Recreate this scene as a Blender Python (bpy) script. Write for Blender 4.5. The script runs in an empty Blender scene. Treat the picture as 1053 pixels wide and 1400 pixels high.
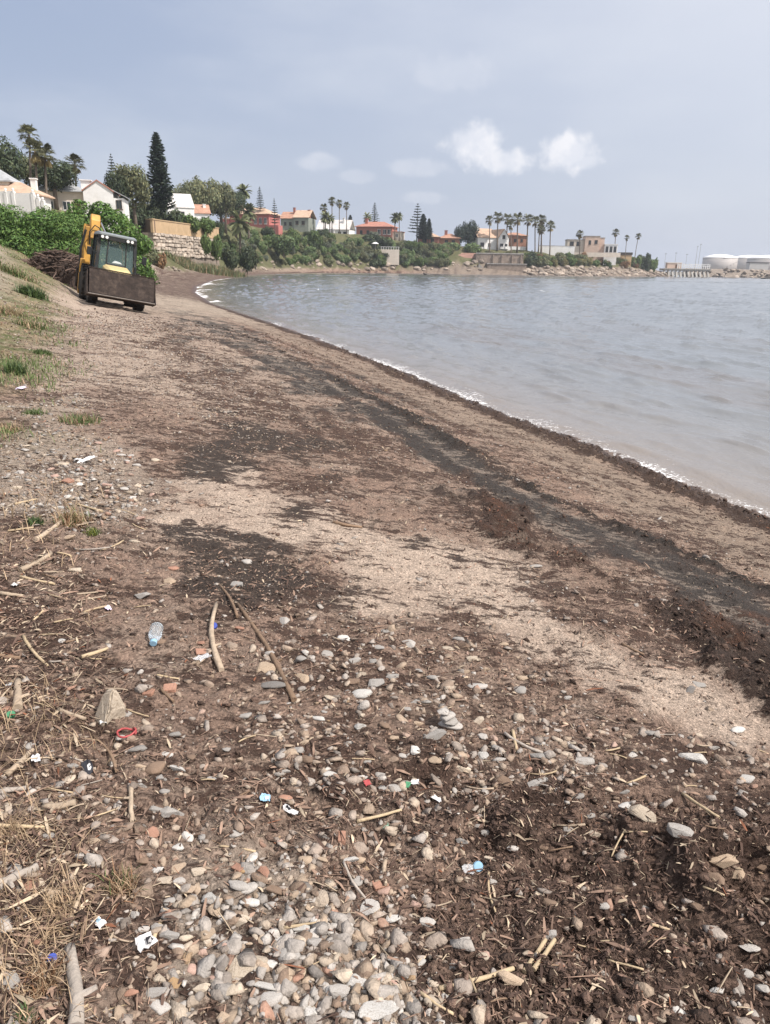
import bpy, bmesh, math, random
import numpy as np
from mathutils import Vector, Matrix, noise as mnoise

random.seed(7)
RNG = np.random.default_rng(11)
SC = bpy.context.scene
COL = SC.collection

# ------------------------------------------------------------------ camera
F_PX, CAM_H = 1011.0, 2.6
PITCH = math.atan((700 - 364) / F_PX)
ROLL = math.radians(1.0)
cam_d = bpy.data.cameras.new('camera')
cam = bpy.data.objects.new('camera', cam_d)
COL.objects.link(cam)
cam_d.sensor_width = 36.0
cam_d.sensor_fit = 'AUTO'
cam_d.lens = F_PX / 1400 * 36.0
cam_d.clip_start = 0.05
cam_d.clip_end = 6000
cam.matrix_world = (Matrix.Translation((0, 0, CAM_H)) @ Matrix.Rotation(math.pi / 2 - PITCH, 4, 'X')
                    @ Matrix.Rotation(ROLL, 4, 'Z'))
SC.camera = cam

def ray(px, py):
    """photo pixel -> world direction"""
    u = (px - 526.5) / F_PX
    v = -(py - 700) / F_PX
    c, s = math.cos(ROLL), math.sin(ROLL)
    u, v = u * c - v * s, u * s + v * c
    return np.array([u, math.cos(PITCH) + v * math.sin(PITCH), -math.sin(PITCH) + v * math.cos(PITCH)])

# ------------------------------------------------------------------ light
SUN_AZ, SUN_EL = math.radians(114), math.radians(52)
SUN_DIR = Vector((math.cos(SUN_EL) * math.sin(SUN_AZ), math.cos(SUN_EL) * math.cos(SUN_AZ), math.sin(SUN_EL)))
sl = bpy.data.lights.new('sun', 'SUN')
sl.energy = 4.8
sl.angle = math.radians(1.2)
sl.color = (1.0, 0.93, 0.865)
so = bpy.data.objects.new('sun', sl)
COL.objects.link(so)
so.rotation_euler = SUN_DIR.to_track_quat('Z', 'Y').to_euler()
so.location = SUN_DIR * 60

SC.view_settings.view_transform = 'Standard'
SC.view_settings.look = 'None'
SC.view_settings.gamma = 1
SC.view_settings.exposure = 0.28
SC.view_settings.use_curve_mapping = False

W = bpy.data.worlds.new('World')
SC.world = W
W.use_nodes = True
def build_world():
    nt = W.node_tree
    nt.nodes.clear()
    N, L = nt.nodes.new, nt.links.new
    def math_(op, a, b=None, clamp=False):
        n = N('ShaderNodeMath'); n.operation = op; n.use_clamp = clamp
        for i, v in enumerate((a, b)):
            if v is None: continue
            if isinstance(v, (int, float)): n.inputs[i].default_value = v
            else: L(v, n.inputs[i])
        return n.outputs[0]
    def mix(f, a, b):
        n = N('ShaderNodeMix'); n.data_type = 'RGBA'
        if isinstance(f, (int, float)): n.inputs['Factor'].default_value = f
        else: L(f, n.inputs['Factor'])
        for k, v in ((6, a), (7, b)):
            if isinstance(v, tuple): n.inputs[k].default_value = (*v, 1)
            else: L(v, n.inputs[k])
        return n.outputs[2]
    def smooth(v, lo, hi):
        n = N('ShaderNodeMapRange'); n.interpolation_type = 'SMOOTHSTEP'
        L(v, n.inputs[0]); n.inputs[1].default_value = lo; n.inputs[2].default_value = hi
        return n.outputs[0]
    def dot(vec, d):
        n = N('ShaderNodeVectorMath'); n.operation = 'DOT_PRODUCT'
        L(vec, n.inputs[0]); n.inputs[1].default_value = tuple(d)
        return n.outputs['Value']
    out = N('ShaderNodeOutputWorld'); bg = N('ShaderNodeBackground')
    sky = N('ShaderNodeTexSky'); sky.sky_type = 'NISHITA'; sky.sun_disc = False
    sky.sun_elevation = SUN_EL; sky.sun_rotation = SUN_AZ
    sky.air_density = 1.2; sky.dust_density = 3.0; sky.ozone_density = 1.0
    sk = N('ShaderNodeVectorMath'); sk.operation = 'SCALE'; L(sky.outputs[0], sk.inputs[0]); sk.inputs['Scale'].default_value = 0.085
    tc = N('ShaderNodeTexCoord'); D = tc.outputs['Generated']
    # thin veil of high cloud, brighter towards the sun
    ang = dot(D, SUN_DIR)
    veil = mix(smooth(ang, -0.38, 0.62), (0.305, 0.375, 0.535), (0.88, 0.88, 0.92))
    sep = N('ShaderNodeSeparateXYZ'); L(D, sep.inputs[0])
    low = smooth(sep.outputs[2], 0.30, -0.02)
    veil = mix(math_('MULTIPLY', low, 0.75), veil, (0.58, 0.62, 0.72))
    mp = N('ShaderNodeMapping'); mp.inputs['Scale'].default_value = (1.0, 1.0, 3.2); L(D, mp.inputs[0])
    nz = N('ShaderNodeTexNoise'); L(mp.outputs[0], nz.inputs['Vector']); nz.inputs['Scale'].default_value = 2.3
    nz.inputs['Detail'].default_value = 6; nz.inputs['Roughness'].default_value = 0.52
    veil = mix(math_('MULTIPLY', smooth(nz.outputs[0], 0.45, 0.78), 0.40), veil, (0.76, 0.78, 0.83))
    veil = mix(math_('MULTIPLY', smooth(nz.outputs[0], 0.50, 0.25), 0.35), veil, (0.38, 0.45, 0.575))
    c = mix(0.82, sk.outputs[0], veil)
    # small cumulus heads low over the bay
    n2 = N('ShaderNodeTexNoise'); L(D, n2.inputs['Vector']); n2.inputs['Scale'].default_value = 38
    n2.inputs['Detail'].default_value = 7; n2.inputs['Roughness'].default_value = 0.55
    wob = math_('MULTIPLY', math_('SUBTRACT', n2.outputs[0], 0.5), 1.25)
    clouds = [(648, 196, 38, 28, .66), (686, 221, 44, 17, .6), (778, 210, 38, 24, .66), (800, 220, 22, 12, .5), (438, 222, 36, 12, .24),
              (575, 228, 44, 12, .20), (490, 241, 28, 9, .14), (580, 271, 34, 9, .18), (620, 98, 60, 22, .12)]
    total = None
    for (px, py, rx, ry, amt) in clouds:
        c0 = Vector(ray(px, py)).normalized()
        ex = Vector((c0.y, -c0.x, 0)).normalized(); ey = ex.cross(c0).normalized()
        rot = Matrix((ex, c0, ey)).transposed()
        mpc = N('ShaderNodeMapping'); mpc.vector_type = 'TEXTURE'
        mpc.inputs['Rotation'].default_value = rot.to_euler(); mpc.inputs['Scale'].default_value = (rx / F_PX, 1000.0, ry / F_PX)
        L(D, mpc.inputs[0])
        ln = N('ShaderNodeVectorMath'); ln.operation = 'LENGTH'; L(mpc.outputs[0], ln.inputs[0])
        n = N('ShaderNodeMapRange'); n.interpolation_type = 'SMOOTHSTEP'; L(math_('ADD', ln.outputs['Value'], wob), n.inputs[0])
        n.inputs[1].default_value = 1.08; n.inputs[2].default_value = .5; n.inputs[4].default_value = amt
        total = n.outputs[0] if total is None else math_('MAXIMUM', total, n.outputs[0])
    c = mix(total, c, mix(smooth(n2.outputs[0], .35, .6), (0.90, 0.88, 0.89), (0.74, 0.75, 0.80)))
    L(c, bg.inputs[0]); bg.inputs[1].default_value = 1.02
    L(bg.outputs[0], out.inputs[0])
build_world()

# ------------------------------------------------------------------ maths helpers
def hash2(ix, iy, seed):
    n = (ix.astype(np.int64) * 374761393 + iy.astype(np.int64) * 668265263 + seed * 1442695041) & 0xFFFFFFFF
    n = ((n ^ (n >> 13)) * 1274126177) & 0xFFFFFFFF
    n = n ^ (n >> 16)
    return (n & 0xFFFFFF) / float(0xFFFFFF)
def vnoise(x, y, seed=0):
    x = np.asarray(x, float); y = np.asarray(y, float)
    ix = np.floor(x); iy = np.floor(y); fx = x - ix; fy = y - iy
    fx = fx * fx * fx * (fx * (fx * 6 - 15) + 10); fy = fy * fy * fy * (fy * (fy * 6 - 15) + 10)
    a = hash2(ix, iy, seed); b = hash2(ix + 1, iy, seed); c = hash2(ix, iy + 1, seed); d = hash2(ix + 1, iy + 1, seed)
    return (a + (b - a) * fx) * (1 - fy) + (c + (d - c) * fx) * fy
def fbm(x, y, oct=4, seed=0, gain=0.5):
    v = 0; a = 1; s = 0
    for k in range(oct):
        v = v + a * (vnoise(x, y, seed + k * 17) - 0.5) * 2; s += a
        x, y = x * 1.73 + y * 1.05 + 13.1, y * 1.73 - x * 1.05 + 7.7; a *= gain
    return v / s
def sstep(v, lo, hi):
    t = np.clip((v - lo) / (hi - lo), 0, 1)
    return t * t * (3 - 2 * t)

# ------------------------------------------------------------------ shoreline and relief
SHORE = np.array([(16, -60), (9.5, -14), (7.3, -2), (5.7, 4), (4.35, 7.8), (3.2, 11.2), (2.4, 13.2), (1.4, 16.2), (0.2, 19.9),
                  (-2.8, 28.4), (-6.7, 38.5), (-12, 52), (-17.8, 71), (-22, 88.6), (-28, 124), (-31.5, 161), (-34, 205),
                  (-31, 245), (-23, 275), (-7, 303), (13, 315), (33, 321), (70, 326), (100, 350), (134, 387), (147, 397),
                  (150, 408), (140, 425), (118, 470), (100, 600), (100, 1600)], float)
SEG_A, SEG_B = SHORE[:-1], SHORE[1:]
SEG_L = np.linalg.norm(SEG_B - SEG_A, axis=1)
CUM = np.concatenate([[0], np.cumsum(SEG_L)])
T0 = CUM[3]
LANDPOLY = np.vstack([SHORE, [(-3000, 1600), (-3000, -60)]])

def inside(poly, x, y):
    r = np.zeros(x.shape, bool)
    P, Q = poly, np.roll(poly, -1, axis=0)
    for (x0, y0), (x1, y1) in zip(P, Q):
        if y0 == y1: continue
        c = ((y0 > y) != (y1 > y)) & (x < (x1 - x0) * (y - y0) / (y1 - y0) + x0)
        r ^= c
    return r
def bdist(x, y, A, B):
    d = B - A; px, py = x[:, None] - A[None, :, 0], y[:, None] - A[None, :, 1]
    t = np.clip((px * d[:, 0] + py * d[:, 1]) / (d[:, 0] ** 2 + d[:, 1] ** 2 + 1e-12), 0, 1)
    return (px - t * d[:, 0]) ** 2 + (py - t * d[:, 1]) ** 2, t
def binside(P, x, y):
    Q = np.roll(P, -1, axis=0); dy = np.where(Q[:, 1] == P[:, 1], 1e-12, Q[:, 1] - P[:, 1])
    c = ((P[:, 1] > y[:, None]) != (Q[:, 1] > y[:, None])) & (x[:, None] < (Q[:, 0] - P[:, 0]) * (y[:, None] - P[:, 1]) / dy + P[:, 0])
    return (c.sum(1) % 2) == 1
def seg_dist2(x, y, a, b):
    dx, dy = b - a
    t = np.clip(((x - a[0]) * dx + (y - a[1]) * dy) / (dx * dx + dy * dy + 1e-12), 0, 1)
    return (x - a[0] - t * dx) ** 2 + (y - a[1] - t * dy) ** 2, t
def shore(x, y):
    """signed inland distance and arc position along the shore"""
    x = np.asarray(x, float); y = np.asarray(y, float)
    if x.size < 4000:
        D2, T = bdist(x, y, SEG_A, SEG_B); i = np.argmin(D2, 1); r = np.arange(x.size)
        return np.sqrt(D2[r, i]) * np.where(binside(LANDPOLY, x, y), 1, -1), CUM[i] + T[r, i] * SEG_L[i] - T0
    best = np.full(x.shape, 1e18); tt = np.zeros(x.shape)
    for i in range(len(SEG_L)):
        d, t = seg_dist2(x, y, SEG_A[i], SEG_B[i])
        m = d < best
        best = np.where(m, d, best); tt = np.where(m, CUM[i] + t * SEG_L[i] - T0, tt)
    return np.sqrt(best) * np.where(inside(LANDPOLY, x, y), 1, -1), tt
P_NEAR = np.array([(-400, -9), (-40, -4), (-6, -.8), (0, 0), (1, .20), (2, .40), (4, .76), (6.2, 1.06), (8, 1.24), (10, 1.62), (14, 2.5), (20, 3.9), (40, 8), (300, 12)])
P_MID = np.array([(-400, -9), (-40, -4), (-6, -.8), (0, 0), (3, .50), (6, .86), (8, 1.24), (9.3, 2.0), (11, 3.0), (13, 3.5), (18, 5.0), (28, 8.4), (45, 9.5), (300, 14)])
P_FAR = np.array([(-400, -.6), (-40, -.3), (-6, -.07), (0, 0), (3, .06), (6, .13), (9, .28), (13, .52), (18, .84), (25, .98), (40, 1.0), (300, 1.25)])
P_ROCK = np.array([(-400, -.6), (-40, -.3), (-6, -.08), (0, 0), (2, .12), (7, .42), (14, .72), (21, .96), (40, 1.0), (300, 1.1)])
P_BLUFF = np.array([(-400, -.6), (-40, -.3), (-6, -.07), (0, 0), (2, .05), (4, .14), (9, .66), (14, .95), (40, 1.0), (300, 1.2)])
HP = np.array([(90, 10), (125, 10.4), (206, 13.5), (250, 14.5), (312, 15.2), (335, 13.6), (366, 10.9), (400, 10.2), (478, 9.2), (492, 5.5), (503, 2.5), (520, 2)])
def zbase(x, y):
    s, t = shore(x, y)
    f = lambda P: np.interp(s, P[:, 0], P[:, 1])
    hp = np.interp(t, HP[:, 0], HP[:, 1])
    z = f(P_NEAR)
    z = z + (f(P_MID) - z) * sstep(t, 15, 32)
    z = z + (f(P_FAR) * hp - z) * sstep(t, 78, 118)
    z = z + (f(P_BLUFF) * hp - z) * sstep(t, 175, 212)
    z = z + (f(P_ROCK) * hp - z) * sstep(t, 320, 352)
    return z, s, t

HITK = np.exp(np.linspace(math.log(0.5), math.log(900), 1500))
def hit(px, py, fn=None):
    """photo pixel -> point where its ray meets the relief"""
    d = ray(px, py)
    k = HITK
    X, Y, Z = d[0] * k, d[1] * k, CAM_H + d[2] * k
    zz = zbase(X, Y)[0] if fn is None else fn(X, Y)
    b = np.nonzero(Z <= zz)[0]
    i = b[0] if len(b) else len(k) - 1
    if i > 0:
        g0, g1 = Z[i - 1] - zz[i - 1], Z[i] - zz[i]
        w = g0 / (g0 - g1) if g0 != g1 else 0
        kk = k[i - 1] + (k[i] - k[i - 1]) * w
    else: kk = k[0]
    return np.array([d[0] * kk, d[1] * kk, CAM_H + d[2] * kk])
def on_depth(px, py, Y):
    d = ray(px, py)
    return np.array([d[0] / d[1] * Y, Y, CAM_H + d[2] / d[1] * Y])

# ------------------------------------------------------------------ surface zones on the beach (polygons laid on the sand)
def dens(pts, n=4):
    out = []
    for i in range(len(pts)):
        a, b = np.array(pts[i], float), np.array(pts[(i + 1) % len(pts)], float)
        for k in range(n): out.append(a + (b - a) * k / n)
    return out
def zone(pts): return np.array([hit(*p)[:2] for p in dens(pts, 3)])
def line(pts): return np.array([hit(*p)[:2] for p in pts])
Z = {
 'sand':  zone([(225, 690), (330, 650), (420, 690), (560, 715), (660, 745), (780, 815), (900, 880), (1000, 935), (1070, 970), (1070, 1020), (900, 985), (760, 945), (650, 880), (560, 860), (480, 835), (440, 770), (330, 735), (240, 722)]),
 'sand2': zone([(90, 425), (215, 432), (300, 490), (330, 530), (260, 555), (180, 540), (100, 530), (80, 470)]),
 'sand3': zone([(40, 385), (110, 395), (115, 425), (80, 440)]),
 'dark':  zone([(250, 425), (330, 458), (450, 512), (590, 588), (700, 653), (800, 703), (900, 743), (1070, 810), (1070, 900), (930, 832), (860, 797), (760, 752), (650, 682), (560, 612), (450, 548), (330, 486), (250, 440)]),
 'strip': zone([(640, 662), (720, 700), (820, 768), (900, 800), (1070, 895), (1070, 962), (960, 908), (880, 853), (790, 792), (690, 722)]),
 'patch1': zone([(240, 738), (330, 735), (430, 765), (475, 795), (430, 830), (330, 835), (250, 795)]),
 'patch2': zone([(240, 605), (330, 572), (400, 585), (480, 640), (440, 660), (340, 618), (262, 640)]),
 'patch3': zone([(460, 690), (520, 695), (610, 742), (570, 758), (500, 728)]),
 'brown2': zone([(210, 445), (330, 500), (430, 555), (560, 610), (620, 660), (560, 670), (430, 610), (330, 570), (230, 480)]),
 'pale1': zone([(-20, 560), (90, 545), (190, 600), (225, 690), (140, 725), (-20, 700)]),
 'pale2': zone([(190, 1170), (255, 1120), (320, 1190), (400, 1260), (560, 1320), (610, 1420), (180, 1420), (200, 1280)]),
 'stones': zone([(400, 880), (540, 850), (690, 880), (760, 1000), (880, 1080), (700, 1085), (560, 1070), (380, 1040), (360, 950)]),
 'straw': zone([(-420, 640), (-60, 700), (110, 690), (150, 800), (165, 950), (150, 1100), (190, 1250), (140, 1420), (-420, 1420)]),
 'soil':  zone([(640, 1085), (800, 1075), (1090, 1085), (1090, 1420), (600, 1420), (580, 1250)]),
 'red':   zone([(690, 700), (720, 712), (850, 790), (830, 800), (760, 758)]),
 'shells': zone([(215, 560), (250, 540), (330, 555), (350, 585), (300, 590), (240, 580)]),
 'red2':  zone([(960, 825), (1010, 838), (1020, 860), (980, 850)]),
}
RIDGE = line([(230, 432), (330, 457), (450, 512), (590, 588), (700, 653), (800, 703), (900, 743), (1070, 812)])
RUT = [line([(215, 440), (330, 478), (450, 535), (560, 600), (640, 655)]), line([(260, 428), (340, 450), (440, 490), (560, 548), (640, 590)])]
def sdf(poly, x, y):
    if x.size < 4000: return np.sqrt(bdist(x, y, poly, np.roll(poly, -1, axis=0))[0].min(1)) * np.where(binside(poly, x, y), 1, -1)
    best = np.full(x.shape, 1e18)
    for a, b in zip(poly, np.roll(poly, -1, axis=0)):
        best = np.minimum(best, seg_dist2(x, y, a, b)[0])
    return np.sqrt(best) * np.where(inside(poly, x, y), 1, -1)
def ldist(pl, x, y):
    if x.size < 4000: return np.sqrt(bdist(x, y, pl[:-1], pl[1:])[0].min(1))
    best = np.full(x.shape, 1e18)
    for a, b in zip(pl[:-1], pl[1:]): best = np.minimum(best, seg_dist2(x, y, a, b)[0])
    return np.sqrt(best)
def zones(x, y):
    """soft weights with ragged edges; widths grow a little with distance from the stony foreground"""
    x = np.asarray(x, float); y = np.asarray(y, float)
    far = y > 75
    if far.any():
        o = {k: np.zeros(x.shape) for k in list(Z) + ['ridge', 'rut']}
        if not far.all():
            q = zones(x[~far], y[~far])
            for k in o: o[k][~far] = q[k]
        return o
    w = {}
    soft = 0.05 + 0.035 * np.clip(y, 0, 40)
    rag = fbm(x * 1.5, y * 0.9, 5, 5, .66) * soft * 4.2 + fbm(x * 7, y * 7, 3, 9, .6) * 0.09
    for k, p in Z.items():
        w[k] = sstep(sdf(p, x, y) + rag, -soft, soft)
    wob = fbm(x * .9, y * .9, 3, 40) * .12
    w['ridge'] = sstep(ldist(RIDGE, x, y) + wob * 1.0 + fbm(x * 6, y * 6, 4, 41, .65) * .16, .20, .04) * (.45 + .55 * sstep(fbm(x * .8, y * .8, 3, 44), -.35, .1)) * sstep(x * 0 + y, 70, 30)
    w['rut'] = np.maximum.reduce([sstep(ldist(r, x, y) + wob * .4, .20, .05) for r in RUT])
    return w

C_ = lambda *a: np.array(a, float)
def srgb(r, g, b):
    c = np.array([r, g, b]) / 255.0
    return np.where(c <= .04045, c / 12.92, ((c + .055) / 1.055) ** 2.4)
def relief(x, y, want_col=False):
    """final ground height (and colour) at x, y"""
    x = np.asarray(x, float); y = np.asarray(y, float)
    z, s, t = zbase(x, y)
    near = sstep(y, 60, 25) * sstep(s, -3, 0)
    w = zones(x, y)
    f1 = fbm(x * .7, y * .7, 4, 21); f2 = fbm(x * 5, y * 5, 4, 22, .6); f3 = fbm(x * 22, y * 22, 3, 23, .6); f4 = fbm(x * 60, y * 60, 2, 24)
    sand = np.clip(w['sand'] + w['sand2'] * .7 + w['sand3'], 0, 1)
    rough = 1 - .45 * sand - .3 * w['dark']
    dz = .035 * f1 + rough * (.026 * f2 + .015 * f3 + .006 * f4)
    dz += w['soil'] * (.034 * f2 + .022 * np.abs(f3) + .006 * f4) + w['strip'] * (.05 + .05 * np.maximum(f2, -.4) + .02 * f3)
    dz += w['ridge'] * (.018 + .03 * f2 + .02 * f3)
    # raked / rutted strip: faint tracks along the beach
    along = x * .33 + y * .94; across = x * .94 - y * .33
    trk = np.sin(s * 15 + fbm(x * .35, y * .35, 3, 31) * 5) * sstep(fbm(x * .6, y * .6, 3, 35), -.3, .25)
    dz += (w['dark'] * .012 + w['brown2'] * .010 + sand * .008) * trk
    tread = np.sin(along * 26) * sstep(np.abs(np.sin(across * 1.9 + .6)), .75, .95)
    dz += np.clip(w['dark'] + w['patch1'] + w['brown2'] + .4 * w['sand'], 0, 1) * .010 * tread
    dz -= w['rut'] * .04
    # weed thrown up at the water's edge
    wl = np.exp(-((s - .42 + .34 * fbm(x * 1.3, y * 1.3, 5, 33, .65)) / (.34 + .22 * fbm(x * .45, y * .45, 3, 34))) ** 2)
    dz += wl * (.03 + .05 * f2 + .045 * f3 + .012 * f4)
    # heel hole and dug lumps in the soft ground
    for (hx, hy, r, dpt) in HOLES:
        q = ((x - hx) ** 2 + (y - hy) ** 2) / (r * r)
        dz += dpt * np.exp(-q) - .55 * dpt * np.exp(-((np.sqrt(q) - 1.5) / .45) ** 2)
    z2 = z + dz * near + (1 - near) * sstep(s, 0, 6) * (.5 * fbm(x * .12, y * .12, 4, 50) + .25 * fbm(x * .5, y * .5, 3, 51))
    if not want_col: return z2
    n1 = .5 + .5 * fbm(x * 3.1, y * 3.1, 5, 61, .62); n2 = .5 + .5 * fbm(x * 13, y * 13, 4, 62, .65)
    def put(c, m, col): return c + (col - c) * np.clip(m, 0, 1)[:, None]
    def bias(m, wt, v): return m + (v - m) * np.clip(wt, 0, 1)
    # c: bare ground; d: colour of the weed and litter on it; m: how much of it lies there
    c = np.zeros((len(x), 3)) + C_(.315, .218, .166)
    c = put(c, sstep(n1, .45, .66) * .6, C_(.37, .283, .222))
    c = put(c, sstep(n2, .52, .66) * .5, C_(.20, .148, .115))
    c = put(c, w['pale1'] * .7 + w['pale2'] * .8, C_(.40, .33, .265))
    c = put(c, sand * (.75 + .25 * sstep(n1, .3, .5)), C_(.55, .435, .345))
    c = put(c, w['soil'] * .85, C_(.20, .132, .100))
    up = sstep(y, 6, 13) * sstep(s, 2.6, 3.4)
    c = put(c, up * .65, C_(.43, .345, .275))
    tan = sstep(s + .25 * f1, .55, .95) * sstep(s + .3 * f1, 2.5, 2.0) * (y < 75)
    c = put(c, tan * .8, C_(.315, .245, .188))
    c = put(c, w['dark'] * .9, C_(.215, .178, .147))
    c = put(c, w['strip'] * .8, C_(.13, .092, .07))
    d = np.zeros_like(c) + C_(.098, .061, .046)
    d = put(d, w['soil'], C_(.072, .045, .034))
    d = put(d, w['dark'], C_(.062, .052, .046))
    d = put(d, np.clip(w['patch1'] + w['patch2'] + w['patch3'], 0, 1), C_(.066, .050, .041))
    d = put(d, w['strip'], C_(.056, .038, .030))
    d = put(d, np.maximum(w['red'], w['red2']) * .8, C_(.118, .060, .038))
    d = put(d, w['ridge'], C_(.038, .031, .026))
    d = put(d, sstep(wl, .15, .4), C_(.066, .042, .031))
    m = np.full(x.shape, .43)
    m = bias(m, up, .36)
    m = bias(m, w['straw'], .50); m = bias(m, w['stones'], .40); m = bias(m, w['pale1'], .27); m = bias(m, w['pale2'], .22)
    m = bias(m, w['sand2'], .34); m = bias(m, w['sand'], .26); m = bias(m, w['sand3'], .2); m = bias(m, w['brown2'], .60); m = bias(m, w['soil'], .56)
    m = bias(m, tan, .36); m = bias(m, w['dark'], .57)
    for k_ in ('patch1', 'patch2', 'patch3'): m = bias(m, w[k_], .70)
    m = bias(m, w['strip'], .80); m = bias(m, np.maximum(w['red'], w['red2']), .60); m = bias(m, w['rut'], .72); m = bias(m, w['ridge'], .86); m = bias(m, sstep(wl, .15, .6), .88)
    m = m + .10 * (n1 - .5) + .16 * tread * np.clip(w['patch1'] + w['patch3'] + .6 * w['dark'] + .5 * w['brown2'] + .25 * w['sand'], 0, 1) + .15 * trk * np.clip(w['dark'] + w['brown2'] + .8 * tan + .5 * w['sand'], 0, 1)
    # middle distance: sand then brown weed, bank of dry grass
    mid = sstep(t, 22, 40) * sstep(t, 300, 200)
    c = put(c, mid * sstep(s, 0, 1), C_(.40, .33, .26)); m = bias(m, mid * sstep(s, 1.2, 2), .30)
    m = bias(m, sstep(t, 44, 60) * sstep(t, 260, 200) * sstep(s + 2 * f1, 7.5, 5.5) * sstep(s, -.5, .3), .66 + 0 * x)
    d = put(d, sstep(t, 44, 60), C_(.085, .050, .039))
    c = put(c, sstep(t, 60, 75) * sstep(t, 260, 200) * sstep(s + 2 * f1, 6.5, 7.5) * sstep(s + 2 * f1, 11, 9.5) * .8, C_(.42, .35, .29))
    bank = sstep(s + .9 * f1 + .5 * f2 - 1.0 * sstep(t, 10, 30), 7.3, 8.6) * sstep(t, 2, 9)
    g = np.zeros_like(c) + C_(.27, .215, .125)
    g = put(g, sstep(n1, .45, .58), C_(.13, .145, .055))
    g = put(g, sstep(n2, .54, .66) * .6, C_(.36, .295, .205))
    path = np.exp(-((s - 9.6 - .10 * np.clip(t - 16, 0, 60)) / .8) ** 2) * sstep(t, 17, 24)
    g = put(g, path * .9, C_(.40, .335, .265))
    bw = bank * sstep(t, 320, 200)
    c = c + (g - c) * bw[:, None]; m = bias(m, bw, .30); d = put(d, bw, C_(.12, .105, .05))
    # far shore: tan rock foot, green bank above
    far = sstep(t, 105, 130); m = bias(m, far * sstep(z2, .8, 1.8), .3)
    fg = np.zeros_like(c) + C_(.105, .115, .048)
    fg = put(fg, sstep(f1, -.1, .4), C_(.16, .15, .078))
    c = c + (fg - c) * (far * sstep(z2 + .8 * f1 + .4 * f2, .9, 1.8))[:, None]
    rocky = sstep(t, 318, 345); m = bias(m, rocky, .3)
    fr = np.zeros_like(c) + C_(.27, .22, .175)
    fr = put(fr, sstep(f2, 0, .4), C_(.15, .12, .10))
    c = c + (fr - c) * (rocky * sstep(z2 + f1, 4.8, 3.6))[:, None]
    c = c + (fg - c) * (rocky * sstep(z2 + f1, 3.6, 4.8))[:, None]
    # wet at the lip of the water
    wet = sstep(s + .12 * f2, .75, .05) * sstep(t, 240, 200)
    c = c * (1 - .35 * wet)[:, None]
    return z2, c, wet, d, m
HOLES = []
for (px, py, r, d_) in [(1030, 1215, .13, -.13), (985, 1195, .07, -.05), (880, 1130, .10, .05), (700, 1120, .08, .035), (760, 1180, .09, -.03), (820, 1290, .10, -.04), (470, 1075, .07, .04), (520, 1140, .09, -.035), (620, 1120, .07, .03), (90, 1030, .09, .04), (600, 1030, .10, .03), (330, 1120, .09, .03)]:
    p = hit(px, py); HOLES.append((p[0], p[1], r, d_))

# ------------------------------------------------------------------ object helpers
def link(o, parent=None):
    COL.objects.link(o)
    if parent is not None: o.parent = parent
    return o
def tag(o, label=None, cat=None, group=None, kind=None):
    if label: o['label'] = label
    if cat: o['category'] = cat
    if group: o['group'] = group
    if kind: o['kind'] = kind
    return o
def np_mesh(name, V, faces, cols=None, smooth=False, extra=None):
    """faces: list of (m,k) int arrays"""
    me = bpy.data.meshes.new(name)
    V = np.ascontiguousarray(V, np.float32)
    me.vertices.add(len(V)); me.vertices.foreach_set('co', V.ravel())
    tot = [f.shape[0] for f in faces]; k = [f.shape[1] for f in faces]
    idx = np.concatenate([f.ravel() for f in faces]).astype(np.int32)
    start = np.concatenate([np.arange(n) * kk + off for n, kk, off in zip(tot, k, np.concatenate([[0], np.cumsum([n * kk for n, kk in zip(tot, k)])[:-1]]))]).astype(np.int32)
    me.loops.add(len(idx)); me.loops.foreach_set('vertex_index', idx)
    me.polygons.add(sum(tot)); me.polygons.foreach_set('loop_start', start)
    if smooth: me.polygons.foreach_set('use_smooth', np.ones(sum(tot), bool))
    me.update(calc_edges=True)
    if cols is not None:
        a = me.color_attributes.new('Col', 'FLOAT_COLOR', 'POINT')
        c4 = np.ones((len(V), 4), np.float32); c4[:, :cols.shape[1]] = cols
        a.data.foreach_set('color', c4.ravel())
    for nm, arr in (extra or {}).items():
        a = me.attributes.new(nm, 'FLOAT', 'POINT'); a.data.foreach_set('value', np.ascontiguousarray(arr, np.float32))
    return me
def obj(name, me, mat=None, parent=None, loc=None):
    o = bpy.data.objects.new(name, me)
    if mat is not None and (not me.materials): me.materials.append(mat)
    link(o, parent)
    if loc is not None: o.location = loc
    return o
def empty(name, loc, rz=0.0):
    o = bpy.data.objects.new(name, None); o.empty_display_size = .3
    link(o); o.location = loc; o.rotation_euler = (0, 0, rz)
    return o
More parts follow.
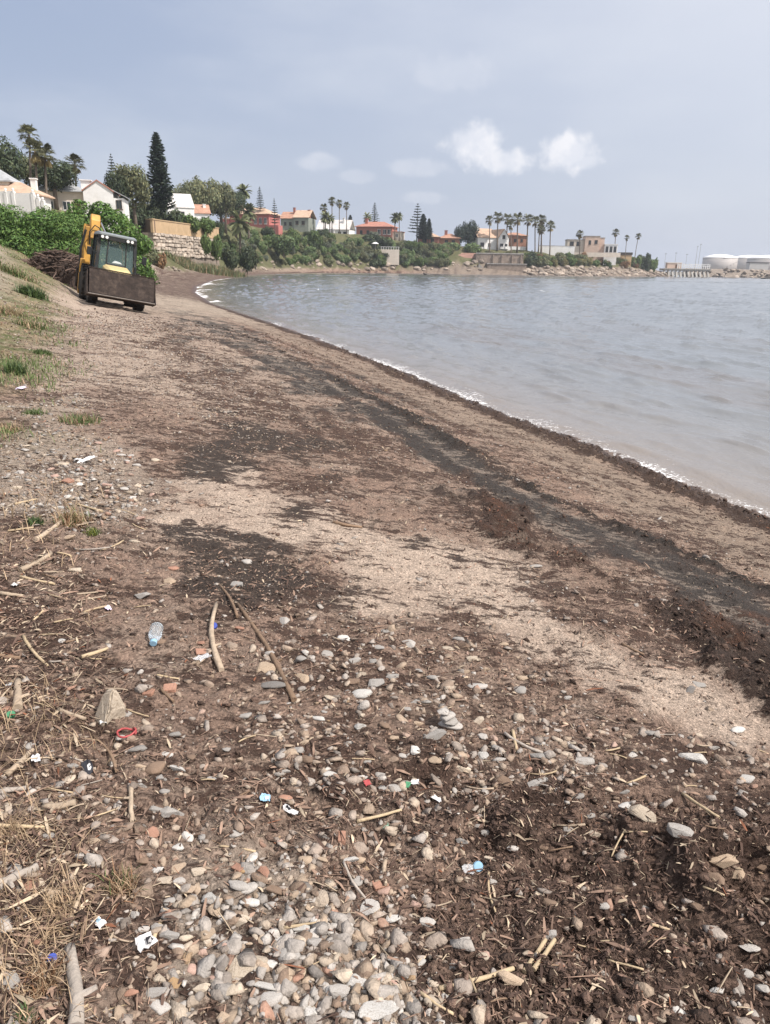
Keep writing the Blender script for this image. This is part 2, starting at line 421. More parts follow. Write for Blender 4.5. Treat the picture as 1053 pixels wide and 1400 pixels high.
class MB:
    """gathers simple shapes into one mesh"""
    def __init__(s): s.v = []; s.f = []
    def add(s, vs, fs):
        b = len(s.v); s.v += [tuple(v) for v in vs]; s.f += [tuple(i + b for i in f) for f in fs]; return s
    def box(s, x0, x1, y0, y1, z0, z1):
        return s.add([(x0, y0, z0), (x1, y0, z0), (x1, y1, z0), (x0, y1, z0), (x0, y0, z1), (x1, y0, z1), (x1, y1, z1), (x0, y1, z1)],
                     [(0, 3, 2, 1), (4, 5, 6, 7), (0, 1, 5, 4), (1, 2, 6, 5), (2, 3, 7, 6), (3, 0, 4, 7)])
    def hexa(s, p): return s.add(p, [(0, 3, 2, 1), (4, 5, 6, 7), (0, 1, 5, 4), (1, 2, 6, 5), (2, 3, 7, 6), (3, 0, 4, 7)])
    def prism_x(s, prof, x0, x1):
        n = len(prof)
        return s.add([(x0, y, z) for y, z in prof] + [(x1, y, z) for y, z in prof],
                     [tuple(range(n))[::-1], tuple(range(n, 2 * n))] + [(i, (i + 1) % n, n + (i + 1) % n, n + i) for i in range(n)])
    def tube(s, pts, rads, n=8, cap=True):
        pts = [Vector(p) for p in pts]; b = len(s.v)
        up = Vector((.31, .2, .93))
        for i, p in enumerate(pts):
            d = (pts[min(i + 1, len(pts) - 1)] - pts[max(i - 1, 0)]).normalized()
            u = d.cross(up)
            if u.length < .05: u = d.cross(Vector((1, 0, 0)))
            u.normalize(); w = d.cross(u)
            r = rads[i] if hasattr(rads, '__len__') else rads
            for k in range(n):
                a = 2 * math.pi * k / n
                s.v.append(tuple(p + u * (r * math.cos(a)) + w * (r * math.sin(a))))
        for i in range(len(pts) - 1):
            for k in range(n):
                s.f.append((b + i * n + k, b + i * n + (k + 1) % n, b + (i + 1) * n + (k + 1) % n, b + (i + 1) * n + k))
        if cap:
            s.f.append(tuple(b + k for k in range(n))[::-1]); e = b + (len(pts) - 1) * n
            s.f.append(tuple(e + k for k in range(n)))
        return s
    def lathe_x(s, prof, cx, cy, cz, n=28):
        """profile (x, r) spun about the x axis"""
        b = len(s.v)
        for x, r in prof:
            for k in range(n):
                a = 2 * math.pi * k / n; s.v.append((cx + x, cy + r * math.cos(a), cz + r * math.sin(a)))
        for i in range(len(prof) - 1):
            for k in range(n): s.f.append((b + i * n + k, b + i * n + (k + 1) % n, b + (i + 1) * n + (k + 1) % n, b + (i + 1) * n + k))
        s.f.append(tuple(b + k for k in range(n))); e = b + (len(prof) - 1) * n; s.f.append(tuple(e + k for k in range(n))[::-1])
        return s
    def lathe_z(s, prof, cx=0, cy=0, n=24, cap=True):
        b = len(s.v)
        for r, z in prof:
            for k in range(n):
                a = 2 * math.pi * k / n; s.v.append((cx + r * math.cos(a), cy + r * math.sin(a), z))
        for i in range(len(prof) - 1):
            for k in range(n): s.f.append((b + i * n + k, b + i * n + (k + 1) % n, b + (i + 1) * n + (k + 1) % n, b + (i + 1) * n + k))
        if cap:
            s.f.append(tuple(b + k for k in range(n))[::-1]); e = b + (len(prof) - 1) * n; s.f.append(tuple(e + k for k in range(n)))
        return s
    def mesh(s, name, bevel=0, smooth=False):
        me = bpy.data.meshes.new(name); me.from_pydata(s.v, [], s.f)
        bm = bmesh.new(); bm.from_mesh(me)
        bmesh.ops.recalc_face_normals(bm, faces=bm.faces)
        if bevel: bmesh.ops.bevel(bm, geom=bm.edges[:], offset=bevel, segments=1, affect='EDGES', clamp_overlap=True)
        if smooth:
            for f in bm.faces: f.smooth = len(f.verts) <= 4
        bm.to_mesh(me); bm.free()
        return me
    def build(s, name, mat, parent=None, bevel=0, smooth=False, loc=None):
        return obj(name, s.mesh(name, bevel, smooth), mat, parent, loc)
def copy_tree(o, parent=None):
    c = o.copy(); COL.objects.link(c); c.parent = parent
    for ch in list(o.children): copy_tree(ch, c)
    return c

# ------------------------------------------------------------------ materials
MATS = {}
def mat(name, col=(.5, .5, .5), rough=.8, var=.25, scale=8.0, bump=0.0, bscale=None, metal=0.0, attr=None, rand=0.0, dirt=None, spec=.3, detail=5, aniso=None):
    """plain surface: base colour (or Col attribute) broken up by noise, optional bump, optional per-object variation and a second dirt colour"""
    if name in MATS: return MATS[name]
    m = bpy.data.materials.new(name); m.use_nodes = True; MATS[name] = m
    nt = m.node_tree; N, L = nt.nodes.new, nt.links.new
    b = nt.nodes['Principled BSDF']
    b.inputs['Roughness'].default_value = rough; b.inputs['Metallic'].default_value = metal
    b.inputs['Specular IOR Level'].default_value = spec
    tc = N('ShaderNodeTexCoord'); vec = tc.outputs['Object']
    if aniso:
        mp = N('ShaderNodeMapping'); mp.inputs['Scale'].default_value = aniso; L(vec, mp.inputs[0]); vec = mp.outputs[0]
    nz = N('ShaderNodeTexNoise'); L(vec, nz.inputs['Vector']); nz.inputs['Scale'].default_value = scale; nz.inputs['Detail'].default_value = detail
    nz.inputs['Roughness'].default_value = .62
    mr = N('ShaderNodeMapRange'); L(nz.outputs[0], mr.inputs[0]); mr.inputs[1].default_value = .28; mr.inputs[2].default_value = .72
    mr.inputs[3].default_value = 1 - var; mr.inputs[4].default_value = 1 + var
    if attr:
        at = N('ShaderNodeAttribute'); at.attribute_name = attr; src = at.outputs['Color']
    else:
        rgb = N('ShaderNodeRGB'); rgb.outputs[0].default_value = (*col, 1); src = rgb.outputs[0]
    if dirt:
        n3 = N('ShaderNodeTexNoise'); L(tc.outputs['Object'], n3.inputs['Vector']); n3.inputs['Scale'].default_value = scale * .45; n3.inputs['Detail'].default_value = 7
        n3.inputs['Roughness'].default_value = .7
        m3 = N('ShaderNodeMapRange'); L(n3.outputs[0], m3.inputs[0]); m3.inputs[1].default_value = .48; m3.inputs[2].default_value = .64; m3.inputs[4].default_value = dirt[3]
        mx = N('ShaderNodeMix'); mx.data_type = 'RGBA'; L(m3.outputs[0], mx.inputs['Factor']); L(src, mx.inputs[6]); mx.inputs[7].default_value = (*dirt[:3], 1)
        src = mx.outputs[2]
    f = mr.outputs[0]
    if rand:
        oi = N('ShaderNodeObjectInfo'); m2 = N('ShaderNodeMapRange'); L(oi.outputs['Random'], m2.inputs[0]); m2.inputs[3].default_value = 1 - rand; m2.inputs[4].default_value = 1 + rand
        mu = N('ShaderNodeMath'); mu.operation = 'MULTIPLY'; L(f, mu.inputs[0]); L(m2.outputs[0], mu.inputs[1]); f = mu.outputs[0]
    sc = N('ShaderNodeVectorMath'); sc.operation = 'SCALE'; L(src, sc.inputs[0]); L(f, sc.inputs['Scale'])
    L(sc.outputs[0], b.inputs['Base Color'])
    if bump:
        n4 = N('ShaderNodeTexNoise'); L(vec, n4.inputs['Vector']); n4.inputs['Scale'].default_value = bscale or scale * 2; n4.inputs['Detail'].default_value = 6
        bp = N('ShaderNodeBump'); bp.inputs['Strength'].default_value = bump; bp.inputs['Distance'].default_value = .02
        L(n4.outputs[0], bp.inputs['Height']); L(bp.outputs[0], b.inputs['Normal'])
    return m
def leaf_mat(name, rand=.18):
    if name in MATS: return MATS[name]
    m = mat(name, attr='Col', rough=.6, var=.2, scale=3, rand=rand, spec=.25)
    nt = m.node_tree; b = nt.nodes['Principled BSDF']; N, L = nt.nodes.new, nt.links.new
    src = b.inputs['Base Color'].links[0].from_socket
    tr = N('ShaderNodeBsdfTranslucent'); mx = N('ShaderNodeMixShader'); mx.inputs[0].default_value = .25
    L(src, tr.inputs[0]); L(b.outputs[0], mx.inputs[1]); L(tr.outputs[0], mx.inputs[2])
    L(mx.outputs[0], nt.nodes['Material Output'].inputs[0])
    return m
def glass_mat(name, tint, rough=.05, trans=0.0, alpha=1.0):
    if name in MATS: return MATS[name]
    m = mat(name, tint, rough=rough, var=.12, scale=2.0, spec=.6)
    b = m.node_tree.nodes['Principled BSDF']; b.inputs['Transmission Weight'].default_value = trans
    b.inputs['Alpha'].default_value = alpha; b.inputs['IOR'].default_value = 1.3
    return m

# ------------------------------------------------------------------ ground
def ground_mat():
    m = bpy.data.materials.new('beach_ground'); m.use_nodes = True
    nt = m.node_tree; N, L = nt.nodes.new, nt.links.new
    b = nt.nodes['Principled BSDF']
    at = N('ShaderNodeAttribute'); at.attribute_name = 'Col'
    wt = N('ShaderNodeAttribute'); wt.attribute_name = 'wet'
    tc = N('ShaderNodeTexCoord')
    def noise(scale, det=6, rg=.65, vec=None):
        n = N('ShaderNodeTexNoise'); L(vec or tc.outputs['Object'], n.inputs['Vector']); n.inputs['Scale'].default_value = scale
        n.inputs['Detail'].default_value = det; n.inputs['Roughness'].default_value = rg; return n.outputs[0]
    def rng(v, a, b_, c, d):
        n = N('ShaderNodeMapRange'); L(v, n.inputs[0])
        for i, k in enumerate((a, b_, c, d)): n.inputs[i + 1].default_value = k
        return n.outputs[0]
    def mul(a, b_):
        n = N('ShaderNodeMath'); n.operation = 'MULTIPLY'; L(a, n.inputs[0]); L(b_, n.inputs[1]); return n.outputs[0]
    mp = N('ShaderNodeMapping'); mp.inputs['Rotation'].default_value = (0, 0, .35); mp.inputs['Scale'].default_value = (1, .35, 1); L(tc.outputs['Object'], mp.inputs[0])
    fine = noise(95); mid = noise(24)
    f = mul(rng(fine, .3, .7, .55, 1.42), rng(mid, .3, .7, .70, 1.28))
    vo = N('ShaderNodeTexVoronoi'); L(tc.outputs['Object'], vo.inputs['Vector']); vo.inputs['Scale'].default_value = 75
    f = mul(f, rng(vo.outputs['Distance'], 0, .6, 1.22, .74))
    # ragged cover of weed: broad, medium and small scraps stretched along the beach
    mp2 = N('ShaderNodeMapping'); mp2.inputs['Rotation'].default_value = (0, 0, -1.15); mp2.inputs['Scale'].default_value = (.42, 1, 1); L(tc.outputs['Object'], mp2.inputs[0])
    def madd(a_, k_, b_):
        n = N('ShaderNodeMath'); n.operation = 'MULTIPLY_ADD'; L(a_, n.inputs[0]); n.inputs[1].default_value = k_
        if isinstance(b_, float): n.inputs[2].default_value = b_
        else: L(b_, n.inputs[2])
        return n.outputs[0]
    cv = N('ShaderNodeAttribute'); cv.attribute_name = 'cover'
    v = madd(cv.outputs['Fac'], .50, -.89)
    v = madd(noise(3.0, 8, .74, mp2.outputs[0]), 1.05, v)
    v = madd(noise(19, 6, .74, mp2.outputs[0]), 1.25, v)
    fac = rng(v, .46, .56, 0, 1)
    cb = N('ShaderNodeAttribute'); cb.attribute_name = 'ColB'
    mx = N('ShaderNodeMix'); mx.data_type = 'RGBA'; L(fac, mx.inputs['Factor']); L(at.outputs['Color'], mx.inputs[6]); L(cb.outputs['Color'], mx.inputs[7])
    sc = N('ShaderNodeVectorMath'); sc.operation = 'SCALE'; L(mx.outputs[2], sc.inputs[0]); L(f, sc.inputs['Scale'])
    L(sc.outputs[0], b.inputs['Base Color'])
    L(rng(wt.outputs['Fac'], 0, 1, .95, .38), b.inputs['Roughness'])
    b.inputs['Specular IOR Level'].default_value = .25
    h = N('ShaderNodeMath'); h.operation = 'ADD'; L(fine, h.inputs[0]); L(madd(fac, .35, mul(mid, mid)), h.inputs[1])
    bp = N('ShaderNodeBump'); bp.inputs['Strength'].default_value = 1.0; bp.inputs['Distance'].default_value = .022
    L(h.outputs[0], bp.inputs['Height']); L(bp.outputs[0], b.inputs['Normal'])
    return m
def grid_faces(nr, nc):
    i = np.arange(nr * nc).reshape(nr, nc)
    return np.stack([i[:-1, :-1], i[:-1, 1:], i[1:, 1:], i[1:, :-1]], -1).reshape(-1, 4)
def build_ground():
    rows = [np.linspace(-60, -4, 12)[:-1], np.linspace(-4, .7, 24)[:-1]]
    y = [.7]
    while y[-1] < 800: y.append(y[-1] + max(.011, y[-1] * .0092))
    ys = np.concatenate(rows + [np.array(y), [900, 1050]])
    nc = 470
    c = np.linspace(-1, 1, nc)
    edge = np.array([.5, 1.5, 4, 10, 25, 60.0])
    cc = np.concatenate([np.full(6, -1.0), c, np.full(6, 1.0)]); off = np.concatenate([-edge[::-1], np.zeros(nc), edge])
    hw = np.where(ys > .7, 1.6 + ys * .72, 3.0)
    X = cc[None, :] * hw[:, None] + off[None, :]; Y = np.repeat(ys[:, None], len(cc), 1)
    x, yy = X.ravel(), Y.ravel()
    z, col, wet, dcol, cover = relief(x, yy, True)
    me = np_mesh('ground', np.stack([x, yy, z], 1), [grid_faces(len(ys), len(cc))], col, True, {'wet': wet, 'cover': cover})
    ca = me.color_attributes.new('ColB', 'FLOAT_COLOR', 'POINT'); c4 = np.ones((len(x), 4), np.float32); c4[:, :3] = dcol; ca.data.foreach_set('color', c4.ravel())
    o = obj('ground', me, ground_mat()); tag(o, 'stony sand beach covered in brown seaweed litter, with land behind', kind='structure')
build_ground()

# ------------------------------------------------------------------ sea
def water_mat():
    m = bpy.data.materials.new('sea_water'); m.use_nodes = True
    nt = m.node_tree; N, L = nt.nodes.new, nt.links.new
    b = nt.nodes['Principled BSDF']
    tc = N('ShaderNodeTexCoord')
    at = N('ShaderNodeAttribute'); at.attribute_name = 'Col'
    fo = N('ShaderNodeAttribute'); fo.attribute_name = 'foam'
    mp = N('ShaderNodeMapping'); mp.inputs['Rotation'].default_value = (0, 0, -.35); mp.inputs['Scale'].default_value = (1, .55, 1); L(tc.outputs['Object'], mp.inputs[0])
    n1 = N('ShaderNodeTexNoise'); L(mp.outputs[0], n1.inputs['Vector']); n1.inputs['Scale'].default_value = 3.2; n1.inputs['Detail'].default_value = 8; n1.inputs['Roughness'].default_value = .6
    bp = N('ShaderNodeBump'); bp.inputs['Strength'].default_value = .32; bp.inputs['Distance'].default_value = .12
    L(n1.outputs[0], bp.inputs['Height'])
    n2 = N('ShaderNodeTexNoise'); L(tc.outputs['Object'], n2.inputs['Vector']); n2.inputs['Scale'].default_value = 9; n2.inputs['Detail'].default_value = 8; n2.inputs['Roughness'].default_value = .72
    vo = N('ShaderNodeTexVoronoi'); L(tc.outputs['Object'], vo.inputs['Vector']); vo.inputs['Scale'].default_value = 14; vo.feature = 'DISTANCE_TO_EDGE'
    # lace: foam where attribute beats noise
    ad = N('ShaderNodeMath'); ad.operation = 'ADD'; L(fo.outputs['Fac'], ad.inputs[0]); L(n2.outputs[0], ad.inputs[1])
    su = N('ShaderNodeMath'); su.operation = 'SUBTRACT'; L(ad.outputs[0], su.inputs[0])
    vs = N('ShaderNodeMath'); vs.operation = 'MULTIPLY'; L(vo.outputs[0], vs.inputs[0]); vs.inputs[1].default_value = 1.1; L(vs.outputs[0], su.inputs[1])
    mr = N('ShaderNodeMapRange'); mr.interpolation_type = 'SMOOTHSTEP'; L(su.outputs[0], mr.inputs[0]); mr.inputs[1].default_value = .92; mr.inputs[2].default_value = 1.08
    mx = N('ShaderNodeMix'); mx.data_type = 'RGBA'; L(mr.outputs[0], mx.inputs['Factor']); L(at.outputs['Color'], mx.inputs[6]); mx.inputs[7].default_value = (.72, .72, .72, 1)
    L(mx.outputs[2], b.inputs['Base Color'])
    rr = N('ShaderNodeMapRange'); L(mr.outputs[0], rr.inputs[0]); rr.inputs[3].default_value = .10; rr.inputs[4].default_value = .8
    L(rr.outputs[0], b.inputs['Roughness']); b.inputs['IOR'].default_value = 1.42
    L(bp.outputs[0], b.inputs['Normal'])
    return m
def build_sea():
    y = [-60, -45, -30, -20, -12, -6, -2]
    while y[-1] < 1400: y.append(y[-1] + max(.07, y[-1] * .0085))
    ys = np.array(y)
    near = SHORE[SHORE[:, 1] < 206]
    x0 = np.interp(ys, near[:, 1], near[:, 0]) - 1.2
    x0 = np.where(ys > 200, -60, x0)
    x1 = np.maximum(30, ys * .95)
    nc = 270
    u = np.linspace(0, 1, nc) ** 1.35
    X = x0[:, None] + (x1 - x0)[:, None] * u[None, :]; Y = np.repeat(ys[:, None], nc, 1)
    x, yy = X.ravel(), Y.ravel()
    s, t = shore(x, yy)
    d = -s
    # small wind waves running in towards the beach; crests roughly along it
    ax = x * .94 + yy * .34; al = -x * .34 + yy * .94
    far = np.clip(yy / 60, 0, 1)
    h = .12 * fbm(ax * .55, al * .14, 3, 71) + .075 * fbm(ax * 1.5, al * .36, 3, 72) + .034 * fbm(ax * 4.2, al * 1.7, 2, 73)
    h = h + .05 * far * fbm(ax * .25, al * .10, 2, 74)
    dash = np.maximum(0, fbm(ax * 3.4, al * .8, 2, 84) - .18) + .8 * np.maximum(0, fbm(ax * 1.5, al * .3, 2, 85) - .22)
    h = h * .55 + .085 * dash * (1 + 1.2 * far)
    swell = np.maximum(0, fbm(ax * .32, al * .055, 2, 75)) ** 2
    h += .16 * swell
    h *= sstep(d, .0, 3.0) * .85 + .15
    edge = np.exp(-((d - .55 - .25 * fbm(al * .6, ax * .2, 2, 76)) / .22) ** 2)
    h += .055 * edge * (.6 + .6 * fbm(al * 1.3, ax, 2, 77))
    z = h
    foam = .61 * np.exp(-(np.maximum(d - .02, 0) / .40) ** 2) * (.78 + .5 * fbm(al * .35, ax * .3, 3, 78)) + .25 * edge * (fbm(al * .5, ax * .5, 2, 79) > 0)
    foam += .58 * sstep(t, 38, 60) * sstep(t, 190, 120) * sstep(fbm(x * .5, yy * .2, 3, 80), .0, .4) * np.exp(-(d / 6.5) ** 2)
    foam += .62 * sstep(fbm(x * .9, yy * .22, 3, 81), .60, .70) * sstep(yy, 45, 80) * sstep(yy, 330, 260)
    deep = C_(.150, .163, .172); shal = C_(.21, .175, .145)
    k = np.exp(-np.maximum(d, 0) / 2.6)[:, None]
    col = deep * (1 - k) + shal * k
    wd = (sstep(fbm(ax * .22, al * .07, 4, 83, .6), .12, .45) * np.exp(-(np.maximum(d, 0) / 16) ** 2) * .4)[:, None]
    col = col * (1 - wd) + C_(.125, .088, .062) * wd
    me = np_mesh('sea', np.stack([x, yy, z], 1), [grid_faces(len(ys), nc)], col, True, {'foam': foam})
    o = obj('sea', me, water_mat()); tag(o, 'grey blue sea rippled by wind with a thin line of foam', kind='structure')
build_sea()

# ================================================================== vegetation
def tinted_leaf(name, tint, rand=.2):
    if name in MATS: return MATS[name]
    m = leaf_mat(name, rand)
    nt = m.node_tree; N, L = nt.nodes.new, nt.links.new
    at = [n for n in nt.nodes if n.type == 'ATTRIBUTE'][0]
    mu = N('ShaderNodeMix'); mu.data_type = 'RGBA'; mu.blend_type = 'MULTIPLY'; mu.inputs['Factor'].default_value = 1
    tgt = [l.to_socket for l in at.outputs['Color'].links]
    L(at.outputs['Color'], mu.inputs[6]); mu.inputs[7].default_value = (*tint, 1)
    for t in tgt: L(mu.outputs[2], t)
    return m
LEAF = {
 'dark': tinted_leaf('foliage_dark', (0.065, 0.086, 0.044)), 'mid': tinted_leaf('foliage_green', (0.111, 0.163, 0.052)),
 'ivy': tinted_leaf('foliage_ivy', (0.114, 0.195, 0.052)), 'olive': tinted_leaf('foliage_olive', (0.156, 0.166, 0.086)),
 'pine': tinted_leaf('foliage_conifer', (0.052, 0.073, 0.052)), 'palm': tinted_leaf('foliage_palm', (0.111, 0.111, 0.060)),
 'yellow': tinted_leaf('foliage_yellowish', (0.195, 0.176, 0.072)), 'reed': tinted_leaf('foliage_reed', (0.137, 0.189, 0.078)),
 'rust': tinted_leaf('foliage_rusty', (0.221, 0.137, 0.072)), 'grey': tinted_leaf('foliage_grey_green', (0.156, 0.176, 0.124)),
}
BARK = mat('bark', (.145, .115, .09), .9, .35, 6, .5, 20)
PALMBARK = mat('palm_bark', (.15, .12, .095), .9, .35, 5, .5, 16)
def unit_vecs(n, rng):
    v = rng.normal(size=(n, 3)); return v / np.linalg.norm(v, axis=1, keepdims=True)
def leaf_quads(P, Nrm, size, rng, elong=1.5, colr=(.55, 1.45)):
    n = len(P)
    up = unit_vecs(n, rng)
    U = np.cross(Nrm, up); U /= np.linalg.norm(U, axis=1, keepdims=True) + 1e-9
    Vv = np.cross(Nrm, U)
    sz = (size * rng.uniform(.6, 1.4, n))[:, None] if np.ndim(size) == 0 else (size * rng.uniform(.7, 1.3, n))[:, None]
    a = P + U * sz * elong * .5; b = P + Vv * sz * .4 + Nrm * sz * .12; c = P - U * sz * elong * .5; d = P - Vv * sz * .4 + Nrm * sz * .12
    V = np.stack([a, b, c, d], 1).reshape(-1, 3)
    F = np.arange(n * 4).reshape(n, 4)
    g = rng.uniform(*colr, n); wrm = rng.uniform(-.12, .12, n)
    C = np.stack([g * (1 + wrm), g, g * (1 - wrm)], 1)
    return V, F, np.repeat(C, 4, 0)
def leaf_cloud(name, lobes, n, size, seed, flat=.6, colr=(.5, 1.5), shell=(.72, 1.06), elong=1.5):
    rng = np.random.default_rng(seed)
    L = np.array(lobes, float)
    area = (L[:, 3] * L[:, 4] + L[:, 4] * L[:, 5] + L[:, 3] * L[:, 5]); area /= area.sum()
    li = rng.choice(len(L), n, p=area)
    d = unit_vecs(n, rng)
    r = rng.uniform(shell[0], shell[1], n)[:, None]
    # knobbly surface
    kn = np.array([mnoise.noise(Vector(q * 2.6) + Vector((s_ * 7.0, 0, 0))) for q, s_ in zip(d[:: max(1, n // n)], li)])[:, None] if n < 9000 else (np.sin(d[:, :1] * 7 + li[:, None]) * np.sin(d[:, 1:2] * 6) * np.sin(d[:, 2:] * 7)) * .7
    P = L[li, :3] + d * L[li, 3:6] * r * (1 + .28 * kn)
    Nn = d / L[li, 3:6]; Nn /= np.linalg.norm(Nn, axis=1, keepdims=True)
    Nn = Nn * flat + unit_vecs(n, rng) * (1 - flat) + np.array([0, 0, .15]); Nn /= np.linalg.norm(Nn, axis=1, keepdims=True)
    V, F, C = leaf_quads(P, Nn, size, rng, elong, colr)
    return np_mesh(name, V, [F], C)
def bush_lobes(seed, k=7, h=1.0):
    r = random.Random(seed); out = [(0, 0, .42 * h, .62, .62, .5 * h)]
    for i in range(k):
        a = 2 * math.pi * i / k + r.uniform(-.3, .3); q = r.uniform(.35, .62)
        out.append((q * math.cos(a), q * math.sin(a), r.uniform(.28, .8) * h, r.uniform(.26, .44), r.uniform(.26, .44), r.uniform(.24, .4) * h))
    return out
BUSH = [leaf_cloud('bush_foliage', bush_lobes(s), 2300, .115, s) for s in (1, 2, 3, 4)]
TREE = [leaf_cloud('tree_foliage', bush_lobes(s, 11, 1.25), 4200, .075, s) for s in (21, 22, 23)]
STEM = MB().tube([(0, 0, -.3), (.03, .02, .25), (.1, .02, .6)], [.05, .04, .02], 6).tube([(.02, 0, .1), (-.18, .1, .55)], [.03, .012], 5).tube([(.02, 0, .15), (.1, -.2, .6)], [.03, .012], 5).mesh('stem')
def set_mat(o, m):
    if o.data.materials:
        o.material_slots[0].link = 'OBJECT'; o.material_slots[0].material = m
    else: o.data.materials.append(None); o.material_slots[0].link = 'OBJECT'; o.material_slots[0].material = m
def gz(x, y): return float(relief(np.array([x]), np.array([y]))[0])
def shrub(px, py0, py1, Y, wpx, kind, label, cat='bush', group=None, name='shrub', mesh=None, seed=0, dz=0, depth=1.0):
    """rounded bush: base pixel row py1, top row py0, width in photo pixels at depth Y"""
    b = on_depth(px, py1, Y); t = on_depth(px, py0, Y)
    k = Y / F_PX
    w = wpx * k / 2; g_ = gz(b[0], b[1]); b[2] = min(b[2], max(g_, b[2] - 1.0)); h = max(.4, t[2] - b[2])
    r = random.Random(seed + int(px * 7 + py0))
    e = empty(name, (b[0], b[1], b[2] + dz), r.uniform(0, 6.28))
    tag(e, label, cat, group)
    me = mesh or BUSH[r.randrange(4)]
    f = obj('foliage', me, None, e); set_mat(f, LEAF[kind]); f.scale = (w, w * depth, h * .86)
    s = obj('stem', STEM, BARK, e); s.scale = (w, w, h * .9)
    return e
def tree(px, py0, py1, Y, wpx, kind, label, group=None, name='broadleaf_tree', trunk=.16, seed=0):
    b = on_depth(px, py1, Y); t = on_depth(px, py0, Y); k = Y / F_PX
    h = t[2] - b[2]; w = wpx * k / 2
    r = random.Random(seed + int(px))
    gy = gz(b[0], b[1])
    e = empty(name, (b[0], b[1], gy), r.uniform(0, 6.28)); tag(e, label, 'tree', group)
    ch = h * (1 - trunk)
    f = obj('crown', TREE[r.randrange(3)], None, e, (0, 0, b[2] - gy + h * trunk * .7)); set_mat(f, LEAF[kind]); f.scale = (w, w, ch * .86)
    z1 = b[2] - gy + h * .6
    MB().tube([(0, 0, -.3), (.05 * w, 0, z1 * .5), (.1 * w, .05 * w, z1)], [w * .075 + .08, w * .06 + .05, .05]).tube([(.05 * w, 0, z1 * .5), (-.3 * w, .1 * w, z1)], [.12, .05], 6).tube([(.05 * w, 0, z1 * .55), (.35 * w, -.15 * w, z1)], [.12, .05], 6).build('trunk', BARK, e, smooth=True)
    return e

def palm_crown(seed, fronds=46, droop=1.0, seglen=.95, skirt=12):
    """fan palm head of unit radius: stalks ending in split fans, dead ones hanging below"""
    rng = random.Random(seed); V = []; F = []; C = []
    def fan(base, d, L, col, spread):
        d = Vector(d).normalized(); side = d.cross(Vector((0, 0, 1)))
        if side.length < .1: side = Vector((1, 0, 0))
        side.normalize(); up = side.cross(d)
        st = Vector(base) + d * (L * .42)
        w = .012
        b = len(V); V.extend([Vector(base) - side * w, Vector(base) + side * w, st + side * w, st - side * w]); F.append((b, b + 1, b + 2, b + 3)); C.extend([col] * 4)
        for j in range(9):
            a = (j - 4) / 4 * spread
            dd = (d * math.cos(a) + side * math.sin(a)).normalized()
            l2 = L * .58 * (1 - .22 * abs(a))
            m = st + dd * l2 * .6 + up * .02; tip = st + dd * l2 + Vector((0, 0, -.16 * L * droop * rng.uniform(.5, 1.4)))
            wv = dd.cross(up) * (.035 * L)
            b = len(V); V.extend([st, m + wv, tip, m - wv]); F.append((b, b + 1, b + 2, b + 3))
            g = rng.uniform(.75, 1.25); C.extend([(col[0] * g, col[1] * g, col[2] * g)] * 4)
    for i in range(fronds):
        az = rng.uniform(0, 6.283); el = math.asin(rng.uniform(-.45, .95))
        g = rng.uniform(.6, 1.4)
        fan((0, 0, 0), (math.cos(az) * math.cos(el), math.sin(az) * math.cos(el), math.sin(el)), rng.uniform(.75, 1.05), (g, g * 1.02, g), rng.uniform(.7, 1.1))
    for i in range(skirt):
        az = rng.uniform(0, 6.283); el = rng.uniform(-1.3, -.75)
        g = rng.uniform(1.0, 1.8)
        fan((0, 0, -.05), (math.cos(az) * math.cos(el), math.sin(az) * math.cos(el), math.sin(el)), rng.uniform(.6, .9), (g * 1.35, g * 1.05, g * .8), .5)
    me = np_mesh('palm_crown', np.array([tuple(v) for v in V]), [np.array(F)], np.array(C))
    return me
PALMS = [palm_crown(s) for s in (1, 2, 3, 4)]
def feather_crown(seed, n=60):
    """date-palm head: arching feather fronds"""
    rng = random.Random(seed); V = []; F = []; C = []
    for i in range(n):
        az = rng.uniform(0, 6.283); el = rng.uniform(-.5, 1.35); L = rng.uniform(.8, 1.1); p = Vector((0, 0, 0)); prev = p
        d = Vector((math.cos(az) * math.cos(el), math.sin(az) * math.cos(el), math.sin(el))); side = Vector((-math.sin(az), math.cos(az), 0))
        g = rng.uniform(.55, 1.4)
        for s in range(7):
            d = (d + Vector((0, 0, -.17))).normalized(); q = prev + d * L / 7
            wd = .16 * math.sin(math.pi * (s + 1.0) / 8.5)
            for sg in (-1, 1):
                b = len(V); o = side * (sg * wd) + Vector((0, 0, -.35 * wd))
                V.extend([prev, q, q + o + d * .05, prev + o + d * .03]); F.append((b, b + 1, b + 2, b + 3)); C.extend([(g, g * 1.03, g * .95)] * 4)
            prev = q
    return np_mesh('feather_crown', np.array([tuple(v) for v in V]), [np.array(F)], np.array(C))
FEATH = [feather_crown(s) for s in (5, 6)]
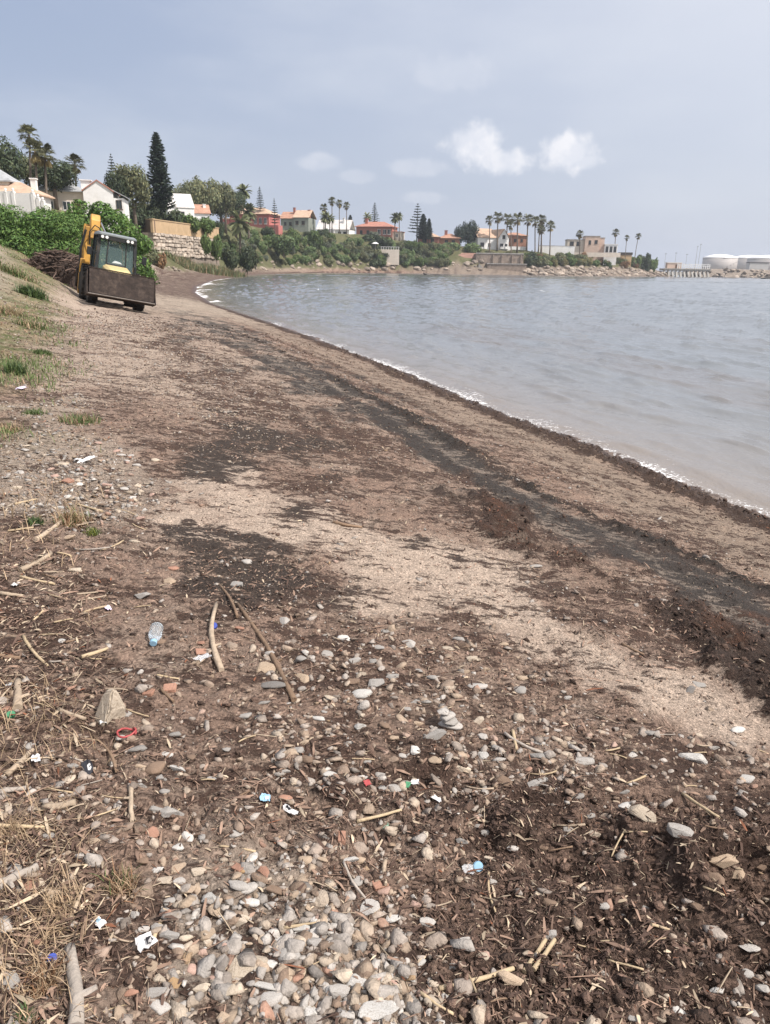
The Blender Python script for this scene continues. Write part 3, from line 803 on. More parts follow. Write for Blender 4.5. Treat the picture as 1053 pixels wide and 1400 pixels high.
def palm(px, py_c, py_b, Y, wpx, label, group, kind='fan', lean=0, name='fan_palm'):
    c = on_depth(px + lean, py_c, Y); b = on_depth(px, py_b, Y); k = Y / F_PX
    g = gz(b[0], b[1]); z0 = min(b[2], g + .5); g = min(g, b[2])
    r = random.Random(int(px * 3 + py_c)); R = wpx * k / 2
    e = empty(name, (b[0], b[1], g), 0); tag(e, label, 'palm', group)
    H = c[2] - g; dx = c[0] - b[0]
    rt = max(.16, R * .09)
    MB().tube([(0, 0, -.4), (dx * .15, 0, H * .25), (dx * .5, .02 * H, H * .6), (dx, 0, H)], [rt * 1.5, rt * 1.05, rt * .9, rt * .8], 8).build('trunk', PALMBARK, e, smooth=True)
    cr = obj('crown', (PALMS if kind == 'fan' else FEATH)[r.randrange(4 if kind == 'fan' else 2)], None, e, (dx, 0, H)); set_mat(cr, LEAF['palm'] if kind == 'fan' else LEAF['olive'])
    cr.scale = (R, R, R * r.uniform(.95, 1.15)); cr.rotation_euler = (0, 0, r.uniform(0, 6.28))
    return e
def conifer_mesh(seed, tiers, base, gap, dens, droop, tipw=.9):
    """unit-height whorled conifer: boughs in tiers, each bough clothed with sprays"""
    rng = random.Random(seed); P = []; N = []
    nr = np.random.default_rng(seed)
    for t in range(tiers):
        f = t / (tiers - 1)
        z = gap + (1 - gap) * (f ** .92); R = base * (1 - f) ** (.8 if tiers < 20 else .62) + .012
        nb = max(4, int(7 - 2 * f)); ph = rng.uniform(0, 6)
        for b in range(nb):
            a = ph + b * 6.283 / nb + rng.uniform(-.2, .2); L = R * rng.uniform(.8, 1.1)
            for k in range(max(4, int(dens * L / base) + 3)):
                q = rng.uniform(.12, 1.0)
                sp = .20 * L * (1 - .6 * q) + .010
                o = nr.normal(0, sp * .55)
                P.append((L * q * math.cos(a) - o * math.sin(a), L * q * math.sin(a) + o * math.cos(a), z + L * (droop * q * q) + nr.normal(0, .006)))
                N.append((nr.normal(0, .35), nr.normal(0, .35), 1))
    P = np.array(P); N = np.array(N); N /= np.linalg.norm(N, axis=1, keepdims=True)
    V, F, C = leaf_quads(P, N, .032, nr, 2.0, (.55, 1.5))
    return np_mesh('conifer_foliage', V, [F], C)
CON_OPEN = [conifer_mesh(31, 11, .27, .18, 26, .10), conifer_mesh(32, 13, .24, .15, 30, .12)]
CON_DENSE = conifer_mesh(33, 30, .19, .04, 46, .28)
def conifer(px, py0, py1, Y, mesh, label, wscale=1.0, group=None, name='norfolk_pine'):
    b = on_depth(px, py1, Y); t = on_depth(px, py0, Y); g = min(gz(b[0], b[1]), b[2]); H = t[2] - b[2]
    e = empty(name, (b[0], b[1], g), random.uniform(0, 6)); tag(e, label, 'tree', group)
    f = obj('crown', mesh, None, e, (0, 0, b[2] - g)); set_mat(f, LEAF['pine']); f.scale = (H * wscale, H * wscale, H)
    MB().tube([(0, 0, -.3), (0, 0, (t[2] - g) * .6), (0, 0, t[2] - g - .02)], [H * .022, H * .014, .03]).build('trunk', BARK, e, smooth=True)
    return e

# hedge of creeper and the big fig bush at the head of the bank
def hedge():
    Y = 44
    a = on_depth(-60, 345, Y); b = on_depth(112, 352, Y + 2); k = Y / F_PX
    zt = on_depth(30, 282, Y)[2]; e = empty('creeper_hedge', ((a[0] + b[0]) / 2, Y, a[2] - .4)); tag(e, 'tall bright green hedge of creeper spilling over the bank below the houses', 'hedge')
    rng = random.Random(3); lobes = []
    x0, x1 = a[0] - e.location.x, b[0] - e.location.x
    for i in range(42):
        x = x0 + (x1 - x0) * rng.random(); f = (x - x0) / (x1 - x0)
        top = (zt - e.location.z) * (1.0 - .20 * max(0, f - .45) * 1.6)
        z0 = gz(e.location.x + x, Y + .5) - e.location.z
        z = z0 + rng.uniform(.05, .88) * (top - z0)
        lobes.append((x, rng.uniform(-.3, 1.2) + (z / top) * 1.6, z, rng.uniform(.8, 1.3), .9, rng.uniform(.55, .8)))
    me = leaf_cloud('hedge_foliage', lobes, 30000, .085, 5, .55, (.4, 1.7), (.8, 1.05), 2.2); f = obj('foliage', me, None, e); set_mat(f, LEAF['ivy'])
    for xs in (x0 * .3, x1 * .4): MB().tube([(xs, 1.8, -.6), (xs, 2.0, 2.0)], .09).build('stem', BARK, e)
    e2 = empty('leafy_hedge_top', (0, 0, 0))
    p = on_depth(10, 345, 48); e2.location = (p[0], 48, p[2] - .3); e2.name = 'shrub'
    tag(e2, 'darker mounded shrub rising behind the creeper hedge beside the white stair wall', 'bush')
    lobes = []
    for i in range(16):
        x = rng.uniform(-4.2, 3.0); lobes.append((x, rng.uniform(-.4, .8), rng.uniform(.9, 2.5), rng.uniform(.8, 1.3), .9, rng.uniform(.6, .9)))
    me = leaf_cloud('shrub_foliage', lobes, 14000, .09, 15, .55, (.4, 1.6), (.75, 1.06), 1.8); f = obj('foliage', me, None, e2); set_mat(f, LEAF['mid'])
    MB().tube([(-1, 0, -.5), (-.8, 0, 2)], .1).build('stem', BARK, e2)
    p = on_depth(140, 350, 52); e3 = empty('shrub', (p[0], 52, p[2] - .4)); tag(e3, 'broad leaved green bush heaped behind the digger, below the house with the white gable', 'bush')
    lobes = []
    for i in range(34):
        x = rng.uniform(-2.6, 2.9); top = 4.3 - .36 * max(0, x + .4) ** 1.35 - 1.2 * max(0, -.9 - x)
        z0 = gz(p[0] + x, 52) - e3.location.z
        lobes.append((x, rng.uniform(-.6, .9), z0 + rng.uniform(.06, .92) * (top - z0), rng.uniform(.6, 1.05), .8, rng.uniform(.5, .8)))
    me = leaf_cloud('shrub_foliage', lobes, 15000, .15, 25, .5, (.4, 1.7)); f = obj('foliage', me, None, e3); set_mat(f, LEAF['ivy'])
    MB().tube([(0, .6, -2.2), (.2, .6, 1.6)], .1).build('stem', BARK, e3)
hedge()

# trees and palms behind the left-hand houses
tree(8, 196, 262, 108, 60, 'dark', 'dark tree rising left of the tallest palm behind the white villa', seed=1)
tree(-22, 190, 262, 110, 60, 'dark', 'dark tree at the far end of the row behind the white villa', seed=8)
tree(75, 222, 262, 112, 64, 'dark', 'dark tree between the three palms and the lone palm behind the villa', seed=2)
tree(48, 214, 262, 114, 50, 'olive', 'olive green tree behind the trunks of the three palms', seed=3)
tree(185, 228, 285, 128, 58, 'olive', 'olive green tree beside the tall dark conifer', seed=4)
tree(165, 240, 290, 126, 36, 'dark', 'dark leafy tree behind the porch of the white gabled house', seed=14)
PG = 'palms behind the left hand villas'
palm(40, 184, 256, 102, 34, 'tallest fan palm, standing over the terracotta roofed villa', None)
palm(48, 205, 256, 100, 38, 'middle fan palm of the three crowded behind the villa', None)
palm(61, 212, 258, 101, 36, 'lowest fan palm of the three crowded behind the villa', None)
palm(102, 224, 250, 118, 32, 'lone fan palm behind the grey hipped roof', None)
conifer(156, 211, 262, 135, CON_OPEN[0], 'slim open tiered conifer beside the white gabled house', .8)
conifer(221, 183, 290, 142, CON_DENSE, 'tall dense dark conifer shaped like a narrow cone above the stone wall', 1.0, name='tall_conifer')
for i, (px, t, w, k_) in enumerate([(262, 247, 40, 'olive'), (285, 246, 44, 'olive'), (308, 252, 40, 'olive'), (243, 256, 34, 'olive'), (322, 262, 30, 'dark'), (272, 262, 46, 'dark'), (303, 266, 40, 'dark')]):
    tree(px, t, 300, 205 + 3 * i, w, k_, ['rounded olive tree of the wooded row, right behind the steep grey roof', 'tallest olive tree in the middle of the wooded row', 'olive tree of the wooded row next to the thick crowned palm', 'olive tree of the wooded row beside the tall conifer', 'dark tree at the palm end of the wooded row', 'dark tree in front of the wooded row above the small white house', 'dark tree in front of the wooded row nearer the pink house'][i], 'wooded row beyond the white gables', seed=40 + i, trunk=.2)
# hedge along the top of the stone wall
for i, (px, t, b_, w, k_) in enumerate([(188, 272, 302, 36, 'dark'), (210, 270, 304, 40, 'dark'), (236, 284, 306, 34, 'dark'), (262, 292, 309, 30, 'mid'), (284, 294, 311, 26, 'mid'), (250, 290, 308, 26, 'mid')]):
    shrub(px, t, b_, 137 + 4.5 * i, w, k_, 'dark clipped shrub standing behind the parapet of the stone wall' if k_ == 'dark' else 'low green shrub behind the parapet of the stone wall', 'bush', 'shrubs behind the stone wall', seed=i)
# reeds and scrub in front of the stone wall
for i, (px, t, b_, w, k_) in enumerate([(178, 338, 360, 34, 'olive'), (205, 336, 362, 34, 'olive'), (196, 320, 344, 22, 'dark'), (220, 342, 362, 18, 'rust'), (296, 318, 345, 20, 'mid'), (282, 318, 338, 16, 'mid'), (316, 334, 360, 26, 'dark'), (338, 334, 362, 30, 'dark')]):
    Y = 112 if px < 225 else 124 + (px - 225) * .38
    shrub(px, t, b_, Y, w, k_, {'olive': 'olive scrub bush at the left foot of the stone wall', 'reed': 'feathery pale green reed clump along the foot of the stone wall', 'dark': 'dark scrub bush beside the end of the stone wall', 'rust': 'rust coloured dry bush at the corner of the stone wall', 'mid': 'green creeper bush hanging on the stone wall'}[k_], 'bush', 'scrub at the foot of the stone wall', seed=50 + i, name='shrub')

# trees on the far bluff
palm(333, 262, 290, 232, 24, 'thick crowned palm above the pink house', None, 'feather', name='date_palm')
palm(340, 290, 318, 228, 26, 'bushy feather palm in front of the pink house', None, 'feather', name='date_palm')
palm(328, 306, 334, 200, 34, 'low spreading palm left of the pink house front', None, 'feather', name='date_palm')
conifer(356, 256, 290, 262, CON_OPEN[1], 'small tiered conifer behind the roof of the pink house', .9)
conifer(376, 272, 312, 250, CON_OPEN[0], 'thin tiered conifer at the corner of the pink house', .65)
for i, (px, c_, b_, Y, w) in enumerate([(443, 284, 310, 300, 13), (454, 275, 306, 312, 13), (464, 278, 306, 316, 12), (474, 281, 308, 318, 12)]):
    palm(px, c_, b_, Y, w, ['short palm left of the three slender palms', 'tallest of the three slender palms above the pale roof', 'middle slender palm above the pale roof', 'slender palm next to the red roofed house'][i], None)
palm(445, 297, 318, 296, 17, 'stout dark palm in front of the pale roofed house', None, 'feather', name='date_palm')
palm(451, 299, 320, 298, 15, 'second stout dark palm in front of the pale roofed house', None, 'feather', name='date_palm')
conifer(512, 278, 318, 350, CON_OPEN[1], 'blue green conifer behind the red roofed house', .9)
palm(502, 297, 318, 346, 14, 'low palm behind the left end of the red roofed house', None, 'feather', name='date_palm')
palm(540, 298, 326, 330, 15, 'shaggy palm at the right end of the red roofed house', None, 'feather', name='date_palm')
palm(546, 296, 328, 332, 13, 'taller shaggy palm at the right end of the red roofed house', None, 'feather', name='date_palm')
conifer(570, 279, 326, 336, CON_OPEN[0], 'wide tiered conifer left of the terracotta bungalow', 1.15)
conifer(578, 293, 328, 330, CON_DENSE, 'denser conifer close in front of the wide tiered one', 1.4)
conifer(586, 299, 328, 338, CON_DENSE, 'small dense conifer beside the terracotta bungalow', 1.2)
conifer(479, 294, 312, 330, CON_DENSE, 'small pointed conifer left of the red roofed house', 1.6)
tree(640, 304, 336, 345, 28, 'pine', 'round dark tree standing between the bungalow and the white villa', seed=61, trunk=.15)
tree(628, 309, 338, 343, 16, 'pine', 'smaller dark round tree next to the bungalow', seed=62, trunk=.25)
ORD = 'first second third fourth fifth sixth seventh eighth ninth tenth eleventh'.split()
WP = [(670, 301, 336, 10), (680, 297, 338, 12), (692, 299, 345, 12), (699, 308, 348, 10), (707, 299, 346, 13), (720, 300, 344, 13), (732, 302, 344, 11), (740, 300, 343, 12), (736, 312, 345, 10), (741, 314, 346, 10), (752, 309, 346, 11)]
for i, (px, c_, b_, w) in enumerate(WP):
    palm(px, c_, b_, 336 + (i % 3) * 6, w * 1.5, ORD[i] + ' tall bare trunked fan palm of the row, counting from the white villa', 'tall palms beside the white villa', lean=(i % 3 - .3) * 1.2)
palm(793, 320, 347, 352, 14, 'fan palm standing in front of the modern flat roofed house', None)
palm(841, 318, 346, 372, 12, 'tallest fan palm near the tip of the headland', None, lean=1)
palm(856, 325, 346, 378, 9, 'small fan palm beside the dark topped hut', None, lean=1)
palm(868, 323, 350, 382, 10, 'leaning fan palm at the tip of the headland', None, lean=5)

# scrub on the bluff across the bay
def bluff_place(px, py):
    w = 'pink house' if px < 372 else 'twin gabled house' if px < 428 else 'pale roofed house' if px < 480 else 'red roofed house' if px < 545 else 'terracotta bungalow' if px < 625 else 'row of tall palms' if px < 755 else 'modern flat roofed house' if px < 840 else 'dark topped hut'
    return w
RS = random.Random(77)
def scrub_band(n, xr, top, bot, kinds, label, group, wr):
    for i in range(n):
        px = RS.uniform(*xr); f = (px - xr[0]) / (xr[1] - xr[0]); k_ = RS.choice(kinds)
        y0 = np.interp(px, top[0], top[1]); y1 = np.interp(px, bot[0], bot[1])
        py = RS.uniform(y0 + 6, y1)
        p = hit(px, min(py, 366))
        if p[1] > 520 or p[1] < 90: continue
        w = RS.uniform(*wr)
        e = empty('shrub', (p[0], p[1], p[2] - .3), RS.uniform(0, 6)); tag(e, label[k_] + (' low down' if py > y0 + .62 * (y1 - y0) else ' high up' if py < y0 + .38 * (y1 - y0) else '') + ' below the ' + bluff_place(px, py), 'bush', group)
        k = p[1] / F_PX * w / 2
        fo = obj('foliage', BUSH[RS.randrange(4)], None, e); set_mat(fo, LEAF[k_]); fo.scale = (k, k, k * RS.uniform(.9, 1.4))
        st = obj('stem', STEM, BARK, e); st.scale = (k, k, k)
LB = {'mid': 'green leafy shrub on the bluff', 'olive': 'olive grey shrub on the bluff', 'dark': 'dark green shrub on the bluff', 'grey': 'grey green shrub on the bluff', 'reed': 'pale green reedy shrub on the bluff'}
scrub_band(240, (300, 616), ([300, 362, 420, 500, 560, 612], [326, 312, 318, 330, 332, 338]), ([300, 362, 430, 520, 616], [358, 360, 362, 364, 365]), ['mid', 'olive', 'grey', 'dark', 'reed', 'olive', 'reed'], LB, 'scrub on the bluff across the bay', (9, 20))
LB2 = {'mid': 'green bush on the headland bank', 'olive': 'olive bush on the headland bank', 'rust': 'rusty dry bush on the headland bank', 'yellow': 'yellowish bush on the headland bank', 'dark': 'dark bush on the headland bank'}
scrub_band(110, (705, 905), ([722, 905], [346, 350]), ([722, 800, 905], [364, 364, 370]), ['mid', 'olive', 'rust', 'yellow', 'olive', 'mid'], LB2, 'bushes on the headland bank', (9, 18))
for i, (px, t, b_, Y, w, k_) in enumerate([(725, 342, 366, 331, 20, 'dark'), (878, 346, 374, 388, 24, 'dark'), (890, 350, 374, 392, 18, 'mid'), (886, 343, 360, 391, 9, 'dark'), (866, 348, 366, 385, 22, 'mid'), (500, 318, 336, 318, 30, 'dark'), (525, 320, 338, 318, 34, 'dark'), (478, 322, 340, 312, 28, 'dark'), (402, 310, 330, 262, 22, 'mid'), (430, 312, 330, 284, 24, 'mid'), (610, 330, 348, 338, 40, 'reed'), (645, 331, 347, 338, 26, 'reed'), (590, 332, 350, 334, 30, 'dark'), (560, 328, 348, 326, 28, 'dark'), (512, 315, 324, 322, 16, 'grey'), (388, 316, 340, 245, 40, 'reed'), (300, 300, 320, 190, 16, 'dark')]):
    shrub(px, t, b_, Y, w, k_, ['round dark bush at the left end of the headland bank', 'thick dark bush at the tip of the headland', 'green bush hanging over the tip of the headland rocks', 'small pointed dark bush on the headland tip', 'green bush below the dark topped hut', 'dark hedge bush left below the red roofed house', 'dark hedge bush right below the red roofed house', 'dark hedge bush by the pale roofed house', 'leafy bush below the twin gabled house', 'leafy bush left of the pale roofed house', 'pale reedy bush in front of the bungalow', 'pale reedy bush below the round dark tree', 'dark bush below the bungalow porch', 'dark bush right of the pale garden wall', 'grey flowering bush in front of the red roofed house', 'pale reedy bush below the pink house', 'dark bush at the end of the ochre parapet'][i], 'bush', seed=300 + i)

# ================================================================== buildings
def stucco(n, c): return mat('stucco_' + n, c, .9, .10, .8, .15, 12, rand=.0, dirt=(c[0] * .72, c[1] * .70, c[2] * .66, .45))
S_WHITE = stucco('white', (.76, .75, .73)); S_PINK = stucco('pink', (.42, .155, .135)); S_RED = stucco('brick_red', (.36, .16, .125)); S_GREEN = stucco('grey_green', (.25, .27, .23))
S_BEIGE = stucco('beige', (.58, .44, .355)); S_OCHRE = stucco('ochre', (.47, .335, .20)); S_BRICK = stucco('brick', (.36, .185, .125)); S_GREY = stucco('grey', (.40, .39, .38)); S_CREAM = stucco('cream', (.68, .60, .51))
def rooftile(n, c): return mat('roof_' + n, c, .85, .22, 1.2, .6, 9, dirt=(c[0] * .6, c[1] * .62, c[2] * .66, .5))
R_TERRA = rooftile('terracotta', (.40, .225, .155)); R_TAN = rooftile('tan', (.48, .335, .24)); R_GREY = rooftile('grey', (.36, .37, .375)); R_RED = rooftile('red', (.40, .19, .14)); R_PALE = rooftile('pale', (.58, .55, .52))
GLASS = glass_mat('window_glass', (.035, .045, .05), .08); FRAME = mat('window_frame', (.62, .60, .57), .6, .1); DFRAME = mat('dark_frame', (.10, .075, .06), .6, .15); WOODD = mat('door_wood', (.13, .075, .045), .6, .25)
CONC = mat('concrete', (.34, .325, .30), .9, .22, 1.5, .3, 14, dirt=(.17, .15, .13, .6))
def gable_roof(mb, x0, x1, y0, y1, z, h, axis='x', o=.35, th=.16):
    x0 -= o; x1 += o; y0 -= o; y1 += o; z -= .05
    if axis == 'x':
        m = (y0 + y1) / 2
        for ya, yb in ((y0, m), (y1, m)):
            mb.hexa([(x0, ya, z), (x1, ya, z), (x1, yb, z + h), (x0, yb, z + h), (x0, ya, z + th), (x1, ya, z + th), (x1, yb, z + h + th), (x0, yb, z + h + th)])
    else:
        m = (x0 + x1) / 2
        for xa, xb in ((x0, m), (x1, m)):
            mb.hexa([(xa, y0, z), (xa, y1, z), (xb, y1, z + h), (xb, y0, z + h), (xa, y0, z + th), (xa, y1, z + th), (xb, y1, z + h + th), (xb, y0, z + h + th)])
    return mb
def hip_roof(mb, x0, x1, y0, y1, z, h, o=.35):
    x0 -= o; x1 += o; y0 -= o; y1 += o; z -= .03
    w, d = x1 - x0, y1 - y0; r = min(w, d) / 2 * .96
    if w >= d: ra, rb = (x0 + r, (y0 + y1) / 2), (x1 - r, (y0 + y1) / 2)
    else: ra, rb = ((x0 + x1) / 2, y0 + r), ((x0 + x1) / 2, y1 - r)
    V = [(x0, y0, z), (x1, y0, z), (x1, y1, z), (x0, y1, z), (x0, y0, z + .14), (x1, y0, z + .14), (x1, y1, z + .14), (x0, y1, z + .14), (*ra, z + h), (*rb, z + h)]
    if w >= d: Ff = [(4, 5, 9, 8), (5, 6, 9), (6, 7, 8, 9), (7, 4, 8)]
    else: Ff = [(4, 5, 8), (5, 6, 9, 8), (6, 7, 9), (7, 4, 8, 9)]
    return mb.add(V, [(3, 2, 1, 0), (0, 1, 5, 4), (1, 2, 6, 5), (2, 3, 7, 6), (3, 0, 4, 7)] + Ff)
class House:
    def __init__(s, name, px, Y, yaw, label, cat='house', base=None):
        d = ray(px, 350); s.x, s.y = d[0] / d[1] * Y, Y; s.Y = Y
        s.z = gz(s.x, s.y) if base is None else on_depth(px, base, Y)[2]
        s.e = empty(name, (s.x, s.y, s.z), yaw); tag(s.e, label, cat); s.k = Y / F_PX
    def zz(s, py, px=None):
        px = px if px is not None else 526.5 + s.x / s.y * F_PX * 1.0
        return on_depth(px, py, s.Y)[2] - s.z
    def block(s, x0, x1, y0, y1, z0, z1, m, name='wall', gable=None, gh=0):
        mb = MB().box(x0, x1, y0, y1, z0, z1)
        if gable == 'y': mb.add([(x0, y0 + .01, z1 - .01), (x1, y0 + .01, z1 - .01), ((x0 + x1) / 2, y0 + .01, z1 + gh), (x0, y1 - .01, z1 - .01), (x1, y1 - .01, z1 - .01), ((x0 + x1) / 2, y1 - .01, z1 + gh)], [(0, 1, 2), (5, 4, 3), (0, 2, 5, 3), (1, 4, 5, 2), (0, 3, 4, 1)])
        if gable == 'x': mb.add([(x0 + .01, y0, z1 - .01), (x0 + .01, y1, z1 - .01), (x0 + .01, (y0 + y1) / 2, z1 + gh), (x1 - .01, y0, z1 - .01), (x1 - .01, y1, z1 - .01), (x1 - .01, (y0 + y1) / 2, z1 + gh)], [(0, 2, 1), (3, 4, 5), (0, 3, 5, 2), (1, 2, 5, 4), (0, 1, 4, 3)])
        return mb.build(name, m, s.e)
    def roof(s, kind, x0, x1, y0, y1, z, h, m, o=.35):
        mb = MB()
        if kind == 'hip': hip_roof(mb, x0, x1, y0, y1, z, h, o)
        elif kind == 'flat': mb.box(x0 - o, x1 + o, y0 - o, y1 + o, z + .003, z + h)
        else: gable_roof(mb, x0, x1, y0, y1, z, h, kind, o)
        return mb.build('roof', m, s.e)
    def window(s, face, u, z, w, h, at_, fm=None, shutter=None):
        """face f: plane y=at_, r: plane x=at_ (+x side), l: plane x=at_ (-x side)"""
        fm = fm or FRAME
        def bx(mb, u0, u1, z0, z1, d0, d1):
            if face == 'f': mb.box(u0, u1, at_ - d1, at_ - d0, z0, z1)
            elif face == 'r': mb.box(at_ + d0, at_ + d1, u0, u1, z0, z1)
            else: mb.box(at_ - d1, at_ - d0, u0, u1, z0, z1)
        t = max(.07, w * .08); mb = MB()
        bx(mb, u - w / 2, u - w / 2 + t, z, z + h, .003, .08); bx(mb, u + w / 2 - t, u + w / 2, z, z + h, .003, .08)
        bx(mb, u - w / 2 + t, u + w / 2 - t, z, z + t, .003, .08); bx(mb, u - w / 2 + t, u + w / 2 - t, z + h - t, z + h, .003, .08); bx(mb, u - t / 2, u + t / 2, z + t, z + h - t, .003, .07)
        f = mb.build('window', fm, s.e)
        mb = MB(); bx(mb, u - w / 2 + t, u + w / 2 - t, z + t, z + h - t, .004, .035); mb.build('pane', GLASS, f)
        mb = MB(); bx(mb, u - w / 2 - .08, u + w / 2 + .08, z - .1, z, .003, .16); mb.build('sill', fm, f)
    def door(s, u, z, w, h, y):
        d = MB().box(u - w / 2, u + w / 2, y - .06, y - .003, z, z + h).build('door', WOODD, s.e)
        MB().box(u + w * .3, u + w * .38, y - .12, y - .06, z + 1.0, z + 1.12).build('handle', FRAME, d)
    def chimney(s, x, y, z0, z1, m, w=.55):
        MB().box(x - w / 2, x + w / 2, y - w / 2, y + w / 2, z0, z1 - .12).box(x - w * .65, x + w * .65, y - w * .65, y + w * .65, z1 - .12, z1).build('chimney', m, s.e)

def houses():
    # white villa with terracotta roof, far left
    h = House('villa', 25, 86, math.radians(4), 'white villa with tan tiled roof and a small grey roofed upper storey')
    ev, rg = h.zz(266), h.zz(246)
    h.block(-6.5, 2.6, 0, 4.6, -2, ev, S_WHITE); h.roof('hip', -6.5, 2.6, 0, 4.6, ev, rg - ev, R_TAN, .4)
    h.block(-5.5, -.6, 1.5, 4.4, ev, h.zz(247), S_CREAM, 'upper_wall'); h.roof('hip', -5.5, -.6, 1.5, 4.4, h.zz(247), h.zz(227) - h.zz(247), R_GREY, .35)
    h.chimney(1.7, 2.6, ev, h.zz(240), S_WHITE)
    for u in (-4.6, -2.6, -.6, 1.4): h.window('f', u, .9, 1.0, 1.3, 0)
    h.window('f', -2.2, ev + .75, 1.0, .8, 1.5); h.door(2.3, 0, .9, 2.1, 0)
    # stepped white garden wall coming down from it
    w = House('garden_wall', 45, 74, math.radians(-8), 'white stepped garden wall with knobbed posts below the villa', 'wall')
    for i, (px, py) in enumerate([(-6, 257), (5, 257), (16, 257), (45, 259), (53, 266), (60, 270)]):
        q = on_depth(px, py, 74); lx = q[0] - w.x; zt = q[2] - w.z
        MB().box(lx - .15, lx + .15, -.15, .15, -1, zt - .3).lathe_z([(.18, zt - .3), (.18, zt - .25), (.06, zt - .22), (.13, zt - .12), (.09, zt - .02), (.02, zt + .02)], lx, 0, 10).build('post', S_WHITE, w.e)
    for (a, b, c, d) in [(-6, 16, 261, 261), (16, 45, 264, 264), (45, 53, 264, 270), (53, 60, 271, 277)]:
        A, B = on_depth(a, c, 74), on_depth(b, d, 74); za, zb = A[2] - w.z, B[2] - w.z
        x0, x1 = A[0] - w.x + .17, B[0] - w.x - .17
        MB().hexa([(x0, -.1, -1), (x1, -.1, -1), (x1, .1, -1), (x0, .1, -1), (x0, -.1, za), (x1, -.1, zb), (x1, .1, zb), (x0, .1, za)]).build('panel', S_WHITE, w.e)
    # house with grey hipped roof and white gable
    h = House('gabled_house', 118, 114, math.radians(12), 'white house with grey hipped roof and bright blank gable end')
    ev = h.zz(263)
    h.block(-5.6, .6, 0, 7, -2, ev, S_CREAM); h.roof('hip', -5.6, .6, 0, 7, ev, h.zz(243) - ev, R_GREY, .5)
    g0 = h.zz(262); gh = h.zz(247) - g0
    h.block(.62, 4.6, -1.0, 6, -2, g0, S_WHITE, 'gable_wall', 'y', gh); h.roof('y', .62, 4.6, -1.0, 6, g0, gh, R_RED, .15)
    h.block(4.62, 6.0, -.6, 5, -2, h.zz(270), S_WHITE, 'porch_wall'); 
    MB().hexa([(4.4, -.9, h.zz(259)), (6.4, -.9, h.zz(269)), (6.4, 5.2, h.zz(269)), (4.4, 5.2, h.zz(259)), (4.4, -.9, h.zz(258)), (6.4, -.9, h.zz(268)), (6.4, 5.2, h.zz(268)), (4.4, 5.2, h.zz(258))]).build('porch_roof', R_GREY, h.e)
    h.chimney(-1.5, 2, ev, h.zz(237), S_WHITE, .5); h.chimney(.3, 4.5, ev, h.zz(242), S_WHITE, 1.3)
    h.window('f', -4.2, .8, 1.1, 1.2, 0); h.window('f', -1.9, .8, 1.1, 1.2, 0); h.window('f', 5.3, h.zz(285), .8, 1.2, -.6, DFRAME); h.window('f', 2.6, .6, .9, 1.1, -1.0); h.door(-.4, 0, .9, 2.0, 0)
    # two white houses behind the wall
    h = House('white_gable_house', 250, 176, math.radians(28), 'white house with steep pale grey roof showing above the wall hedge')
    ev = h.zz(284); gh = h.zz(264) - ev
    h.block(-2.6, 3.2, 0, 6, -2, ev, S_WHITE, 'wall', 'x', gh); h.roof('x', -2.6, 3.2, 0, 6, ev, gh, R_PALE, .15); h.window('f', .6, ev - 1.8, .8, 1.0, 0, DFRAME); h.window('r', 3, ev - 1.6, .9, 1.1, 3.2, DFRAME)
    h = House('small_villa', 274, 186, math.radians(20), 'small white house with terracotta roof and slim white chimney')
    ev = h.zz(292); h.block(-3.0, 2.7, 0, 6, -2, ev, S_WHITE); h.roof('x', -3.0, 2.7, 0, 6, ev, h.zz(279) - ev, R_TERRA, .3); h.chimney(1.8, 2.0, ev, h.zz(278), S_WHITE, .6); h.window('f', -1.2, ev - 1.5, .9, .9, 0); h.window('f', 1.2, ev - 1.5, .9, .9, 0)
    # pink house
    h = House('pink_house', 343, 262, math.radians(-16), 'pink two storey house with tan hipped roof and white framed windows')
    ev = h.zz(293); h.block(-7.2, 7.0, 0, 9, -3, ev, S_PINK); h.roof('hip', -7.2, 7.0, 0, 9, ev, h.zz(282) - ev, R_TAN, .7); h.chimney(-4.4, 3, ev, h.zz(277), S_RED, 1.1)
    for u in (2.2, 4.0, 5.8): h.window('f', u, ev - 3.0, 1.0, 1.9, 0)
    h.window('f', -2, ev - 2.8, 1.0, 1.4, 0); h.block(-10.6, -7.25, -.5, 4, -3, h.zz(300), S_PINK, 'wing_wall'); h.roof('flat', -10.6, -7.25, -.5, 4, h.zz(300), .3, R_TAN, .2); h.window('f', -9, h.zz(300) - 2, 1, 1.2, -.5); h.block(7.02, 10.5, -.4, 3, -3, h.zz(308), S_PINK, 'terrace_wall'); h.door(0.2, ev - 6.2, 1, 2.1, 0)
    # twin gabled house
    h = House('twin_gabled_house', 405, 298, math.radians(-10), 'grey green house with two stepped tan gabled roofs')
    ev = h.zz(299); h.block(-5.8, -.1, 0, 9, -3, ev, S_GREEN); h.roof('x', -5.8, -.1, 0, 9, ev, h.zz(289) - ev, R_TERRA, .4)
    e2 = h.zz(298); h.block(-.05, 5.6, -2, 8, -3, e2, S_GREEN); h.roof('x', -.05, 5.6, -2, 8, e2, h.zz(287) - e2, R_TAN, .4); h.chimney(-1.2, 3, ev, h.zz(283), S_RED, .8); h.chimney(4.6, 3, e2, h.zz(286), S_RED, .8)
    for u in (1.2, 3.6): h.window('f', u, e2 - 2.4, 1.2, 1.3, -2, DFRAME)
    for u in (-4, -2): h.window('f', u, ev - 2.4, 1.0, 1.2, 0, DFRAME)
    # pale roofed house
    h = House('pale_roofed_house', 458, 322, math.radians(-12), 'low white house with broad pale roof behind the stout palms')
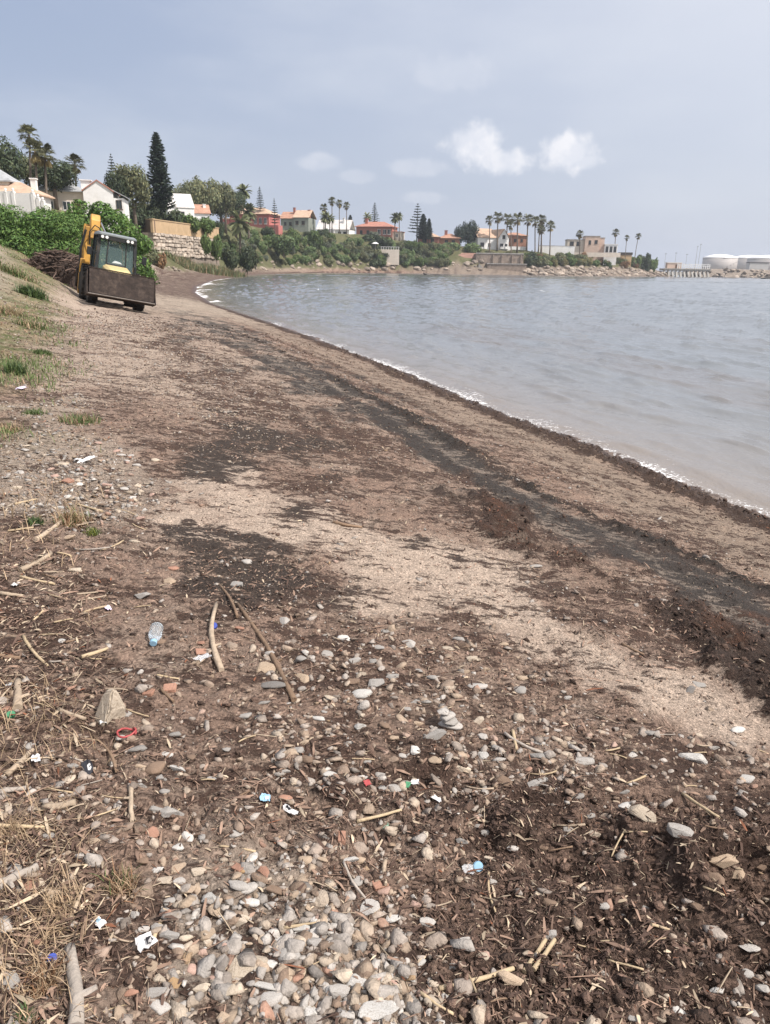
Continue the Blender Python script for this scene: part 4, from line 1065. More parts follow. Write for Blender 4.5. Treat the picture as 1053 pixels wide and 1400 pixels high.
    ev = h.zz(314); h.block(-7.5, 6, 0, 9, -3, ev, S_WHITE); h.roof('x', -7.5, 6, 0, 9, ev, h.zz(300) - ev, R_PALE, .4); h.block(-4, 0, -1.5, -.02, -3, ev - .3, S_WHITE, 'porch_wall'); h.chimney(3, 3, ev, h.zz(297), S_WHITE, .8)
    for u in (2, 4.2): h.window('f', u, ev - 1.9, 1.2, 1.2, 0, DFRAME)
    # red house
    h = House('red_house', 512, 338, math.radians(-14), 'brick red house with red hipped roof and paired pale windows')
    ev = h.zz(310); h.block(-8.2, 7.6, 0, 10, -3, ev, S_RED); h.roof('hip', -8.2, 7.6, 0, 10, ev, h.zz(302) - ev, R_RED, .7); h.chimney(-4.4, 3, ev, h.zz(298), S_RED, 1.2)
    for u in (2.0, 4.4, 6.4): h.window('f', u, ev - 3.0, 1.5, 2.0, 0)
    for u in (-6, -3): h.window('f', u, ev - 3, 1.2, 1.6, 0, DFRAME)
    h.block(7.62, 11.5, 1, 7, -3, h.zz(317), S_CREAM, 'annexe_wall'); h.roof('flat', 7.62, 11.5, 1, 7, h.zz(317), .3, R_RED, .2); h.window('f', 9.5, h.zz(317) - 2, 1.2, 1.3, 1)
    # bungalow
    h = House('bungalow', 600, 341, math.radians(-8), 'terracotta bungalow with deep porch and two low hipped roofs')
    ev = h.zz(324); h.block(-9.4, -.2, 0, 8, -3, ev, S_RED); h.roof('hip', -9.4, -.2, 0, 8, ev, h.zz(317) - ev, R_TAN, .7); h.block(-.15, 8.6, 1, 9, -3, ev - .4, S_BRICK); h.roof('hip', -.15, 8.6, 1, 9, ev - .4, h.zz(317) - ev, R_TERRA, .7); h.chimney(2.5, 4, ev, h.zz(314), S_RED, 1.2)
    h.window('f', -6.5, ev - 2.4, 2.0, 1.7, 0, DFRAME); h.window('f', -3, ev - 2.4, 1.4, 1.7, 0, DFRAME); h.window('f', 3, ev - 2.6, 1.4, 1.5, 1, DFRAME); h.window('f', 6, ev - 2.6, 1.4, 1.5, 1, DFRAME)
    # white villa with gable on the far bank
    h = House('white_villa', 671, 346, math.radians(22), 'white two storey villa with tan roof and big glazed gable')
    ev = h.zz(325); gh = h.zz(312) - ev
    h.block(-6.8, 2.2, 0, 10, -2, ev, S_WHITE); h.roof('x', -6.8, 2.2, 0, 10, ev, gh, R_TAN, .4)
    h.block(2.25, 7.4, -2.2, 8, -2, ev, S_WHITE, 'gable_wall', 'y', gh * .95); h.roof('y', 2.25, 7.4, -2.2, 8, ev, gh * .95, R_TAN, .25); h.chimney(-5.2, 4, ev + 1, h.zz(310), S_WHITE, 1.0)
    h.window('f', 4.8, ev - .3, 1.4, 1.5, -2.2, DFRAME); h.window('f', 3.9, ev - 4.0, 1.6, 1.7, -2.2, DFRAME); h.window('f', 6.1, ev - 4.0, 1.3, 1.7, -2.2, DFRAME); h.window('f', -4.6, ev - 3.6, 1.8, 1.6, 0, DFRAME); h.window('f', -1, ev - 3.6, 1.2, 1.4, 0, DFRAME)
    MB().box(2.6, 7.2, -3.6, -2.22, ev - 4.5, ev - 4.3).box(2.6, 7.2, -3.6, -3.5, ev - 4.3, ev - 3.5).build('balcony', S_WHITE, h.e)
    # brick house behind the palms
    h = House('brick_house', 703, 352, math.radians(5), 'orange brick house behind the row of tall palms')
    ev = h.zz(322); h.block(-5, 5.4, 0, 8, -2, ev, S_BRICK); h.roof('hip', -5, 5.4, 0, 8, ev, h.zz(317) - ev, R_TERRA, .5)
    for u in (-3, 0, 3): h.window('f', u, ev - 2.6, 1.1, 1.3, 0, DFRAME)
    h.block(-6.5, 5.0, -3.2, -3.0, -2, h.zz(337), S_WHITE, 'front_wall')
    # long white boundary wall and modern house
    h = House('boundary_wall', 762, 352, 0, 'long low white boundary wall left of the modern house', 'wall')
    h.block(-8.5, 7.5, 0, .3, -1.5, h.zz(336), S_WHITE, 'panel'); MB().box(-8.6, 7.6, -.06, .36, h.zz(336), h.zz(336) + .14).build('coping', CONC, h.e)
    h = House('modern_house', 808, 362, math.radians(-6), 'modern beige house of stacked flat roofed blocks')
    h.block(-11, -3.4, 1, 10, -2, h.zz(328), S_CREAM); h.roof('flat', -11, -3.4, 1, 10, h.zz(328), .35, CONC, .25); h.block(-3.35, 3.2, -1, 9, -2, h.zz(323), S_BEIGE, 'block_wall'); h.roof('flat', -3.35, 3.2, -1, 9, h.zz(323), .3, CONC, .15)
    h.block(3.25, 5.5, 0, 9, -2, h.zz(325), S_BEIGE, 'block_wall'); h.roof('flat', 3.25, 5.5, 0, 9, h.zz(325), .3, CONC, .15)
    h.block(5.55, 11.2, -2, 6, -2, h.zz(334), S_WHITE, 'terrace_wall'); h.roof('flat', 5.55, 11.2, -2, 6, h.zz(334), .3, S_WHITE, .2)
    for u in (-9, -6): h.window('f', u, h.zz(336), 1.8, 1.9, 1, DFRAME)
    h.window('f', -1.2, h.zz(334), 1.1, 1.8, -1, DFRAME); h.window('f', 1.6, h.zz(333), 1.3, 1.6, -1, DFRAME)
    for u in (6.6, 8.4, 10.2): h.window('f', u, h.zz(344), 1.2, 2.4, -2, DFRAME)
    MB().box(-12, 12.5, -4.2, -4.0, h.zz(351), h.zz(345)).build('terrace_parapet', S_CREAM, h.e)
    h = House('hut', 856, 380, 0, 'small ochre hut with flat dark top at the headland', 'hut'); z1 = h.zz(348)
    h.block(-2.8, 2.8, 0, 3, -2, z1, S_OCHRE); h.roof('flat', -2.8, 2.8, 0, 3, z1, h.zz(344.6) - z1, mat('dark_felt', (.06, .05, .045), .9), .25); h.door(0.4, 0, 1, 1.6, 0)
    # garden wall with balustrade and parasol on the bluff
    h = House('balustrade_wall', 532, 312, math.radians(-6), 'pale garden wall with white balustrade among the scrub', 'wall'); z1 = h.zz(341)
    h.z0 = h.zz(351); h.block(-3.4, 4.0, 0, .4, h.z0 - 3, z1, S_CREAM, 'panel')
    for i in range(8): MB().box(-3.3 + i * 1.0, -3.12 + i * 1.0, .05, .25, z1, z1 + .9).build('baluster', S_WHITE, h.e)
    MB().box(-3.4, 4.0, .02, .3, z1 + .9, z1 + 1.05).build('rail', S_WHITE, h.e)
    u = House('parasol', 513, 311, 0, 'small white garden parasol beside the balustrade', 'parasol'); z1 = u.zz(331); g = u.zz(342)
    MB().tube([(0, 0, g - 2), (0, 0, z1)], .05, 6).build('pole', FRAME, u.e); MB().lathe_z([(1.5, z1 - .6), (.7, z1 - .15), (.03, z1 + .1)], n=10).build('canopy', S_WHITE, u.e)
houses()

# ------------------------------------------------------------------ rocks
def rock_mesh(seed, sub=2, rough=.28, flat=(1, 1, 1), cuts=6):
    bm = bmesh.new(); bmesh.ops.create_icosphere(bm, subdivisions=sub, radius=1)
    r = random.Random(seed); off = Vector((seed * 3.7, seed * 1.3, 0))
    planes = []
    for i in range(cuts):
        n = Vector((r.gauss(0, 1), r.gauss(0, 1), r.gauss(0, 1))).normalized(); planes.append((n, r.uniform(.62, .9)))
    for v in bm.verts:
        p = v.co.copy(); q = p * (1 + rough * mnoise.noise(p * 1.1 + off) + rough * .4 * mnoise.noise(p * 3 + off))
        for n, d in planes:
            k = q.dot(n) - d
            if k > 0: q -= n * (k * .85)
        v.co = Vector((q.x * flat[0], q.y * flat[1], q.z * flat[2]))
    me = bpy.data.meshes.new('rock'); bm.to_mesh(me); bm.free()
    return me
def rock_np(sub, seed, **k):
    me = rock_mesh(seed, sub, **k); V = np.array([v.co[:] for v in me.vertices]); F = np.array([p.vertices[:] for p in me.polygons]); bpy.data.meshes.remove(me); return V, F
def hull_mesh(seed, n, flat, bevel=.0, name='stone'):
    r = random.Random(seed); bm = bmesh.new()
    for i in range(n):
        v = Vector((r.gauss(0, 1), r.gauss(0, 1), r.gauss(0, 1))).normalized() * r.uniform(.82, 1.08)
        # push towards a rounded box so that broad faces form
        v = Vector([math.copysign(abs(q) ** .8, q) for q in v]); bm.verts.new((v.x * flat[0], v.y * flat[1], v.z * flat[2]))
    g = bmesh.ops.convex_hull(bm, input=bm.verts[:])
    bmesh.ops.delete(bm, geom=[v for v in bm.verts if not v.link_faces], context='VERTS')
    if bevel:
        bmesh.ops.dissolve_limit(bm, angle_limit=.16, verts=bm.verts[:], edges=bm.edges[:])
        bmesh.ops.bevel(bm, geom=bm.edges[:], offset=bevel, segments=2, affect='EDGES', clamp_overlap=True)
        bmesh.ops.triangulate(bm, faces=bm.faces[:])
        bmesh.ops.subdivide_edges(bm, edges=bm.edges[:], cuts=1)
        for v in bm.verts: v.co += v.normal * (.05 * mnoise.noise(v.co * 4 + Vector((seed, 0, 0))))
    bmesh.ops.triangulate(bm, faces=bm.faces[:]); bmesh.ops.recalc_face_normals(bm, faces=bm.faces[:])
    me = bpy.data.meshes.new(name); bm.to_mesh(me); bm.free(); return me
def hull_np(seed, n, flat):
    me = hull_mesh(seed, n, flat); V = np.array([v.co[:] for v in me.vertices]); F = np.array([p.vertices[:] for p in me.polygons]); bpy.data.meshes.remove(me); return V, F
BOULD = [rock_mesh(100 + i, 2, .35, (1, .8, .7), 8) for i in range(6)]
M_BOULD = mat('boulder_stone', (.30, .25, .205), .9, .30, 1.6, .6, 5, rand=.35, dirt=(.12, .10, .085, .6))
M_WETROCK = mat('wet_reef_rock', (.075, .062, .05), .6, .3, 2, .6, 6, rand=.2)
def boulder(p, r, label, group, m=M_BOULD, name='boulder', flat=1.0):
    o = obj(name, BOULD[random.randrange(6)], None, None, p); set_mat(o, m); o.scale = (r * random.uniform(.8, 1.3), r * random.uniform(.8, 1.2), r * random.uniform(.7, 1.0) * flat); o.rotation_euler = (random.uniform(-.3, .3), random.uniform(-.3, .3), random.uniform(0, 6.28))
    return tag(o, label, 'rock', group)
def rocks():
    # riprap under the headland bank
    for i in range(150):
        f = i / 149.0
        px = 716 + 196 * f + random.uniform(-2, 2); py = random.uniform(364.5, 376.5) + (px - 716) * .008
        p = hit(px, py)
        if p[1] > 520: continue
        r_ = random.uniform(.8, 1.7); boulder((p[0], p[1], p[2] + .1), r_, ('big' if r_ > 1.4 else 'small' if r_ < 1.05 else 'middling') + ' pale boulder in the riprap' + (' at the water line' if p[2] < 1.2 else '') + ' below the ' + bluff_place(px, py), 'riprap boulders under the headland')
    # tumbled rocks along the bluff shore
    for i in range(80):
        px = random.uniform(345, 660); p = hit(px, random.uniform(356, 370) if px > 430 else random.uniform(358, 370))
        if p[1] > 420: continue
        r_ = random.uniform(.5, 1.9) * (1 if px > 430 else .6); boulder((p[0], p[1], p[2] + .05), r_, ('big' if r_ > 1.4 else 'small' if r_ < .9 else 'middling') + ' tan rock on the shore below the ' + bluff_place(px, 0), 'rocks below the bluff')
    for i in range(46):
        px = random.uniform(192, 345); p = hit(px, random.uniform(361, 370))
        boulder((p[0], p[1], p[2]), random.uniform(.12, .45), 'pale stone in the row along the foot of the reeds', 'stones along the foot of the reeds', name='rock')
    # reef and rocks awash
    for i, (px, py, wp) in enumerate([(585, 375.6, 16), (600, 376.2, 22), (612, 376.6, 14), (592, 376.4, 12), (548, 375.6, 6), (942, 379.5, 10), (963, 379.5, 8), (985, 379, 14), (1000, 380.5, 12), (1016, 381, 7), (1049, 381.2, 16), (835, 378.5, 8), (900, 378.6, 9)]):
        d = ray(px, py); p = d * (-CAM_H / d[2]); r = wp * p[1] / F_PX / 2
        boulder((p[0], p[1], -.1), r, ['dark flat reef rock breaking the water off the bluff', 'low dark rock awash off the headland'][i > 4], ['reef rocks off the bluff', 'rocks awash off the headland'][i > 4], M_WETROCK, 'sea_rock', .35)
rocks()

# ------------------------------------------------------------------ walls and works along the far shore
M_MASON = mat('masonry_stone', (.47, .40, .33), .9, .25, 1.3, .5, 5, rand=.30, dirt=(.28, .23, .185, .6))
M_MORTAR = mat('mortar', (.26, .215, .175), .95, .25, 2, .4, 9)
def pent(mb, x0, x1, z0, z1, y, dep, r):
    """irregular facing stone: corners nudged, front pillowed"""
    j = lambda k: r.uniform(-k, k)
    w, h = x1 - x0, z1 - z0
    c = [(x0 + j(.10 * w), z0 + j(.12 * h)), (x1 + j(.10 * w), z0 + j(.12 * h)), (x1 + j(.10 * w), z1 + j(.12 * h)), (x0 + j(.10 * w), z1 + j(.12 * h))]
    cx, cz = sum(p[0] for p in c) / 4, sum(p[1] for p in c) / 4
    fr = [(cx + (p[0] - cx) * .78, cz + (p[1] - cz) * .78) for p in c]
    d = dep * r.uniform(.6, 1.3)
    return mb.add([(p[0], y, p[1]) for p in c] + [(p[0], y - d * r.uniform(.8, 1.15), p[1]) for p in fr], [(4, 5, 6, 7), (0, 1, 5, 4), (1, 2, 6, 5), (2, 3, 7, 6), (3, 0, 4, 7), (3, 2, 1, 0)])
def stone_wall():
    A, B = on_depth(213, 342, 134), on_depth(301, 345, 163)
    L = math.hypot(B[0] - A[0], B[1] - A[1]); ang = math.atan2(B[1] - A[1], B[0] - A[0])
    z0 = min(gz(A[0], A[1]), gz(B[0], B[1])) - .6
    e = empty('retaining_wall', (A[0], A[1], z0), ang); tag(e, 'rough stone retaining wall with smooth ochre parapet above the reeds', 'wall')
    zt = on_depth(213, 299, 134)[2] - z0; zp = on_depth(213, 318, 134)[2] - z0
    MB().box(0, L, .25, 2.2, 0, zp).build('core', M_MORTAR, e)
    MB().box(-.15, L + .15, .1, .55, zp + .004, zt - .15).build('parapet', S_OCHRE, e); MB().box(-.25, L + .25, 0, .65, zt - .15, zt).build('coping', S_OCHRE, e)
    r = random.Random(5); z = max(0, gz(A[0], A[1]) - z0 - 1.0)
    while z < zp - .15:
        h = r.uniform(.42, .75)
        if z + h > zp - .2: h = zp - z
        x = 0.0
        while x < L - .2:
            w = min(r.uniform(.6, 1.7), L - x)
            zj = r.uniform(-.12, .12); pent(MB_ := MB(), x + .02, x + w - .02, z + .02 + zj, z + h - .02 + zj * .6, .26, .38, r); MB_.build('stone', M_MASON, e); x += w
        z += h
    # side return, brownish
    C = on_depth(186, 312, 140); ang2 = math.atan2(A[1] - C[1], A[0] - C[0]); L2 = math.hypot(A[0] - C[0], A[1] - C[1]) - .3
    e2 = empty('side_wall', (C[0], C[1], z0), ang2); tag(e2, 'short brown weathered wall turning back from the ochre parapet', 'wall')
    MB().box(0, L2, 0, .4, 0, zt - .1).build('panel', stucco('brown', (.20, .145, .105)), e2); MB().box(-.05, L2, -.08, .48, zt - .1, zt + .05).build('coping', S_OCHRE, e2)
stone_wall()
def shore_works():
    # stepped sea wall and red ramp on the far shore
    h = House('sea_wall', 686, 327, math.radians(2), 'stepped grey brown sea wall below the row of tall palms', 'wall'); h.e.location.z = 0; h.z = 0
    zt, zl = h.zz(347), h.zz(361)
    SW = mat('sea_wall_stone', (.27, .215, .175), .9, .3, .9, .5, 4, dirt=(.12, .10, .085, .7))
    MB().box(-10.5, 9.5, 1.5, 9, -1, zt).build('upper_wall', SW, h.e); MB().box(-6, 10.5, -1.2, 1.48, -1, zl).build('lower_wall', SW, h.e); MB().box(-6.2, 10.7, -1.5, 1.4, zl, zl + .35).build('ledge', CONC, h.e)
    MB().box(-10.6, 9.6, 1.3, 2.0, zt, zt + .4).build('coping', CONC, h.e)
    for i in range(6): MB().box(-9.6 + i * .55, -9.05 + i * .55, -1.2, 1.45, -1, zl - i * .55).build('step', CONC, h.e)
    for i, x in enumerate((-3.5, 0.2, 4.5, 8.2)): MB().box(x, x + .5, .9, 1.49, zl + .36, zt - .3).build('buttress', SW, h.e)
    r = House('ramp', 634, 326, math.radians(-6), 'reddish paved ramp sloping down to the shore beside the sea wall', 'ramp'); r.e.location.z = 0; r.z = 0
    z1 = r.zz(345); RM = mat('red_paving', (.27, .155, .12), .9, .25, .7, .3, 5, dirt=(.16, .11, .09, .6))
    MB().hexa([(-7, -1, -1), (6, -2, -1), (6, 9, -1), (-7, 9, -1), (-7, 4, z1 - 1.5), (6, -.5, .8), (6, 9, z1), (-7, 9, z1)]).build('slope', RM, r.e)
    MB().hexa([(-7.3, 3.6, z1 - 2.4), (6, -1.2, 0), (6, -.9, 0), (-7.3, 3.9, z1 - 2.4), (-7.3, 3.6, z1 - .8), (6, -1.2, 1.6), (6, -.9, 1.6), (-7.3, 3.9, z1 - .8)]).build('kerb', CONC, r.e)
    # pier off the headland
    p = House('pier', 938, 396, 0, 'low concrete pier on sloping struts off the headland tip', 'pier'); p.e.location.z = 0; p.z = 0
    zd = p.zz(367); x0, x1 = -10.5, 13.5
    MB().box(x0, x1, 0, 6, zd - 1.0, zd).build('deck', CONC, p.e); MB().box(x0 - .1, x1 + .1, -.25, 0, zd - .35, zd + .1).build('edge_beam', CONC, p.e)
    for i in range(12):
        x = x0 + .6 + i * 2.0
        MB().hexa([(x - .3, -2.6, -1), (x + .6, -2.6, -1), (x + .6, -1.4, -1), (x - .3, -1.4, -1), (x - .3, .4, zd - 1.01), (x + .6, .4, zd - 1.01), (x + .6, 1.6, zd - 1.01), (x - .3, 1.6, zd - 1.01)]).build('strut', CONC, p.e)
    for i in range(17): MB().box(x0 + 7 + i * 1.02, x0 + 7.3 + i * 1.02, .4, .7, zd, zd + 2.6 - (i % 3) * .5).build('post', S_WHITE, p.e)
    for k in (1.2, 2.0): MB().box(x0 + 7, x1 - .1, .45, .62, zd + k, zd + k + .25).build('rail', S_WHITE, p.e)
    b = House('pier_shed', 924, 398, 0, 'beige shed standing on the landward end of the pier', 'shed'); b.e.location.z = zd; b.z = zd
    b.block(-3.6, 3.6, 0, 3, 0.0, 2.6, S_BEIGE); b.roof('flat', -3.6, 3.6, 0, 3, 2.6, .35, S_CREAM, .2); b.door(1, .05, 1, 1.9, 0)
    # breakwater
    c0 = on_depth(955, 372, 424); e = empty('breakwater', (c0[0], 430, 0)); tag(e, 'long low rubble breakwater in front of the storage tanks', 'breakwater')
    MB().prism_x([(-7, -2), (-1.5, 4.0), (3, 4.2), (9, -2)], -4, 260).build('core', M_BOULD, e)
    for i in range(110):
        x = c0[0] + (i / 109) * 118 - 6 + random.uniform(-.6, .6); f = random.random()
        boulder((x, 430 - 7.6 + f * 6.2, -.4 + f * 4.6), random.uniform(.9, 1.8), 'pale boulder heaped on the breakwater in front of the tanks', 'boulders on the breakwater')
    TW = mat('tank_steel', (.40, .375, .355), .6, .10, .08, dirt=(.32, .29, .27, .4)); TR = mat('tank_white', (.78, .78, .77), .6, .05, .1)
    for (px, rp, pw, pt, Y, lb) in [(984, 21, 352.5, 347.5, 690, 'grey storage tank with white domed roof standing clear of the other two'), (1024, 22, 353, 348.5, 740, 'storage tank half hidden behind the widest tank'), (1052, 27, 353.5, 348.5, 670, 'widest storage tank, a dark shed at its foot')]:
        d = ray(px, 360); x = d[0] / d[1] * Y; R = rp * Y / F_PX; z0 = 1.0
        zw = on_depth(px, pw, Y)[2] - z0; zt = on_depth(px, pt, Y)[2] - z0
        e = empty('storage_tank', (x, Y, z0)); tag(e, lb, 'tank')
        MB().lathe_z([(R, -1), (R, zw)], n=48).build('shell', TW, e, smooth=True)
        MB().lathe_z([(R * 1.01, zw - .3), (R * 1.01, zw + .2), (R * .8, zw + (zt - zw) * .45), (R * .45, zw + (zt - zw) * .85), (.3, zt)], n=48).build('dome_roof', TR, e, smooth=True)
        for k in range(10):
            a = -2.6 + k * .22; MB().box(R * 1.012 * math.cos(a) - .25, R * 1.012 * math.cos(a) + .25, R * 1.012 * math.sin(a) - .2, R * 1.012 * math.sin(a) + .2, .0 + k * zw * .09, .5 + k * zw * .09).build('stair_tread', CONC, e)
    h = House('tank_shed', 1039, 600, 0, 'long dark grey shed at the foot of the widest tank', 'shed', 366); h.e.location.z = 2; h.z = 2
    h.block(-6.5, 8, 0, 6, 0, h.zz(359), S_GREY); h.roof('flat', -6.5, 8, 0, 6, h.zz(359), .6, mat('dark_felt'), .3); h.door(3, .02, 2.4, 3, 0)
    q = House('quay', 1000, 560, 0, 'pale quay apron between the breakwater and the tanks', 'quay'); q.e.location.z = 0; q.z = 0
    MB().box(-62, 330, 0, 330, -2, 1.9).build('slab', CONC, q.e); MB().box(-62.3, 330, -.6, -.01, -2, 2.3).build('edge_beam', CONC, q.e)
    for i, (px, pt, Y, w) in enumerate([(922, 346, 470, .08), (937, 348, 480, .08), (950, 337, 520, .10), (954, 334, 525, .10), (908, 347, 480, .07)]):
        d = ray(px, 366); x = d[0] / d[1] * Y; zt = on_depth(px, pt, Y)[2]
        e = empty('lamp_mast', (x, Y, -1)); tag(e, ['thin mast behind the pier shed', 'short thin mast behind the pier rail', 'tall mast of the close pair behind the pier', 'taller mast of the close pair behind the pier', 'thin mast behind the tip of the headland'][i], 'mast')
        MB().tube([(0, 0, -1), (0, 0, zt + 1)], [w * 1.6, w], 6).build('pole', CONC, e); MB().box(-.6, .6, -.1, .1, zt + .95, zt + 1.15).build('lamp_head', DFRAME, e)
shore_works()

# ================================================================== the backhoe loader
M_YEL = mat('machine_yellow', (.52, .28, .055), .5, .22, 4, dirt=(.16, .105, .06, .7), spec=.4)
M_HOOD = mat('machine_hood_yellow', (.56, .45, .22), .5, .12, 3, dirt=(.40, .30, .16, .4), spec=.4)
M_BLK = mat('machine_black', (.018, .02, .022), .5, .25, 6, dirt=(.09, .075, .06, .4)); M_RUST = mat('bucket_steel', (.030, .021, .017), .85, .5, 7, .5, 18, dirt=(.075, .055, .044, .6))
M_TYRE = mat('tyre_rubber', (.022, .021, .02), .85, .25, 7, .4, 22, dirt=(.12, .095, .075, .6)); M_STEEL = mat('ram_steel', (.55, .56, .57), .25, .1, 4, metal=.9); M_LAMP = mat('lamp_glass', (.82, .82, .80), .2, .05)
M_CABG = glass_mat('cab_glass', (.16, .24, .24), .03, 0.0, .24); M_SEAT = mat('seat_fabric', (.03, .035, .045), .8, .2); M_DASH = mat('console_grey', (.05, .055, .06), .6, .2); M_LABEL = mat('machine_decal', (.20, .22, .23), .5, .1); M_PAPER = mat('white_cloth', (.75, .76, .78), .8, .1, 9)
def wheel(e, x, y, r, w, name):
    s = 1 if x > 0 else -1
    wh = empty(name, (0, 0, 0)); COL.objects.unlink(wh); bpy.data.objects.remove(wh)
    prof = [(-w / 2, r * .55), (-w / 2, r * .88), (-w * .42, r * .96), (-w * .2, r * .985), (w * .2, r * .985), (w * .42, r * .96), (w / 2, r * .88), (w / 2, r * .55)]
    mb = MB().lathe_x(prof, x, y, r, 32)
    n = int(r * 34)
    for k in range(n):
        for sd in (-1, 1):
            a = 2 * math.pi * (k + (.5 if sd > 0 else 0)) / n; a2 = a + .16
            p = []
            for rr in (r * .95, r * 1.03):
                for (xx, aa) in ((sd * .02, a), (sd * w * .49, a2), (sd * w * .49, a2 + .09), (sd * .02, a + .09)):
                    p.append((x + xx, y + rr * math.cos(aa), r + rr * math.sin(aa)))
            mb.hexa(p)
    t = mb.build('wheel', M_TYRE, e)
    MB().lathe_x([(-w * .30, r * .54), (-w * .30, r * .45), (-w * .1, r * .2), (w * .1, r * .2), (w * .30, r * .45), (w * .30, r * .54)], x, y, r, 24).build('rim', M_YEL, t)
    MB().lathe_x([(-w * .4, r * .14), (w * .4, r * .14)], x, y, r, 12).build('hub', M_BLK, t)
def loft_y(mb, secs):
    """list of (y, [(x,z)...]) rings joined"""
    b = len(mb.v); n = len(secs[0][1])
    for y, ring in secs: mb.v += [(x, y, z) for x, z in ring]
    for i in range(len(secs) - 1):
        for k in range(n): mb.f.append((b + i * n + k, b + i * n + (k + 1) % n, b + (i + 1) * n + (k + 1) % n, b + (i + 1) * n + k))
    mb.f.append(tuple(b + k for k in range(n))[::-1]); e = b + (len(secs) - 1) * n; mb.f.append(tuple(e + k for k in range(n))); return mb
def digger():
    cx, cy, yaw = DIG
    hd = Vector((math.sin(yaw), -math.cos(yaw), 0)); rt = Vector((math.cos(yaw), math.sin(yaw), 0))
    P = lambda a, b: Vector((cx, cy, 0)) + hd * a + rt * b
    def zg(v): return gz(v.x, v.y)
    zf = (zg(P(1.05, -.88)), zg(P(1.05, .88))); zr = (zg(P(-1.1, -.9)), zg(P(-1.1, .9)))
    roll = math.atan2((zf[0] + zr[0] - zf[1] - zr[1]) / 2, 1.78); pit = math.atan2((sum(zr) - sum(zf)) / 2, 2.15)
    e = empty('backhoe_loader', (cx, cy, sum(zf + zr) / 4 - .03), yaw)
    e.rotation_mode = 'XYZ'; e.rotation_euler = (-pit * 0 + math.atan2((sum(zr) - sum(zf)) / 2, 2.15), roll, yaw)
    e.scale = (.93, .93, .93)
    tag(e, 'yellow backhoe loader with raised rear boom and dark front bucket facing along the beach', 'backhoe loader')
    for x, y, r, w in ((-.86, -1.15, .46, .36), (.86, -1.15, .46, .36), (-.88, 1.05, .70, .46), (.88, 1.05, .70, .46)): wheel(e, x, y, r, w, 'wheel')
    MB().box(-.45, .45, -1.5, 1.6, .45, .85).box(-.8, .8, -1.25, -1.05, .40, .54).box(-.8, .8, .95, 1.15, .6, .8).build('chassis', M_BLK, e, .02)
    h = loft_y(MB(), [(-1.85, [(-.36, .8), (.36, .8), (.38, 1.22), (.28, 1.30), (-.28, 1.30), (-.38, 1.22)]), (-1.7, [(-.42, .75), (.42, .75), (.44, 1.32), (.34, 1.40), (-.34, 1.40), (-.44, 1.32)]), (-.45, [(-.48, .75), (.48, .75), (.50, 1.45), (.40, 1.54), (-.40, 1.54), (-.50, 1.45)])]).build('bonnet', M_HOOD, e, .015)
    MB().box(-.3, .3, -1.875, -1.84, .85, 1.18).build('grille', M_BLK, h)
    for s in (-1, 1): MB().box(s * .30 - .06, s * .30 + .06, -1.78, -1.72, 1.20, 1.31).build('headlight', M_LAMP, h)
    # cab
    zt, zb = 2.60, .95
    cab = MB().box(-.74, .74, -.42, 1.2, zb, 1.12).build('cab_floor', M_BLK, e, .01)
    fr = [(-.74, -.46, zb), (.74, -.46, zb), (.76, 1.2, zb), (-.76, 1.2, zb)]; tp = [(-.66, -.22, zt), (.66, -.22, zt), (.68, 1.22, zt), (-.68, 1.22, zt)]
    for a, b in zip(fr, tp):
        a, b = Vector(a), Vector(b); w = .055
        MB().hexa([a + Vector((-w, -w, 0)), a + Vector((w, -w, 0)), a + Vector((w, w, 0)), a + Vector((-w, w, 0)), b + Vector((-w, -w, 0)), b + Vector((w, -w, 0)), b + Vector((w, w, 0)), b + Vector((-w, w, 0))]).build('cab_pillar', M_BLK, e)
    for s in (-1, 1): MB().hexa([(s * .75 - .03, .42, zb), (s * .75 + .03, .42, zb), (s * .75 + .03, .5, zb), (s * .75 - .03, .5, zb), (s * .67 - .03, .42, zt), (s * .67 + .03, .42, zt), (s * .67 + .03, .5, zt), (s * .67 - .03, .5, zt)]).build('door_post', M_BLK, e)
    # windscreen in three lights
    def pane(u0, u1, nm):
        lerp = lambda u, z: (-.74 + u * 1.48 + (.08 - .16 * u) * (z - zb) / (zt - zb), -.46 + .24 * (z - zb) / (zt - zb), z)
        a, b, c, d = lerp(u0, 1.15), lerp(u1, 1.15), lerp(u1, zt - .1), lerp(u0, zt - .1)
        MB().hexa([a, b, (b[0], b[1] + .012, b[2]), (a[0], a[1] + .012, a[2]), d, c, (c[0], c[1] + .012, c[2]), (d[0], d[1] + .012, d[2])]).build(nm, M_CABG, e)
    pane(.05, .235, 'quarter_pane'); pane(.265, .735, 'windscreen'); pane(.765, .95, 'quarter_pane')
    for u in (.25, .75):
        x0 = -.74 + u * 1.48; x1 = x0 + (.08 - .16 * u)
        MB().hexa([(x0 - .02, -.475, 1.12), (x0 + .02, -.475, 1.12), (x0 + .02, -.43, 1.12), (x0 - .02, -.43, 1.12), (x1 - .02, -.235, zt), (x1 + .02, -.235, zt), (x1 + .02, -.19, zt), (x1 - .02, -.19, zt)]).build('mullion', M_BLK, e)
    for s in (-1, 1):
        for (ya, yb, nm) in ((-.36, .4, 'door_window'), (.52, 1.12, 'side_window')):
            MB().hexa([(s * .75 - .006, ya, 1.15), (s * .75 + .006, ya, 1.15), (s * .75 + .006, yb, 1.15), (s * .75 - .006, yb, 1.15), (s * .68 - .006, ya + .13 * (ya < 0), zt - .1), (s * .68 + .006, ya + .13 * (ya < 0), zt - .1), (s * .68 + .006, yb, zt - .1), (s * .68 - .006, yb, zt - .1)]).build(nm, M_CABG, e)
    MB().box(-.66, .66, 1.2, 1.212, 1.5, zt - .1).build('rear_window', M_CABG, e)
